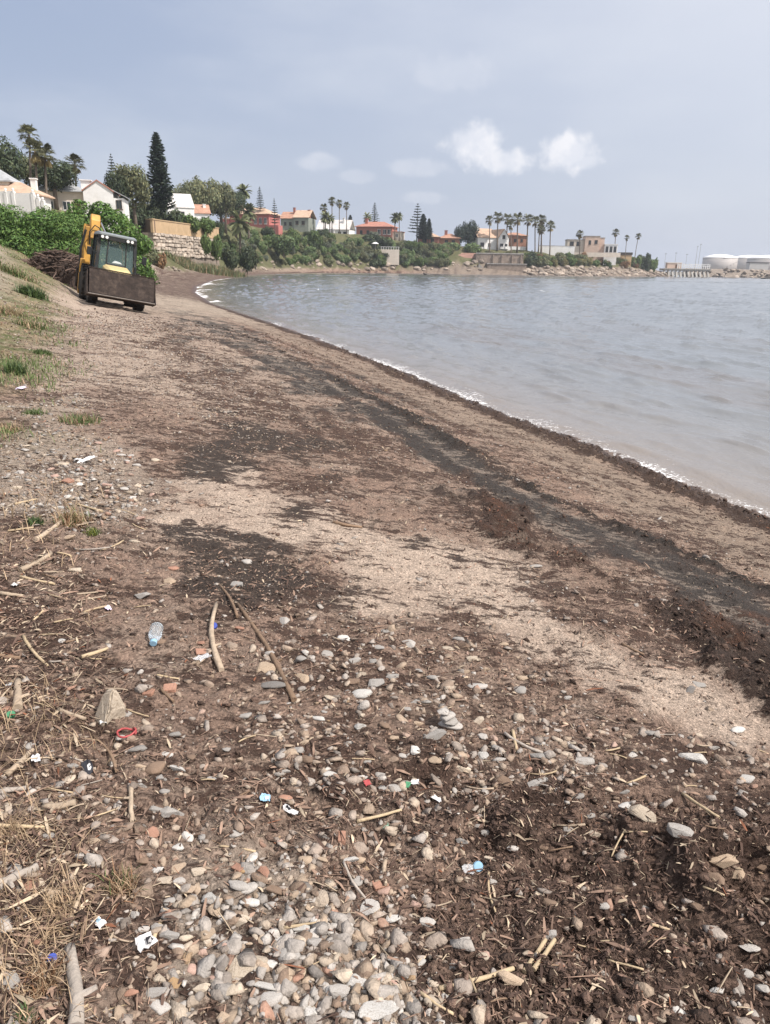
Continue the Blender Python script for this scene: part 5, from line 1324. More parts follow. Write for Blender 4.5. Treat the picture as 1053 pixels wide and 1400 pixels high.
    rf = loft_y(MB(), [(-.42, [(-.70, zt), (.70, zt), (.66, zt + .09), (-.66, zt + .09)]), (.3, [(-.76, zt), (.76, zt), (.70, zt + .15), (-.70, zt + .15)]), (1.36, [(-.74, zt), (.74, zt), (.70, zt + .12), (-.70, zt + .12)])]).build('cab_roof', M_LABEL, e, .02)
    MB().box(-.68, .68, -.40, -.22, zt - .14, zt - .004).build('roof_visor', M_BLK, rf)
    for x in (-.58, -.42, .36, .52): MB().tube([(x, -.46, zt - .06), (x, -.40, zt - .06)], .055, 12).build('work_light', M_LAMP, e)
    st = MB().box(-.27, .27, .25, .78, 1.12, 1.5).build('seat', M_SEAT, e, .04); MB().box(-.27, .27, .70, .84, 1.5, 2.15).box(-.16, .16, .72, .82, 2.16, 2.36).build('seat_back', M_SEAT, st, .03)
    MB().box(-.34, .34, -.38, -.16, 1.12, 1.62).build('dashboard', M_DASH, e, .03)
    sw = MB(); 
    ring = [(.19 * math.cos(a), -.08 + .12 * math.sin(a), 1.76 + .14 * math.sin(a)) for a in np.linspace(0, 2 * math.pi, 17)]
    sw.tube(ring, .018, 6, False).build('steering_wheel', M_BLK, e)
    MB().tube([(.30, .62, 1.2), (.42, .9, 1.7), (.36, 1.0, 2.2), (.22, 1.0, 2.5)], .03, 6).build('boom_hose', M_YEL, e)
    MB().hexa([(-.18, -.36, 1.625), (.26, -.36, 1.63), (.2, -.2, 1.63), (-.14, -.18, 1.63), (-.06, -.33, 1.74), (.16, -.34, 1.71), (.12, -.24, 1.72), (-.04, -.22, 1.73)]).build('cloth_on_dash', M_PAPER, e, .02)
    # loader arms and bucket
    for s in (-1, 1):
        MB().prism_x([(.1, 1.30), (.1, 1.12), (-1.35, .98), (-2.05, .42), (-2.15, .52), (-1.40, 1.18)], s * .62 - .06, s * .62 + .06).build('loader_arm', M_BLK, e, .01)
        MB().tube([(s * .62, .1, .8), (s * .62, -1.2, .9)], .05, 8).build('lift_ram', M_STEEL, e)
    W2 = 1.18
    sec = [(-2.16, .96), (-2.10, .62), (-2.12, .36), (-2.28, .24), (-2.62, .26), (-2.92, .33)]
    sec2 = [(y + .03 * (i < 3), z - .03 * (i >= 2)) for i, (y, z) in enumerate(sec)]
    bk = empty('b', (0, 0, 0)); bpy.data.objects.remove(bk)
    mb = MB()
    top = [(-2.34, 1.16)] ; inn = [(-2.40, 1.17)] + sec; out = [(-2.37, 1.21)] + sec2
    n = len(inn)
    mb.v += [(-W2, y, z) for y, z in inn] + [(W2, y, z) for y, z in inn] + [(-W2, y, z) for y, z in out] + [(W2, y, z) for y, z in out]
    for i in range(n - 1):
        mb.f.append((i, i + 1, n + i + 1, n + i)); mb.f.append((2 * n + i, 3 * n + i, 3 * n + i + 1, 2 * n + i + 1))
    mb.f += [(0, n, 3 * n, 2 * n), (n - 1, 3 * n - 1, 4 * n - 1, 2 * n - 1)]
    mb.f += [(i, 2 * n + i, 2 * n + i + 1, i + 1) for i in range(n - 1)] + [(n + i, n + i + 1, 3 * n + i + 1, 3 * n + i) for i in range(n - 1)]
    bkt = mb.build('bucket', M_RUST, e); bkt.location = (0, .05, .11)
    for s in (-1, 1): MB().prism_x([(-2.39, 1.16), (-2.10, .94), (-2.06, .6), (-2.08, .34), (-2.26, .2), (-2.95, .30), (-2.93, .37), (-2.62, .66)], s * W2 - .02 + .022 * s, s * W2 + .02 + .022 * s).build('side_plate', M_RUST, bkt)
    MB().prism_x([(-2.9, .30), (-3.02, .335), (-2.9, .36)], -W2, W2).build('cutting_edge', M_STEEL if False else mat('worn_edge', (.24, .21, .185), .5, .3, 8, metal=.4), bkt)
    MB().box(-W2, W2, -2.44, -2.36, 1.215, 1.26).build('spill_guard', M_RUST, bkt)
    # flap of the clam bucket, closing the mouth: the dark face seen from the front
    MB().hexa([(-W2 + .03, -2.90, .37), (W2 - .03, -2.90, .37), (W2 - .03, -2.86, .37), (-W2 + .03, -2.86, .37), (-W2 + .03, -2.47, 1.20), (W2 - .03, -2.47, 1.20), (W2 - .03, -2.42, 1.20), (-W2 + .03, -2.42, 1.20)]).build('clam_flap', M_RUST, bkt, .01)
    # mirrors, exhaust
    for s in (-1, 1):
        MB().tube([(s * .72, -.4, 1.9), (s * .98, -.5, 2.0)], .015, 5).build('mirror_arm', M_BLK, e); MB().box(s * 1.02 - .09, s * 1.02 + .09, -.54, -.48, 1.78, 2.08).build('mirror', M_BLK, e, .02)
    MB().tube([(.60, -1.1, 1.2), (.60, -1.1, 1.62), (.60, -1.04, 1.75)], .05, 8).build('exhaust', M_BLK, e)
    MB().box(.80, 1.0, -1.45, -.75, .98, 1.04).build('mudguard', M_BLK, e); MB().box(-1.0, -.80, -1.45, -.75, .98, 1.04).build('mudguard', M_BLK, e)
    # stabilisers and rear boom, side-shifted to the offside
    MB().box(-1.12, 1.12, 1.72, 1.95, .35, 1.05).build('rear_frame', M_BLK, e, .02)
    for s in (-1, 1): MB().box(s * 1.02 - .10, s * 1.02 + .10, 1.97, 2.2, .18, 1.6).build('stabiliser', M_YEL, e, .02)
    bx = -.86
    MB().box(bx - .22, bx + .22, 1.96, 2.25, .5, 1.2).build('king_post', M_YEL, e, .02)
    MB().prism_x([(2.20, .7), (2.45, .75), (2.38, 1.6), (2.50, 2.4), (2.35, 2.9), (2.12, 2.9), (2.15, 2.3), (2.02, 1.5)], bx - .13, bx + .13).build('boom', M_YEL, e, .02)
    hd_ = MB().prism_x([(1.95, 2.45), (2.6, 2.45), (2.75, 2.95), (2.68, 3.25), (2.5, 3.42), (2.3, 3.42), (2.1, 3.2)], bx + .06, bx + .42).build('boom_head', M_YEL, e, .03)
    MB().tube([(bx + .43, 2.4, 3.2), (bx + .48, 2.4, 3.2)], .07, 12).build('pivot_pin', M_BLK, hd_)
    MB().tube([(bx + .46, 2.4, 3.15), (bx + .78, 2.45, 2.6), (bx + .95, 2.5, 2.1)], .045, 8).build('bucket_ram', M_STEEL, e)
    MB().prism_x([(2.72, 3.0), (2.95, 2.9), (3.05, 1.9), (2.95, 1.1), (2.75, 1.1), (2.72, 2.2)], bx - .14, bx + .14).build('dipper', M_YEL, e, .02)
    MB().tube([(bx - .24, 2.05, 1.0), (bx - .26, 2.0, 2.0), (bx - .12, 1.98, 2.75)], .05, 8).build('boom_ram', M_BLK, e)
    MB().tube([(bx + .06, 1.92, 2.2), (bx + .02, 1.86, 2.7), (bx + .2, 1.9, 2.98), (bx + .40, 1.94, 2.9), (bx + .46, 1.96, 2.6)], .025, 6).build('hydraulic_hose', M_BLK, e)
    rb = MB().prism_x([(2.60, 1.2), (2.55, .7), (2.75, .4), (3.1, .42), (3.2, .8), (3.0, 1.2)], bx - .3, bx + .3).build('digging_bucket', M_RUST, e, .02)
    for k in range(4): MB().hexa([(bx - .28 + k * .155, 2.56, .74), (bx - .2 + k * .155, 2.56, .74), (bx - .2 + k * .155, 2.62, .64), (bx - .28 + k * .155, 2.62, .64), (bx - .26 + k * .155, 2.40, .84), (bx - .22 + k * .155, 2.40, .84), (bx - .22 + k * .155, 2.44, .78), (bx - .26 + k * .155, 2.44, .78)]).build('tooth', M_RUST, rb)
DIG = (-10.40, 28.7, math.radians(26.5))
digger()

# heap of branches and weed behind the machine
def brush_pile():
    p = on_depth(82, 383, 33.5); g = gz(p[0], 33.5)
    e = empty('brush_heap', (p[0], 33.5, g)); tag(e, 'heap of dark dead branches and weed beside the backhoe loader', 'heap')
    r = random.Random(9); M = mat('dead_branch', (.095, .066, .053), .9, .4, 5, rand=.65)
    V = []; 
    core = MB()
    rv, rf = rock_np(3, 77, rough=.25, cuts=2)
    o = obj('core', np_mesh('heap_core', rv * np.array([1.15, .9, 1.15]) + [0, .2, .05], [rf], None), mat('heap_core', (.05, .036, .03), .95, .4, 6, .8, 18), e)
    for i in range(290):
        a = r.uniform(0, 6.283); q = r.random() ** .6; f = 1 - q
        x, y = 1.45 * q * math.cos(a), 1.1 * q * math.sin(a); z = 1.15 * math.sqrt(max(0, 1 - q * q)) * r.uniform(.75, 1.02) + .06
        L = r.uniform(.35, 1.0); th = r.uniform(0, 6.283); tl = r.uniform(-.5, .35)
        d = Vector((math.cos(th) * math.cos(tl), math.sin(th) * math.cos(tl), math.sin(tl))) * L / 2
        c = Vector((x, y, z)); rd = r.uniform(.010, .040)
        MB().tube([c - d, c + Vector((r.uniform(-.06, .06), r.uniform(-.06, .06), r.uniform(-.02, .06))), c + d], [rd, rd * .9, rd * .5], 5).build('branch', M, e)
    q = on_depth(44, 369, 33); g = gz(q[0], 33)
    lg = MB().tube([(-.55, 0, .14), (-.1, .05, .15), (.55, .2, .13)], [.15, .17, .14], 10).build('log', M, None, 0, True, (q[0], 33, g - .02)); tag(lg, 'short dark log lying beside the heap of branches', 'log')
brush_pile()

# ================================================================== foreground: stones, wood, litter
FWD = np.array([0, math.cos(PITCH), -math.sin(PITCH)])
def ground_at(px, py):
    p0 = hit(px, py); d = ray(px, py); k0 = p0[1] / d[1]
    k = np.linspace(k0 * .86, k0 * 1.16, 61); X, Y, Zr = d[0] * k, d[1] * k, CAM_H + d[2] * k
    zz = relief(X, Y); b = np.nonzero(Zr <= zz)[0]; i = b[0] if len(b) else 60
    if i > 0:
        g0, g1 = Zr[i - 1] - zz[i - 1], Zr[i] - zz[i]; kk = k[i - 1] + (k[i] - k[i - 1]) * (g0 / (g0 - g1) if g0 > g1 else 0)
    else: kk = k[0]
    p = np.array([d[0] * kk, d[1] * kk, CAM_H + d[2] * kk])
    dep = float(np.dot(p - np.array([0, 0, CAM_H]), FWD))
    return p, dep / F_PX          # point, metres per photo pixel there
STONE_C = {'white': (.50, .485, .455), 'pale grey': (.40, .378, .35), 'grey': (.30, .285, .265), 'dark grey': (.17, .16, .15), 'tan': (.40, .31, .225), 'beige': (.47, .40, .315), 'brown': (.20, .14, .10), 'terracotta': (.34, .19, .135), 'pinkish': (.44, .30, .245), 'ochre': (.33, .22, .12)}
M_STONE = {k: mat('stone_' + k.replace(' ', '_'), c, .85, .22, 28, .35, 120, rand=.16, dirt=(c[0] * .42 + .05, c[1] * .38 + .035, c[2] * .34 + .027, .75)) for k, c in STONE_C.items()}
SHAPES = {'rounded': [rock_mesh(200 + i, 3, .30, (1, .74, .48), 6) for i in range(6)], 'angular': [hull_mesh(220 + i, 15, (1, .78, .55), .05) for i in range(6)], 'flat': [rock_mesh(240 + i, 3, .25, (1, .70, .30), 5) if i < 2 else hull_mesh(240 + i, 14, (1, .72, .30), .045) for i in range(6)]}
for k_, l in SHAPES.items():
    for me in l:
        if k_ == 'angular': continue
        me.polygons.foreach_set('use_smooth', np.ones(len(me.polygons), bool))
RF = random.Random(101)
SPOTS = []
def near_words(px, py):
    """which patch of the beach a stone lies on"""
    p, k = ground_at(px, py); w = zones(np.array([p[0]]), np.array([p[1]]))
    best = max(('pale2', 'pale1', 'stones', 'straw', 'soil', 'sand', 'strip', 'dark'), key=lambda z: w[z][0])
    if w[best][0] < .3: best = 'wrack'
    return {'pale2': 'among the pale cobbles', 'pale1': 'on the shingle patch by the grass bank', 'stones': 'in the stony litter round the stone stack', 'straw': 'in the straw and driftwood litter', 'soil': 'in the churned dark brown soil', 'sand': 'on the pale sand', 'strip': 'in the thick dark wrack', 'dark': 'on the raked grey strip', 'wrack': 'on the brown wrack litter'}[best]
def stone(px, py, w, h, col, shp=None, label=None, rot=None, lift=0.0):
    p, k = ground_at(px, py)
    shp = shp or ('flat' if h < w * .55 else RF.choice(['rounded', 'angular', 'angular', 'angular', 'flat', 'flat']))
    W_ = w * k / 2
    # height seen foreshortened: split between depth and thickness
    steep = max(.35, -ray(px, py)[2] / np.linalg.norm(ray(px, py)))
    D_ = min(W_ * 1.3, max(W_ * .55, h * k / 2 * .95 / (steep + .45)))
    me = SHAPES[shp][RF.randrange(6)]
    T_ = (W_ + D_) * .5 * {'rounded': .95, 'angular': .95, 'flat': 1.0}[shp]
    o = obj('stone', me, None); set_mat(o, M_STONE[col])
    bg_ = 1.2 if shp == 'angular' else 1.06
    o.scale = (W_ * bg_, D_ / .74 * (bg_ - .02), T_ * (1.1 if shp == 'angular' else 1))
    th = T_ * {'rounded': .5, 'angular': .52, 'flat': .27}[shp]
    o.location = (p[0], p[1] + D_ * .3, p[2] + th * .22 + lift)
    o.rotation_euler = (RF.uniform(-.18, .18), RF.uniform(-.18, .18), rot if rot is not None else RF.uniform(-.35, .35) + (math.pi if RF.random() < .5 else 0))
    size = 'large' if w > 38 else 'fist sized' if w > 24 else 'small'
    tag(o, label or f'{size} {col} {shp} stone {near_words(px, py)}', 'stone', f'{col} {shp} stones on the beach')
    SPOTS.append((p[0], p[1], W_)); return o
HAND = [(238, 1006, 24, 11, 'grey'), (211, 1053, 27, 24, 'brown'), (241, 1054, 22, 13, 'white'), (226, 1033, 24, 10, 'white'), (221, 1065, 16, 13, 'grey'), (188, 1026, 28, 10, 'grey'), (235, 1112, 32, 22, 'pale grey', 'angular'), (211, 1110, 18, 16, 'grey'), (256, 1146, 20, 16, 'white'), (277, 1146, 14, 13, 'grey', 'rounded'),
 (243, 1161, 18, 20, 'white'), (244, 1191, 26, 18, 'tan'), (224, 1207, 26, 20, 'beige', 'angular'), (246, 1206, 19, 14, 'pale grey'), (271, 1194, 22, 14, 'beige'), (289, 1230, 26, 26, 'white', 'angular'), (216, 1190, 16, 13, 'white'), (163, 1264, 18, 17, 'grey'), (230, 1283, 24, 22, 'grey', 'rounded'), (254, 1284, 22, 12, 'beige'),
 (263, 1328, 20, 18, 'pinkish', 'rounded'), (213, 1358, 30, 16, 'grey', 'rounded'), (216, 1380, 28, 24, 'pale grey', 'rounded'), (219, 1341, 20, 18, 'beige'), (276, 1354, 20, 26, 'beige', 'angular'), (294, 1341, 18, 17, 'pinkish'), (13, 1350, 30, 32, 'grey', 'angular'), (56, 1383, 26, 26, 'tan', 'angular'), (237, 1347, 18, 20, 'ochre'), (207, 1324, 18, 19, 'tan'),
 (54, 1208, 14, 12, 'beige'), (38, 1253, 14, 13, 'white', 'rounded'), (128, 1151, 17, 12, 'tan'), (63, 1146, 28, 10, 'grey'), (228, 1251, 18, 16, 'terracotta', 'angular'), (191, 1183, 20, 22, 'brown', 'angular'), (390, 1289, 30, 15, 'white', 'rounded'), (393, 1309, 34, 20, 'pale grey', 'rounded'), (431, 1291, 24, 18, 'grey', 'rounded'), (460, 1301, 27, 18, 'beige', 'angular'),
 (325, 1262, 34, 25, 'beige', 'angular'), (337, 1327, 52, 42, 'beige', 'angular'), (327, 1213, 32, 15, 'pale grey', 'flat'), (373, 1224, 22, 27, 'brown', 'rounded'), (341, 1236, 28, 11, 'white', 'flat'), (366, 1370, 38, 20, 'pale grey', 'rounded'), (361, 1355, 30, 17, 'white', 'rounded'), (310, 1359, 28, 26, 'beige', 'angular'), (519, 1387, 54, 27, 'white', 'rounded'), (489, 1347, 34, 24, 'white', 'angular'),
 (463, 1359, 30, 22, 'pale grey', 'angular'), (423, 1387, 24, 36, 'white', 'angular'), (473, 1390, 26, 20, 'pale grey'), (506, 1246, 24, 50, 'pale grey', 'angular'), (360, 1196, 16, 30, 'terracotta', 'angular'), (330, 1191, 16, 15, 'ochre', 'rounded'), (386, 1060, 20, 18, 'pale grey', 'rounded'), (533, 1080, 34, 16, 'grey', 'flat'), (632, 1053, 20, 16, 'beige', 'rounded'), (538, 1259, 22, 14, 'white', 'angular'),
 (406, 1028, 18, 18, 'grey'), (569, 1028, 16, 16, 'white'), (368, 1321, 19, 17, 'white', 'rounded'), (557, 884, 24, 18, 'pale grey', 'rounded'), (493, 951, 30, 16, 'white', 'rounded'), (515, 937, 24, 16, 'grey'), (485, 905, 18, 11, 'pale grey'), (360, 962, 20, 12, 'grey'), (373, 939, 36, 8, 'dark grey', 'flat'), (436, 983, 20, 10, 'white', 'flat'),
 (652, 941, 32, 12, 'pale grey', 'flat'), (628, 875, 20, 10, 'pale grey', 'flat'), (614, 888, 20, 10, 'beige', 'flat'), (413, 930, 24, 16, 'tan', 'rounded'), (362, 917, 28, 22, 'tan', 'angular'), (517, 886, 18, 10, 'grey', 'flat'), (595, 1008, 34, 20, 'grey', 'angular'), (333, 981, 20, 12, 'grey', 'rounded'), (555, 970, 18, 9, 'pale grey', 'flat'), (661, 1036, 16, 18, 'white', 'angular'),
 (947, 1040, 40, 18, 'white', 'angular'), (734, 1036, 24, 14, 'grey', 'angular'), (683, 1040, 20, 15, 'pale grey'), (797, 1044, 40, 14, 'pale grey', 'flat'), (1019, 1067, 26, 13, 'white', 'rounded'), (826, 1241, 18, 12, 'pale grey', 'rounded'), (979, 1206, 26, 24, 'brown', 'rounded'), (1027, 1298, 26, 26, 'pale grey', 'angular'), (700, 1340, 34, 20, 'tan', 'angular'), (857, 1105, 24, 14, 'white', 'rounded'),
 (981, 1356, 18, 11, 'white', 'rounded'), (661, 1306, 18, 14, 'pinkish', 'angular'), (1044, 1354, 18, 18, 'pale grey'), (868, 1394, 18, 16, 'grey'), (927, 1385, 22, 18, 'white'), (84, 878, 14, 9, 'white', 'rounded'), (96, 736, 16, 13, 'tan', 'angular'), (103, 781, 24, 10, 'beige', 'flat'), (171, 977, 15, 14, 'pale grey', 'angular'), (9, 971, 16, 13, 'terracotta', 'rounded'),
 (183, 741, 18, 9, 'beige', 'flat'), (956, 938, 20, 15, 'grey', 'angular'), (944, 945, 16, 14, 'dark grey', 'angular'), (1010, 999, 22, 11, 'white', 'flat'), (733, 775, 18, 6, 'pale grey', 'flat'), (776, 955, 16, 8, 'pale grey', 'flat'), (880, 1115, 36, 18, 'beige', 'angular'), (930, 1140, 36, 20, 'pale grey', 'angular'), (990, 1180, 40, 24, 'tan', 'angular'), (1005, 1195, 30, 20, 'tan', 'angular'), (660, 1310, 20, 14, 'beige'), (790, 1090, 22, 12, 'grey', 'flat'), (830, 1080, 20, 10, 'beige', 'flat'), (735, 1075, 30, 16, 'grey', 'angular'), (690, 1070, 24, 16, 'brown', 'angular'), (20, 1190, 20, 20, 'pale grey', 'angular'), (185, 677, 14, 8, 'pale grey', 'flat'), (165, 660, 16, 8, 'grey', 'flat')]
for i_, t_ in enumerate(HAND): stone(*(t_[:5] + (('angular',) if len(t_) > 5 and t_[5] == 'rounded' and i_ % 5 in (1, 3) else t_[5:])))
# the little stack of four flat stones and the wedge-shaped rock
def landmark_stones():
    p, k = ground_at(616, 1000); z = p[2]
    for i, (dx, w, c, lb) in enumerate([(0, 33, 'pale grey', 'bottom stone'), (-1, 28, 'grey', 'second stone from the ground'), (-4, 30, 'pale grey', 'third stone from the ground'), (-9, 24, 'pale grey', 'top stone')]):
        o = obj('stone', SHAPES['flat'][i], None); set_mat(o, M_STONE[c]); r = w * k / 2; o.scale = (r, r * 1.1, r * .95)
        th = r * .30 * .95; o.location = (p[0] + dx * k, p[1] + .03, z + th * .75); z += th * 1.62
        o.rotation_euler = (.2 if i == 1 else .05, [0, .22, .1, .12][i], .4 * i); tag(o, f'{lb} of the small stack of flat grey stones', 'stone', 'stacked stones')
    p, k = ground_at(146, 985); V = [(-.55, -.4, -.1), (.55, -.45, -.1), (.5, .45, -.1), (-.5, .5, -.1), (-.12, -.25, 1.25), (.18, -.18, 1.28), (.2, .2, 1.1), (-.2, .25, 1.05), (.35, -.5, .55), (-.3, -.42, .6)]
    bm = bmesh.new()
    for v in V: bm.verts.new(v)
    bmesh.ops.convex_hull(bm, input=bm.verts[:]); bmesh.ops.bevel(bm, geom=bm.edges[:], offset=.06, segments=2, affect='EDGES'); bmesh.ops.subdivide_edges(bm, edges=bm.edges[:], cuts=1, use_grid_fill=True)
    for v in bm.verts: v.co += v.normal * (mnoise.noise(v.co * 3) * .07)
    me = bpy.data.meshes.new('wedge_rock'); bm.to_mesh(me); bm.free()
    o = obj('rock', me, M_STONE['beige'], None, (p[0], p[1] + .03, p[2] - .01)); s = 34 * k; o.scale = (s, s, s * 1.05); o.rotation_euler = (0, .12, .95); tag(o, 'wedge shaped tan rock standing upright in the driftwood litter', 'rock'); SPOTS.append((p[0], p[1], s * .5))
landmark_stones()
# the rest of the stones that show as single stones
def more_stones(total):
    n = len(HAND); tries = 0
    regs = [((190, 600, 1150, 1400), 6, ['white', 'pale grey', 'beige', 'grey', 'tan', 'pinkish']), ((390, 760, 860, 1090), 5, ['grey', 'pale grey', 'tan', 'brown', 'beige', 'white']), ((20, 260, 1000, 1380), 2, ['grey', 'pale grey', 'tan', 'brown', 'terracotta']), ((0, 220, 600, 720), 3, ['pale grey', 'white', 'beige', 'pinkish']), ((620, 1053, 980, 1400), 3, ['grey', 'pale grey', 'beige', 'brown']), ((160, 400, 760, 1150), 2, ['tan', 'brown', 'grey', 'pale grey', 'terracotta'])]
    wts = [r[1] for r in regs]
    while n < total and tries < 4000:
        tries += 1
        (x0, x1, y0, y1), _, cols = RF.choices(regs, wts)[0]
        px, py = RF.uniform(x0, x1), RF.uniform(y0, y1)
        p, k = ground_at(px, py); w = RF.uniform(11, 20) * (1.15 if py > 1150 else 1) * (.75 if py < 760 else 1)
        if any((p[0] - a) ** 2 + (p[1] - b) ** 2 < (c + w * k * .55) ** 2 for a, b, c in SPOTS): continue
        zz = zones(np.array([p[0]]), np.array([p[1]]))
        if zz['sand'][0] > .4 and RF.random() < .8: continue
        stone(px, py, w, w * RF.uniform(.5, .95), RF.choice(cols), RF.choice(['angular', 'angular', 'flat', 'rounded'])); n += 1
more_stones(285)

WOODM = {'pale': mat('driftwood_pale', (.36, .285, .21), .85, .28, 18, .4, 60, rand=.12, aniso=(1, 1, 1)), 'brown': mat('driftwood_brown', (.20, .135, .09), .9, .3, 16, .4, 60, rand=.15), 'grey': mat('driftwood_grey', (.33, .29, .25), .9, .28, 16, .4, 60, rand=.12), 'straw': mat('reed_straw', (.43, .335, .215), .8, .22, 20, .3, 60, rand=.12)}
def stick(a, b, wpx, kind, label, bend=0.0, n=7, taper=.75, name='driftwood_stick', cat='stick', lift=.4, group=None, stub=None):
    A, ka = ground_at(*a); B, kb = ground_at(*b); r = wpx * .85 * (ka + kb) / 4
    c = (A + B) / 2; pts = []; rad = []
    d = B - A; side = np.cross(d, [0, 0, 1]); side /= np.linalg.norm(side) + 1e-9
    seed = int(a[0] * 13 + a[1]); rr = random.Random(seed)
    gmax = relief(np.linspace(A[0], B[0], 9), np.linspace(A[1], B[1], 9))
    hump = max(0, float(np.max(gmax - np.linspace(A[2], B[2], 9))))
    for i in range(n):
        f = i / (n - 1); p = A + d * f + side * (bend * np.linalg.norm(d) * math.sin(math.pi * f)) + side * rr.uniform(-.12, .12) * r
        pts.append(p - c + np.array([0, 0, r * lift + hump * .55])); rad.append(r * (1 - (1 - taper) * f) * rr.uniform(.86, 1.12))
    mb = MB().tube(pts, rad, 8)
    o = obj(name, mb.mesh(name, 0, True), WOODM[kind], None, tuple(c)); tag(o, label, cat, group)
    if stub:
        f, L = stub; i = int(f * (n - 1)); q = Vector(pts[i]); MB().tube([q, q + Vector(tuple(side * L * r)) + Vector((0, 0, .6 * r))], [r * .6, r * .35], 6).build('twig_stub', WOODM[kind], o)
    return o
STK = [((402, 962), (325, 830), 9, 'brown', 'long straight brown branch lying on the dark sand', .02), ((303, 918), (296, 828), 10, 'pale', 'shorter slightly curved stick beside the long branch', -.05), ((325, 845), (299, 800), 5, 'brown', 'thin twig continuing above the long branch', .03),
 ((106, 1412), (95, 1302), 24, 'grey', 'thick pale grey branch end lying in the straw', .03), ((-30, 1130), (62, 1134), 8, 'straw', 'long pale cane lying level across the straw', .0), ((8, 1062), (45, 1026), 11, 'pale', 'pale stub of driftwood leaning over the straw', .03), ((25, 972), (25, 934), 14, 'pale', 'upright stub of bleached wood in the driftwood litter', 0),
 ((-10, 1083), (36, 1079), 10, 'grey', 'grey wood stub left of the brown root', .02), ((50, 741), (87, 713), 8, 'pale', 'pale cut stick pointing towards the grass clump', .02), ((28, 783), (70, 760), 9, 'pale', 'gnarled tan stick in the litter below the cut stick', .06), ((488, 1124), (549, 1108), 6, 'straw', 'straight pale cane on the brown wrack', .01),
 ((600, 1356), (702, 1328), 9, 'straw', 'jointed pale cane beside the tan stone', .02), ((716, 1332), (746, 1288), 9, 'straw', 'left cane of a pair lying side by side', .01), ((729, 1332), (758, 1291), 9, 'straw', 'right cane of a pair lying side by side', .01), ((933, 1086), (984, 1119), 6, 'straw', 'thin cane on the ridge of churned soil', .02),
 ((701, 1002), (706, 1028), 6, 'straw', 'short cane standing up by the grey twig', 0), ((690, 1003), (742, 1030), 6, 'grey', 'crooked grey twig beside the short cane', .08), ((180, 1077), (181, 1125), 9, 'pale', 'pale split stick upright among the cobbles', .02), ((60, 1108), (104, 1100), 13, 'pale', 'knobbly bleached root piece', .08), ((208, 1290), (220, 1262), 9, 'ochre' if False else 'straw', 'tan cane stub above the cobbles', 0),
 ((-10, 1220), (52, 1190), 18, 'grey', 'weathered grey plank end in the straw', .0), ((527, 1182), (528, 1215), 7, 'pale', 'short forked wood piece above the shard of stone', .05), ((112, 902), (148, 890), 7, 'straw', 'tan splinter above the wedge shaped rock', .02), ((80, 972), (118, 985), 8, 'pale', 'thick pale splinter beside the wedge shaped rock', .02), ((388, 1270), (432, 1263), 5, 'straw', 'straw coloured splinter above the cobbles', .0),
 ((28, 790), (75, 800), 5, 'straw', 'thin pale cane below the gnarled stick', .02), ((0, 812), (32, 816), 7, 'pale', 'flat tan wood piece at the edge of the litter', .0), ((46, 850), (60, 836), 4, 'straw', 'small pale straw stem in the driftwood litter', .0), ((32, 870), (66, 912), 6, 'straw', 'splintered pale reed in the driftwood litter', .03), ((-5, 898), (28, 902), 9, 'brown', 'dark wet stick end in the driftwood litter', 0),
 ((160, 1058), (128, 1010), 5, 'brown', 'brown twig pointing at the red cord', .05), ((215, 925), (245, 930), 4, 'straw', 'pale splinter near the plastic bottle', .02), ((220, 945), (238, 962), 5, 'brown', 'dark stick by the terracotta chips', .02), ((350, 1168), (300, 1160), 4, 'straw', 'thin straw stem on the brown soil', .04), ((470, 1180), (500, 1230), 5, 'grey', 'grey fibrous stem near the stone shard', .06),
 ((575, 1360), (620, 1390), 6, 'straw', 'cane splinter at the foot of the jointed cane', .03), ((660, 1385), (640, 1335), 5, 'straw', 'upright straw stem beside the jointed cane', .02), ((830, 1315), (880, 1328), 4, 'straw', 'thin straw stem in the churned soil', .0), ((890, 1268), (915, 1275), 5, 'straw', 'short pale cane in the churned soil', .0), ((855, 1135), (836, 1172), 3, 'straw', 'fine straw standing on the soil ridge', .02),
 ((668, 1195), (678, 1250), 4, 'straw', 'dry root stem with frayed foot', .06), ((455, 715), (495, 722), 6, 'brown', 'dark stick at the edge of the pale sand', .05), ((850, 882), (880, 897), 5, 'brown', 'brown branch piece on the pale sand', .03), ((140, 700), (105, 690), 4, 'straw', 'dry stalk beside the grass clump', .0), ((20, 690), (50, 683), 4, 'straw', 'pale stalk on the shingle', .0)]
for a_ in STK: stick(*a_[:5], bend=a_[5], stub=((.45, 2.5) if a_[2] > 8 and a_[3] != 'straw' else None))
for i in range(110):
    z_ = RF.random()
    px, py = (RF.uniform(0, 190), RF.uniform(690, 1390)) if z_ < .62 else (RF.uniform(190, 1050), RF.uniform(1000, 1395))
    L = RF.uniform(14, 42); an = RF.uniform(-.6, .6) + (math.pi if RF.random() < .5 else 0)
    kd = RF.choice(['straw', 'straw', 'pale', 'brown', 'grey']); wpx = RF.uniform(1.6, 3.6)
    lb = {'straw': 'slender straw coloured reed stem', 'pale': 'pale splinter of driftwood', 'brown': 'dark brown twig', 'grey': 'thin grey twig'}[kd] + (' ' + near_words(px, py))
    stick((px, py), (px + L * math.cos(an), py + L * .7 * math.sin(an)), wpx, kd, lb, bend=RF.uniform(-.12, .12), n=5, name='twig', cat='twig', lift=.8, group='loose twigs and reed stems on the beach')

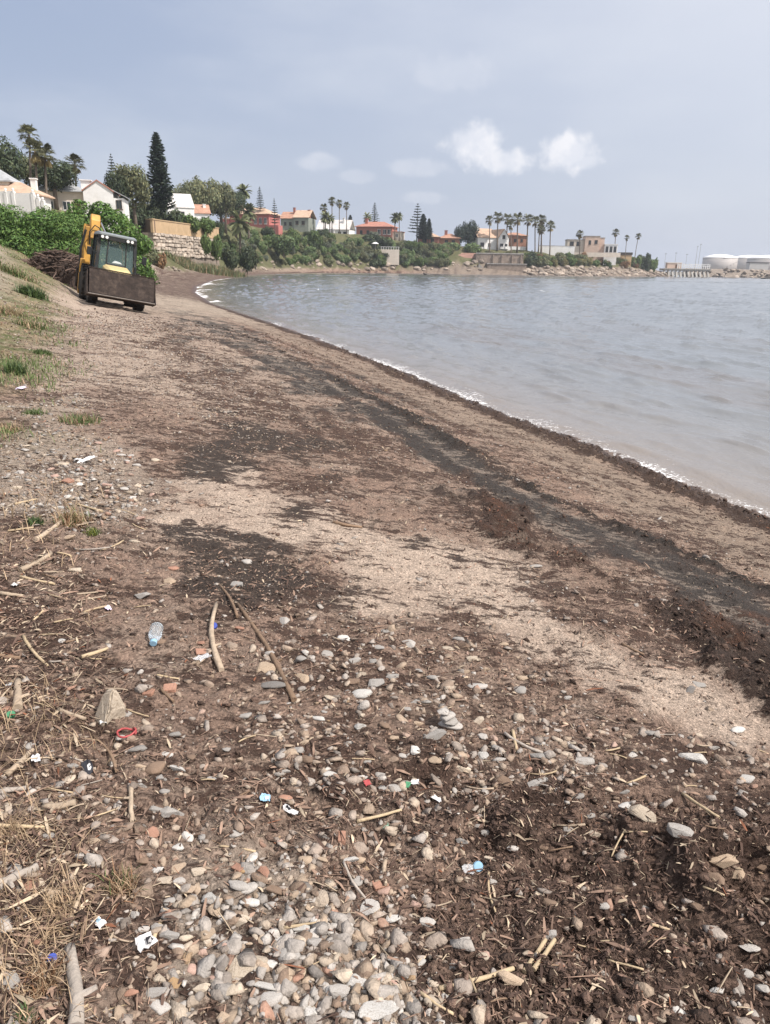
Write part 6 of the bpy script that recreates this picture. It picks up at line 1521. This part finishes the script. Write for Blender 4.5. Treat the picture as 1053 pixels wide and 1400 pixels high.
# litter
PLAST = {k: mat('plastic_' + k, c, r, .08, 20, spec=.5) for k, c, r in (('blue', (.10, .30, .62), .35), ('navy', (.035, .05, .22), .4), ('red', (.36, .06, .06), .5), ('green', (.06, .22, .11), .5), ('white', (.62, .61, .60), .5), ('lightblue', (.26, .44, .58), .45), ('black', (.02, .02, .025), .4), ('lilac', (.60, .52, .66), .5), ('dark_blue', (.05, .08, .35), .4))}
BOTTLE = glass_mat('bottle_plastic', (.78, .83, .86), .12, .85, 1.0); CLEAR = glass_mat('clear_film', (.86, .87, .88), .25, .6, .75)
def crumple(px, py, w, h, m, label, seed, cat='litter', thick=.25, name='plastic_scrap', second=None):
    """crushed sheet: a folded strip of several facets with thickness"""
    p, k = ground_at(px, py); r = random.Random(seed); W_, H_ = w * k * .85, h * k * .85
    bm = bmesh.new(); bmesh.ops.create_grid(bm, x_segments=5, y_segments=4, size=.5)
    for v in bm.verts: v.co = Vector((v.co.x * W_ * r.uniform(.75, 1.1), v.co.y * H_ * 1.3 * r.uniform(.7, 1.1), (.5 + .5 * mnoise.noise(Vector((v.co.x * 3 + seed * 5.1, v.co.y * 3, 0))) + .25 * r.random()) * max(W_, H_) * thick))
    bmesh.ops.solidify(bm, geom=bm.faces[:], thickness=.0015)
    me = bpy.data.meshes.new(name); bm.to_mesh(me); bm.free(); me.materials.append(m)
    o = obj(name, me, None, None, (p[0], p[1] + .01, p[2] + .006)); o.rotation_euler = (.1, r.uniform(-.2, .2), r.uniform(0, 3)); tag(o, label, cat)
    if second:
        q = obj('printed_patch', me.copy(), None, o, (0, 0, .003)); q.data.materials.clear(); q.data.materials.append(second); q.scale = (.35, .45, 1); q.location = (W_ * .18, -H_ * .1, .002)
    return o
def cap(px, py, w, m, label, tilt=.5):
    p, k = ground_at(px, py); r = w * k / 2
    mb = MB().lathe_z([(r * 1.0, 0), (r, r * .7), (r * .93, r * .8), (r * .5, r * .82)], n=20)
    for i in range(20):
        a = i * math.pi / 10; mb.box(r * math.cos(a) - .0012, r * math.cos(a) + .0012, r * math.sin(a) - .0012, r * math.sin(a) + .0012, .0, r * .66)
    o = obj('bottle_cap', mb.mesh('bottle_cap'), m, None, (p[0], p[1], p[2] + .004)); o.rotation_euler = (tilt, .15, 0); tag(o, label, 'bottle cap')
def litter():
    p, k = ground_at(211, 878); r = 9.5 * k
    e = empty('plastic_bottle', (p[0], p[1] + .02, p[2] + r * .85)); tag(e, 'crumpled clear plastic bottle with pale blue cap on the wrack', 'bottle')
    # lies with its neck towards the lower right
    d = Vector((.14, -.97, -.16)).normalized(); e.rotation_mode = 'QUATERNION'; e.rotation_quaternion = d.to_track_quat('Z', 'Y')
    prof = [(r * .3, -r * 2.0), (r * .92, -r * 1.85), (r, -r * 1.5), (r * .88, -r * 1.2), (r, -r * .9), (r * .9, -r * .5), (r * .97, r * .1), (r * .72, r * .9), (r * .42, r * 1.35), (r * .4, r * 1.6)]
    MB().lathe_z(prof, n=24).build('body', BOTTLE, e, 0, True)
    MB().lathe_z([(r * .50, r * 1.55), (r * .52, r * 2.05), (r * .46, r * 2.12)], n=20).build('screw_cap', PLAST['lightblue'], e)
    cap(292, 858, 10, PLAST['dark_blue'], 'dark blue bottle cap left of the short stick'); cap(653, 1186, 13, PLAST['lightblue'], 'light blue bottle cap in the brown soil', .9); cap(72, 1313, 11, PLAST['dark_blue'], 'dark blue bottle cap beside the thick branch end', .3); cap(15, 980, 11, PLAST['green'], 'green bottle cap beside the terracotta stone', .2)
    # red cord loop
    p, k = ground_at(173, 1008); rr = random.Random(4); pts = []
    for i in range(26):
        a = i / 25 * 4.6 * math.pi / 2; q = 12 * k * (1 + .12 * math.sin(3 * a)); pts.append((q * math.cos(a), q * .9 * math.sin(a), .006 + .004 * rr.random() + i * .0003))
    o = MB().tube(pts, 1.5 * k, 6).build('cord', PLAST['red'], None, 0, True, tuple(p + np.array([0, 0, .006]))); tag(o, 'looped bright red cord lying on the wrack', 'cord')
    crumple(362, 1097, 17, 12, PLAST['lightblue'], 'crushed light blue wrapper on the brown soil', 1, second=PLAST['white'])
    crumple(396, 1116, 28, 9, PLAST['white'], 'white and black crushed wrapper below the blue one', 2, second=PLAST['black']); crumple(118, 1056, 16, 26, PLAST['black'], 'black plastic scrap with white tip in the straw', 3, second=PLAST['white']); crumple(48, 1045, 13, 13, PLAST['white'], 'knob of white foam in the straw', 4, thick=.7)
    crumple(597, 1098, 9, 13, PLAST['white'], 'small folded white card on the brown soil', 5); crumple(197, 1302, 32, 22, PLAST['white'], 'crushed white plastic pot with dark rim beside the cobbles', 6, thick=.5, second=PLAST['black']); crumple(134, 1271, 24, 13, PLAST['white'], 'white and blue foil sachet in the straw', 7, second=PLAST['lightblue']); crumple(142, 990, 14, 12, PLAST['white'], 'white and blue wrapper under the wedge shaped rock', 8, second=PLAST['blue'])
    crumple(277, 905, 28, 14, CLEAR, 'crumpled clear plastic film beside the short stick', 9); crumple(640, 1195, 20, 16, CLEAR, 'scrap of clear film beside the light blue cap', 10); crumple(29, 533, 17, 6, PLAST['lilac'], 'lilac and white carton scrap on the grass bank', 11); crumple(118, 633, 34, 8, PLAST['white'], 'flattened white bottle on the shingle patch', 12, thick=.2); crumple(106, 632, 10, 9, PLAST['white'], 'white bottle neck piece on the shingle patch', 20, thick=.6)
    crumple(502, 1076, 13, 9, PLAST['red'], 'small faded red plastic chip in the stony litter', 13); crumple(557, 1079, 9, 14, PLAST['green'], 'bright green strap scrap in the stony litter', 14); crumple(568, 1075, 14, 8, PLAST['white'], 'white label scrap beside the green strap', 15); crumple(530, 1142, 18, 10, mat('green_netting', (.25, .36, .27), .8), 'tuft of pale green netting in the soil', 16, thick=.5); crumple(20, 803, 16, 7, PLAST['white'], 'white rag of plastic in the driftwood litter', 17); crumple(147, 835, 14, 7, PLAST['lilac'], 'pale lilac wrapper strip on the wrack', 18); crumple(12, 940, 10, 13, CLEAR, 'clear film scrap beside the bleached stub', 19)
    # brick and tile pieces
    for (px, py, w, h, lb, c) in [(36, 1218, 14, 24, 'red brick fragment standing in the straw', 'terracotta'), (274, 895, 16, 9, 'red tile chip beside the clear film', 'terracotta'), (203, 951, 14, 11, 'terracotta tile chip beside the dark stick', 'terracotta'), (232, 945, 20, 12, 'orange tile chip on the wrack', 'terracotta'), (467, 1150, 12, 17, 'brick red tile corner in the soil', 'terracotta'), (325, 1192, 18, 8, 'orange tile sliver beside the ochre pebble', 'terracotta'), (92, 660, 14, 8, 'orange tile piece on the shingle patch', 'terracotta'), (146, 665, 12, 6, 'faded tile piece at the edge of the shingle patch', 'pinkish'), (519, 1215, 22, 12, 'broken terracotta pot sherd', 'terracotta')]:
        p, k = ground_at(px, py); x, y, z = w * k / 2, h * k * .7, max(.006, min(w, h) * k * .35)
        rr = random.Random(px); j = lambda v: v * rr.uniform(.75, 1.1)
        o = MB().hexa([(-j(x), -j(y), -z * .4), (j(x), -j(y), -z * .4), (j(x), j(y), -z * .4), (-j(x), j(y), -z * .4), (-j(x), -j(y), z), (j(x), -j(y), z), (j(x), j(y), z), (-j(x), j(y), z)]).build('tile_fragment', M_STONE[c], None, min(x, y, z) * .2, False, (p[0], p[1] + .01, p[2] + z * .3)); o.rotation_euler = (rr.uniform(-.2, .3), rr.uniform(-.2, .2), rr.uniform(-.6, .6)); tag(o, lb, 'brick fragment')
litter()

# ------------------------------------------------------------------ loose stuff: pebbles, chips, straw, crumbs of soil
def rot_mats(n, rng, tilt):
    yaw = rng.uniform(0, 2 * math.pi, n); tx = rng.normal(0, tilt, n); ty = rng.normal(0, tilt, n)
    cy, sy = np.cos(yaw), np.sin(yaw)
    Rz = np.zeros((n, 3, 3)); Rz[:, 0, 0] = cy; Rz[:, 0, 1] = -sy; Rz[:, 1, 0] = sy; Rz[:, 1, 1] = cy; Rz[:, 2, 2] = 1
    Rx = np.zeros((n, 3, 3)); Rx[:, 0, 0] = 1; Rx[:, 1, 1] = np.cos(tx); Rx[:, 1, 2] = -np.sin(tx); Rx[:, 2, 1] = np.sin(tx); Rx[:, 2, 2] = np.cos(tx)
    Ry = np.zeros((n, 3, 3)); Ry[:, 1, 1] = 1; Ry[:, 0, 0] = np.cos(ty); Ry[:, 0, 2] = np.sin(ty); Ry[:, 2, 0] = -np.sin(ty); Ry[:, 2, 2] = np.cos(ty)
    return Rz @ Rx @ Ry
def inst(shapes, pos, R, scale, col, rng, cj=.0):
    """copies of the given small shapes as one vertex / face / colour set"""
    Vs, Fs, Cs, off = [], {}, [], 0
    pick = rng.integers(0, len(shapes), len(pos))
    for i, (bv, bf) in enumerate(shapes):
        m = np.nonzero(pick == i)[0]
        if not len(m): continue
        v = bv[None] * scale[m][:, None, :]
        v = np.einsum('nij,nkj->nki', R[m], v) + pos[m][:, None, :]
        f = bf[None] + (np.arange(len(m)) * len(bv))[:, None, None] + off
        Fs.setdefault(bf.shape[1], []).append(f.reshape(-1, bf.shape[1])); Vs.append(v.reshape(-1, 3)); Cs.append(np.repeat(col[m], len(bv), 0)); off += len(m) * len(bv)
    return np.concatenate(Vs), [np.concatenate(f) for f in Fs.values()], np.concatenate(Cs)
def fan_points(n, rng, d0=.95, d1=15.0, half=.64):
    n = int(n * 1.18)
    d = np.exp(rng.uniform(math.log(d0), math.log(d1), n)); a = rng.uniform(-half - .26, half, n)
    x, y = d * np.sin(a) * 1.0, d * np.cos(a)
    s, t = shore(x, y)
    k = s > .12
    return x[k], y[k], d[k], s[k]
PAL = np.array([STONE_C[k] for k in ('white', 'pale grey', 'grey', 'dark grey', 'tan', 'beige', 'brown', 'terracotta', 'pinkish', 'ochre')])
def litter_stuff():
    rng = np.random.default_rng(5)
    hi = [rock_np(2, 300 + i, rough=.3, cuts=8) for i in range(2)] + [hull_np(310 + i, 12, (1, 1, 1)) for i in range(8)]; lo = [hull_np(330 + i, 8, (1, 1, 1)) for i in range(6)]
    M_PEB = mat('pebbles', attr='Col', rough=.9, var=.3, scale=60, bump=.4, bscale=160)
    # pebbles and gravel
    x, y, d, s = fan_points(105000, rng, d1=24)
    w = zones(x, y); clump = fbm(x * 2.2, y * 2.2, 4, 90, .6)
    dn = .30 + .10 * w['pale2'] + 1.3 * w['pale1'] + .18 * w['stones'] + .08 * w['straw'] + .10 * w['patch2'] + .45 * w['sand2'] + .9 * w['shells'] - .19 * w['soil']
    dn = dn * (1 - .80 * w['sand']) * (1 - .93 * np.clip(w['dark'] + w['strip'], 0, 1)) * sstep(s, 1.4, 2.6) * np.clip(1 + 1.6 * clump, .1, 2)
    k = rng.random(len(x)) < dn * .62; x, y, d = x[k], y[k], d[k]; w = {a: b[k] for a, b in w.items()}
    n = len(x)
    size = np.exp(rng.normal(math.log(.0066), .62, n)) * (1 + .45 * w['pale2'] + .15 * w['stones'] + .9 * w['pale1'] + .5 * w['sand2'] + .5 * w['shells']); size = np.clip(size, .003, .030); size = np.maximum(size, d * np.where(d > 6, .0018, .0014))
    z = relief(x, y); sc = np.stack([size * rng.uniform(.9, 1.35, n), size * rng.uniform(.6, 1.0, n), size * rng.uniform(.28, .62, n)], 1)
    prob = np.array([.10, .2, .18, .05, .15, .14, .11, .03, .03, .01]); pa = rng.choice(len(PAL), n, p=prob)
    col = PAL[pa] * rng.uniform(.62, 1.1, (n, 1)); dusty = np.array([.29, .222, .172]); mixf = (.62 - .30 * np.clip(w['pale2'] + w['pale1'], 0, 1)) * rng.uniform(.4, 1.3, n); col = col + (dusty - col) * np.clip(mixf, 0, .8)[:, None]
    pos = np.stack([x, y, z + sc[:, 2] * .12], 1); R = rot_mats(n, rng, .3)
    nearm = (d < 2.9) & (size > .007)
    for nm, m, sh in (('gravel_pebbles', nearm, hi), ('fine_gravel', ~nearm, lo)):
        V, F, C = inst(sh, pos[m], R[m], sc[m], col[m], rng)
        o = obj(nm, np_mesh(nm, V, F, C), M_PEB); tag(o, 'small mixed pebbles and gravel strewn over the beach', 'gravel', kind='stuff')
    # chips, bark and reed scraps
    M_FIB = mat('plant_litter', attr='Col', rough=.9, var=.25, scale=40)
    x, y, d, s = fan_points(250000, rng, d1=22)
    w = zones(x, y); clump = fbm(x * 1.7, y * 1.7, 4, 95, .6)
    edge = np.exp(-((s - .3) / .28) ** 2)
    dn = .42 + .45 * w['straw'] + .30 * w['soil'] + .5 * w['strip'] + .35 * w['ridge'] + .25 * w['patch1'] + .2 * w['stones'] + .5 * edge + .25 * w['brown2']
    dn = dn * (1 - .62 * w['sand']) * (1 - .55 * w['dark']) * (1 - .72 * w['pale2']) * (1 - .4 * w['pale1']) * np.clip(.9 + 1.3 * clump, .12, 1.6) * np.where((s > .7) & (s < 2.0), .25, 1)
    k = rng.random(len(x)) < dn * .85; x, y, d, s, edge = x[k], y[k], d[k], s[k], edge[k]; w = {a: b[k] for a, b in w.items()}; n = len(x)
    L = np.clip(np.exp(rng.normal(math.log(.0125), .70, n)), .004, .10) * (1 + .5 * w['straw']); L = np.maximum(L, d * .0026); wd = np.clip(L * rng.uniform(.04, .15, n), .0007, .004); wd = np.maximum(wd, d * .00038)
    br = np.array([.25, .168, .124]); dk = np.array([.082, .052, .040]); pl = np.array([.40, .32, .23]); rd = np.array([.20, .085, .048])
    u = rng.random(n)
    pale_p = .12 + .10 * w['straw'] - .06 * np.clip(w['dark'] + w['strip'], 0, 1); dark_p = .42 + .3 * w['soil'] + .5 * np.clip(w['strip'] + w['ridge'] + w['dark'] + edge, 0, 1)
    col = np.where((u < pale_p)[:, None], pl, np.where((u < pale_p + dark_p)[:, None], dk, br)); rr = (rng.random(n) < .015 + .5 * np.clip(w['red'] + w['red2'], 0, 1)); col = np.where(rr[:, None], rd, col)
    col = col * rng.uniform(.6, 1.35, (n, 1))
    z = relief(x, y)
    b3 = []
    for sd in range(4):
        r_ = random.Random(sd); bd = r_.uniform(-.3, .3); ring = []
        for (px_, sc_, up) in ((-.5, .8, 0), (0, 1, bd * .25), (.5, .45, bd * .1)):
            for k_ in range(3):
                a = k_ * 2 * math.pi / 3 + .5; ring.append((px_, math.cos(a) * .5 * sc_ + (bd * .8 if px_ == 0 else 0), math.sin(a) * .5 * sc_ + abs(up) * 2))
        f = [(i * 3 + j, i * 3 + (j + 1) % 3, (i + 1) * 3 + (j + 1) % 3, (i + 1) * 3 + j) for i in range(2) for j in range(3)]
        b3.append((np.array(ring), np.array(f)))
    flat = []
    for sd in range(5):
        r_ = random.Random(50 + sd); V = [(-.5, -.4, 0), (-.5, .4, .1), (0, -.7, r_.uniform(.3, 1.2)), (0, .7, r_.uniform(.2, 1.0)), (.5, -.25, r_.uniform(0, .5)), (.5, .25, .1)]
        flat.append((np.array(V), np.array([(0, 2, 3, 1), (2, 4, 5, 3)])))
    R = rot_mats(n, rng, .30); nearm = (d < 3.2) & (rng.random(n) < .55)
    # scraps farther out lie roughly along the beach, as the rake left them
    far_al = (d > 4) & (rng.random(n) < .6)
    pos = np.stack([x, y, z + wd * .6 + .001 + L * .05], 1)
    sc = np.stack([L, wd, wd], 1); scf = np.stack([L * .8, wd * 1.5, wd * 1.2], 1)
    for nm, m, sh, S in (('plant_litter', nearm, b3, sc), ('bark_scraps', ~nearm, flat, scf)):
        V, F, C = inst(sh, pos[m], R[m], S[m], col[m], rng)
        o = obj(nm, np_mesh(nm, V, F, C), M_FIB); tag(o, 'brown scraps of reed, bark and dried seaweed covering the beach', 'plant litter', kind='stuff')
    # clods of dark soil and matted weed
    M_CLOD = mat('weed_clods', attr='Col', rough=.95, var=.4, scale=50, bump=.8, bscale=150)
    x, y, d, s = fan_points(150000, rng, d1=26); w = zones(x, y); edge = np.exp(-((s - .32) / .22) ** 2)
    dn = .20 + .55 * w['soil'] + .12 * w['straw'] + .45 * w['strip'] + .6 * w['ridge'] + .8 * edge + .12 * w['patch2'] + .10 * w['patch1'] + .05 * w['straw']
    dn = dn * (1 - .5 * w['sand']) * (1 - w['pale2'] * .8)
    k = rng.random(len(x)) < dn * .6; x, y, d, edge = x[k], y[k], d[k], edge[k]; w = {a: b[k] for a, b in w.items()}; n = len(x)
    size = np.clip(np.exp(rng.normal(math.log(.0042), .55, n)), .0018, .020) * (1 + 1.6 * edge + .6 * w['strip']); size = np.maximum(size, d * .0011)
    sc = np.stack([size * rng.uniform(.8, 1.6, n), size * rng.uniform(.7, 1.2, n), size * rng.uniform(.5, .9, n)], 1); z = relief(x, y)
    col = np.array([.125, .082, .062]) * rng.uniform(.4, 1.7, (n, 1)); col = np.where((np.clip(w['strip'] + w['dark'] + edge, 0, 1) > .4)[:, None], col * .6, col); col = np.where((w['ridge'] > .3)[:, None], col * .75, col)
    rough_lo = []
    for sd in range(6):
        r_ = random.Random(900 + sd); O = [(1, 0, 0), (0, 1, 0), (-1, 0, 0), (0, -1, 0), (0, 0, 1), (0, 0, -1)]
        rough_lo.append((np.array([[q * r_.uniform(.6, 1.3) + r_.uniform(-.25, .25) for q in o_] for o_ in O]), np.array([(0, 1, 4), (1, 2, 4), (2, 3, 4), (3, 0, 4), (1, 0, 5), (2, 1, 5), (3, 2, 5), (0, 3, 5)])))
    V, F, C = inst(rough_lo, np.stack([x, y, z + sc[:, 2] * .25], 1), rot_mats(n, rng, .5), sc, col, rng)
    o = obj('weed_clods', np_mesh('weed_clods', V, F, C), M_CLOD); tag(o, 'dark clods of soil and matted seaweed', 'seaweed', kind='stuff')
    print('STUFF', int(nearm.sum()), n)
litter_stuff()

# ------------------------------------------------------------------ grass
def blades(pts, h, rng, lean=.45, wd=.004, curl=.5):
    """two-segment tapering blades"""
    n = len(pts); a = rng.uniform(0, 2 * math.pi, n); ln = rng.normal(0, lean, n); H = h * rng.uniform(.5, 1.25, n)
    dirx = np.stack([np.cos(a), np.sin(a), np.zeros(n)], 1); sd = np.stack([-np.sin(a), np.cos(a), np.zeros(n)], 1)
    m = pts + dirx * (np.sin(ln) * H * .5)[:, None] + np.array([0, 0, 1]) * (np.cos(ln) * H * .5)[:, None]
    t = m + dirx * (np.sin(ln + curl * np.sign(ln)) * H * .5)[:, None] + np.array([0, 0, 1]) * (np.cos(ln + curl * np.sign(ln)) * H * .5)[:, None]
    w_ = (np.ones(n) * wd)[:, None] if np.ndim(wd) == 0 else wd[:, None]
    V = np.stack([pts - sd * w_, pts + sd * w_, m + sd * w_ * .8, m - sd * w_ * .8, t], 1).reshape(-1, 3)
    b = (np.arange(n) * 5)[:, None]
    return V, np.concatenate([b, b + 1, b + 2, b + 3], 1), np.concatenate([b + 3, b + 2, b + 4], 1)
M_GRASS = leaf_mat('grass_blades', .1)
def tuft(px, py, wpx, hpx, cols, n, label, seed, lean=.95):
    rng = np.random.default_rng(seed); p, k = ground_at(px, py); W_ = wpx * k / 2; H_ = hpx * k * .62
    q = np.clip(rng.normal(0, .36, (n, 2)), -.8, .8) * np.array([W_, W_ * 1.0])
    xs, ys = p[0] + q[:, 0], p[1] + q[:, 1]; z = relief(xs, ys)
    V, F4, F3 = blades(np.stack([xs - p[0], ys - p[1], z - p[2] - .005], 1), H_, rng, lean, max(.0016, k * .55))
    c = np.array(cols)[rng.integers(0, len(cols), n)] * rng.uniform(.7, 1.3, (n, 1))
    o = obj('grass_tuft', np_mesh('grass_tuft', V, [F4, F3], np.repeat(c, 5, 0)), M_GRASS, None, tuple(p)); tag(o, label, 'grass tuft', kind='stuff' if False else None)
G1, G2, G3, DRY, DRY2, RUS = (.10, .15, .05), (.14, .18, .07), (.07, .11, .05), (.44, .325, .21), (.34, .24, .155), (.31, .18, .105)
for i, t_ in enumerate([(45, 405, 42, 26, [G1, G3, G1], 900, 'dark green grass clump on the bank beside the heap of branches'), (24, 512, 34, 34, [G1, G2, G3], 500, 'tall grey green weed clump low on the bank'), (58, 484, 34, 14, [G1, G2], 380, 'small green clump right of the tall weed clump'), (40, 447, 50, 18, [G2, DRY, G1], 500, 'thin mixed grass clump in the middle of the bank'), (108, 577, 62, 22, [G1, G2, DRY2], 520, 'low spreading green clump on the litter above the shingle'), (48, 566, 40, 14, [G2, G1], 260, 'sparse green weeds beside the spreading clump'), (18, 375, 60, 20, [G2, DRY, G1], 600, 'grass clump at the top of the bank by the sandy path'), (12, 430, 50, 22, [DRY, G2, DRY2], 500, 'dry yellow grass clump on the bank slope'), (12, 590, 44, 22, [DRY, DRY2, G2], 380, 'dry grass clump at the edge of the shingle'),
    (98, 715, 60, 38, [RUS, DRY2, G2, DRY], 420, 'rusty dry grass clump at the end of the shingle'), (50, 716, 26, 20, [G1, G3], 220, 'grey green leafy weed beside the rusty grass clump'), (128, 730, 24, 20, [G2, (.2, .22, .05)], 150, 'yellow green weed right of the rusty grass clump'), (168, 1215, 60, 50, [DRY, RUS, G2, DRY2], 220, 'wiry dry grass tuft with green heart among the straw'), (30, 1400, 50, 36, [G3, DRY2, G1], 200, 'grey green weed beside the tan rock'), (85, 1240, 70, 44, [DRY, DRY, DRY2], 200, 'pale dry straw tuft beside the brick fragment'), (20, 1140, 60, 30, [DRY, DRY2], 260, 'dry straw tuft under the long pale cane'), (60, 1345, 60, 46, [DRY, RUS], 240, 'dry straw tuft left of the thick branch end')]):
    tuft(*t_, seed=400 + i)
def bank_grass():
    rng = np.random.default_rng(8); n = 46000
    d = np.exp(rng.uniform(math.log(5), math.log(45), n)); a = rng.uniform(-.64, -.28, n); x, y = d * np.sin(a), d * np.cos(a)
    s, t = shore(x, y); cl = fbm(x * .9, y * .9, 4, 120)
    k = (rng.random(n) < sstep(s + .9 * cl - 1.0 * sstep(t, 10, 30), 7.2, 8.6) * np.clip(.15 + 2.4 * cl, 0, 1)); x, y, d, cl = x[k], y[k], d[k], cl[k]; n = len(x)
    V, F4, F3 = blades(np.stack([x, y, relief(x, y) - .01], 1), .09 + .04 * cl, rng, .7, np.maximum(.0016, d * .0005))
    c = np.where((cl + rng.normal(0, .2, n) > .15)[:, None], np.array(G2), np.array(DRY2)) * rng.uniform(.7, 1.3, (n, 1))
    o = obj('bank_grass', np_mesh('bank_grass', V, [F4, F3], np.repeat(c, 5, 0)), M_GRASS); tag(o, 'thin dry and green grass growing over the bank', 'grass', kind='stuff')
    # loose straw
    n = 12000; d = np.exp(rng.uniform(math.log(1.0), math.log(6), n)); a = rng.uniform(-.9, -.1, n); x, y = d * np.sin(a), d * np.cos(a); w = zones(x, y)
    k = rng.random(n) < (w['straw'] * np.clip(.5 + 1.6 * fbm(x * 2, y * 2, 3, 130), 0, 1)); x, y, d = x[k], y[k], d[k]; n = len(x)
    V, F4, F3 = blades(np.stack([x, y, relief(x, y) + .004], 1), .10, rng, 1.25, np.maximum(.0011, d * .0005), .5)
    c = np.array(DRY) * rng.uniform(.55, 1.2, (n, 1))
    o = obj('loose_straw', np_mesh('loose_straw', V, [F4, F3], np.repeat(c, 5, 0)), M_GRASS); tag(o, 'tangle of loose dry straw over the driftwood litter', 'straw', kind='stuff')
bank_grass()
def reed_bed():
    rng = np.random.default_rng(18); n = 7000
    t = rng.random(n); A, B = on_depth(214, 342, 134), on_depth(302, 345, 163)
    off = rng.uniform(.8, 5.5, n); L = math.hypot(B[0] - A[0], B[1] - A[1]); nx, ny = (B[1] - A[1]) / L, -(B[0] - A[0]) / L
    x, y = A[0] + (B[0] - A[0]) * t + nx * off, A[1] + (B[1] - A[1]) * t + ny * off; cl = fbm(x * .6, y * .6, 3, 140)
    k = rng.random(n) < np.clip(.75 + 1.2 * cl, 0, 1); x, y, cl = x[k], y[k], cl[k]; n = len(x)
    V, F4, F3 = blades(np.stack([x, y, relief(x, y) - .1], 1), 1.5 + .8 * cl, rng, .35, np.full(n, .055), .4)
    c = np.where((rng.random(n) < .25)[:, None], np.array(DRY2), np.array((.145, .175, .085))) * rng.uniform(.6, 1.35, (n, 1))
    o = obj('reed_bed', np_mesh('reed_bed', V, [F4, F3], np.repeat(c, 5, 0)), M_GRASS); tag(o, 'feathery pale green reeds growing along the foot of the stone wall', 'reeds', kind='stuff')
reed_bed()

# ------------------------------------------------------------------ air
def haze():
    me = MB().box(-1500, 1500, -75, 1500, -11, 40).mesh('haze')
    m = bpy.data.materials.new('sea_haze'); m.use_nodes = True; nt = m.node_tree; nt.nodes.clear()
    out = nt.nodes.new('ShaderNodeOutputMaterial'); v = nt.nodes.new('ShaderNodeVolumePrincipled')
    v.inputs['Color'].default_value = (.84, .90, 1.0, 1); v.inputs['Density'].default_value = .00024; v.inputs['Anisotropy'].default_value = .2
    nt.links.new(v.outputs[0], out.inputs['Volume'])
    o = obj('haze', me, m); tag(o, 'thin pale sea haze over the bay', 'haze', kind='stuff')
haze()
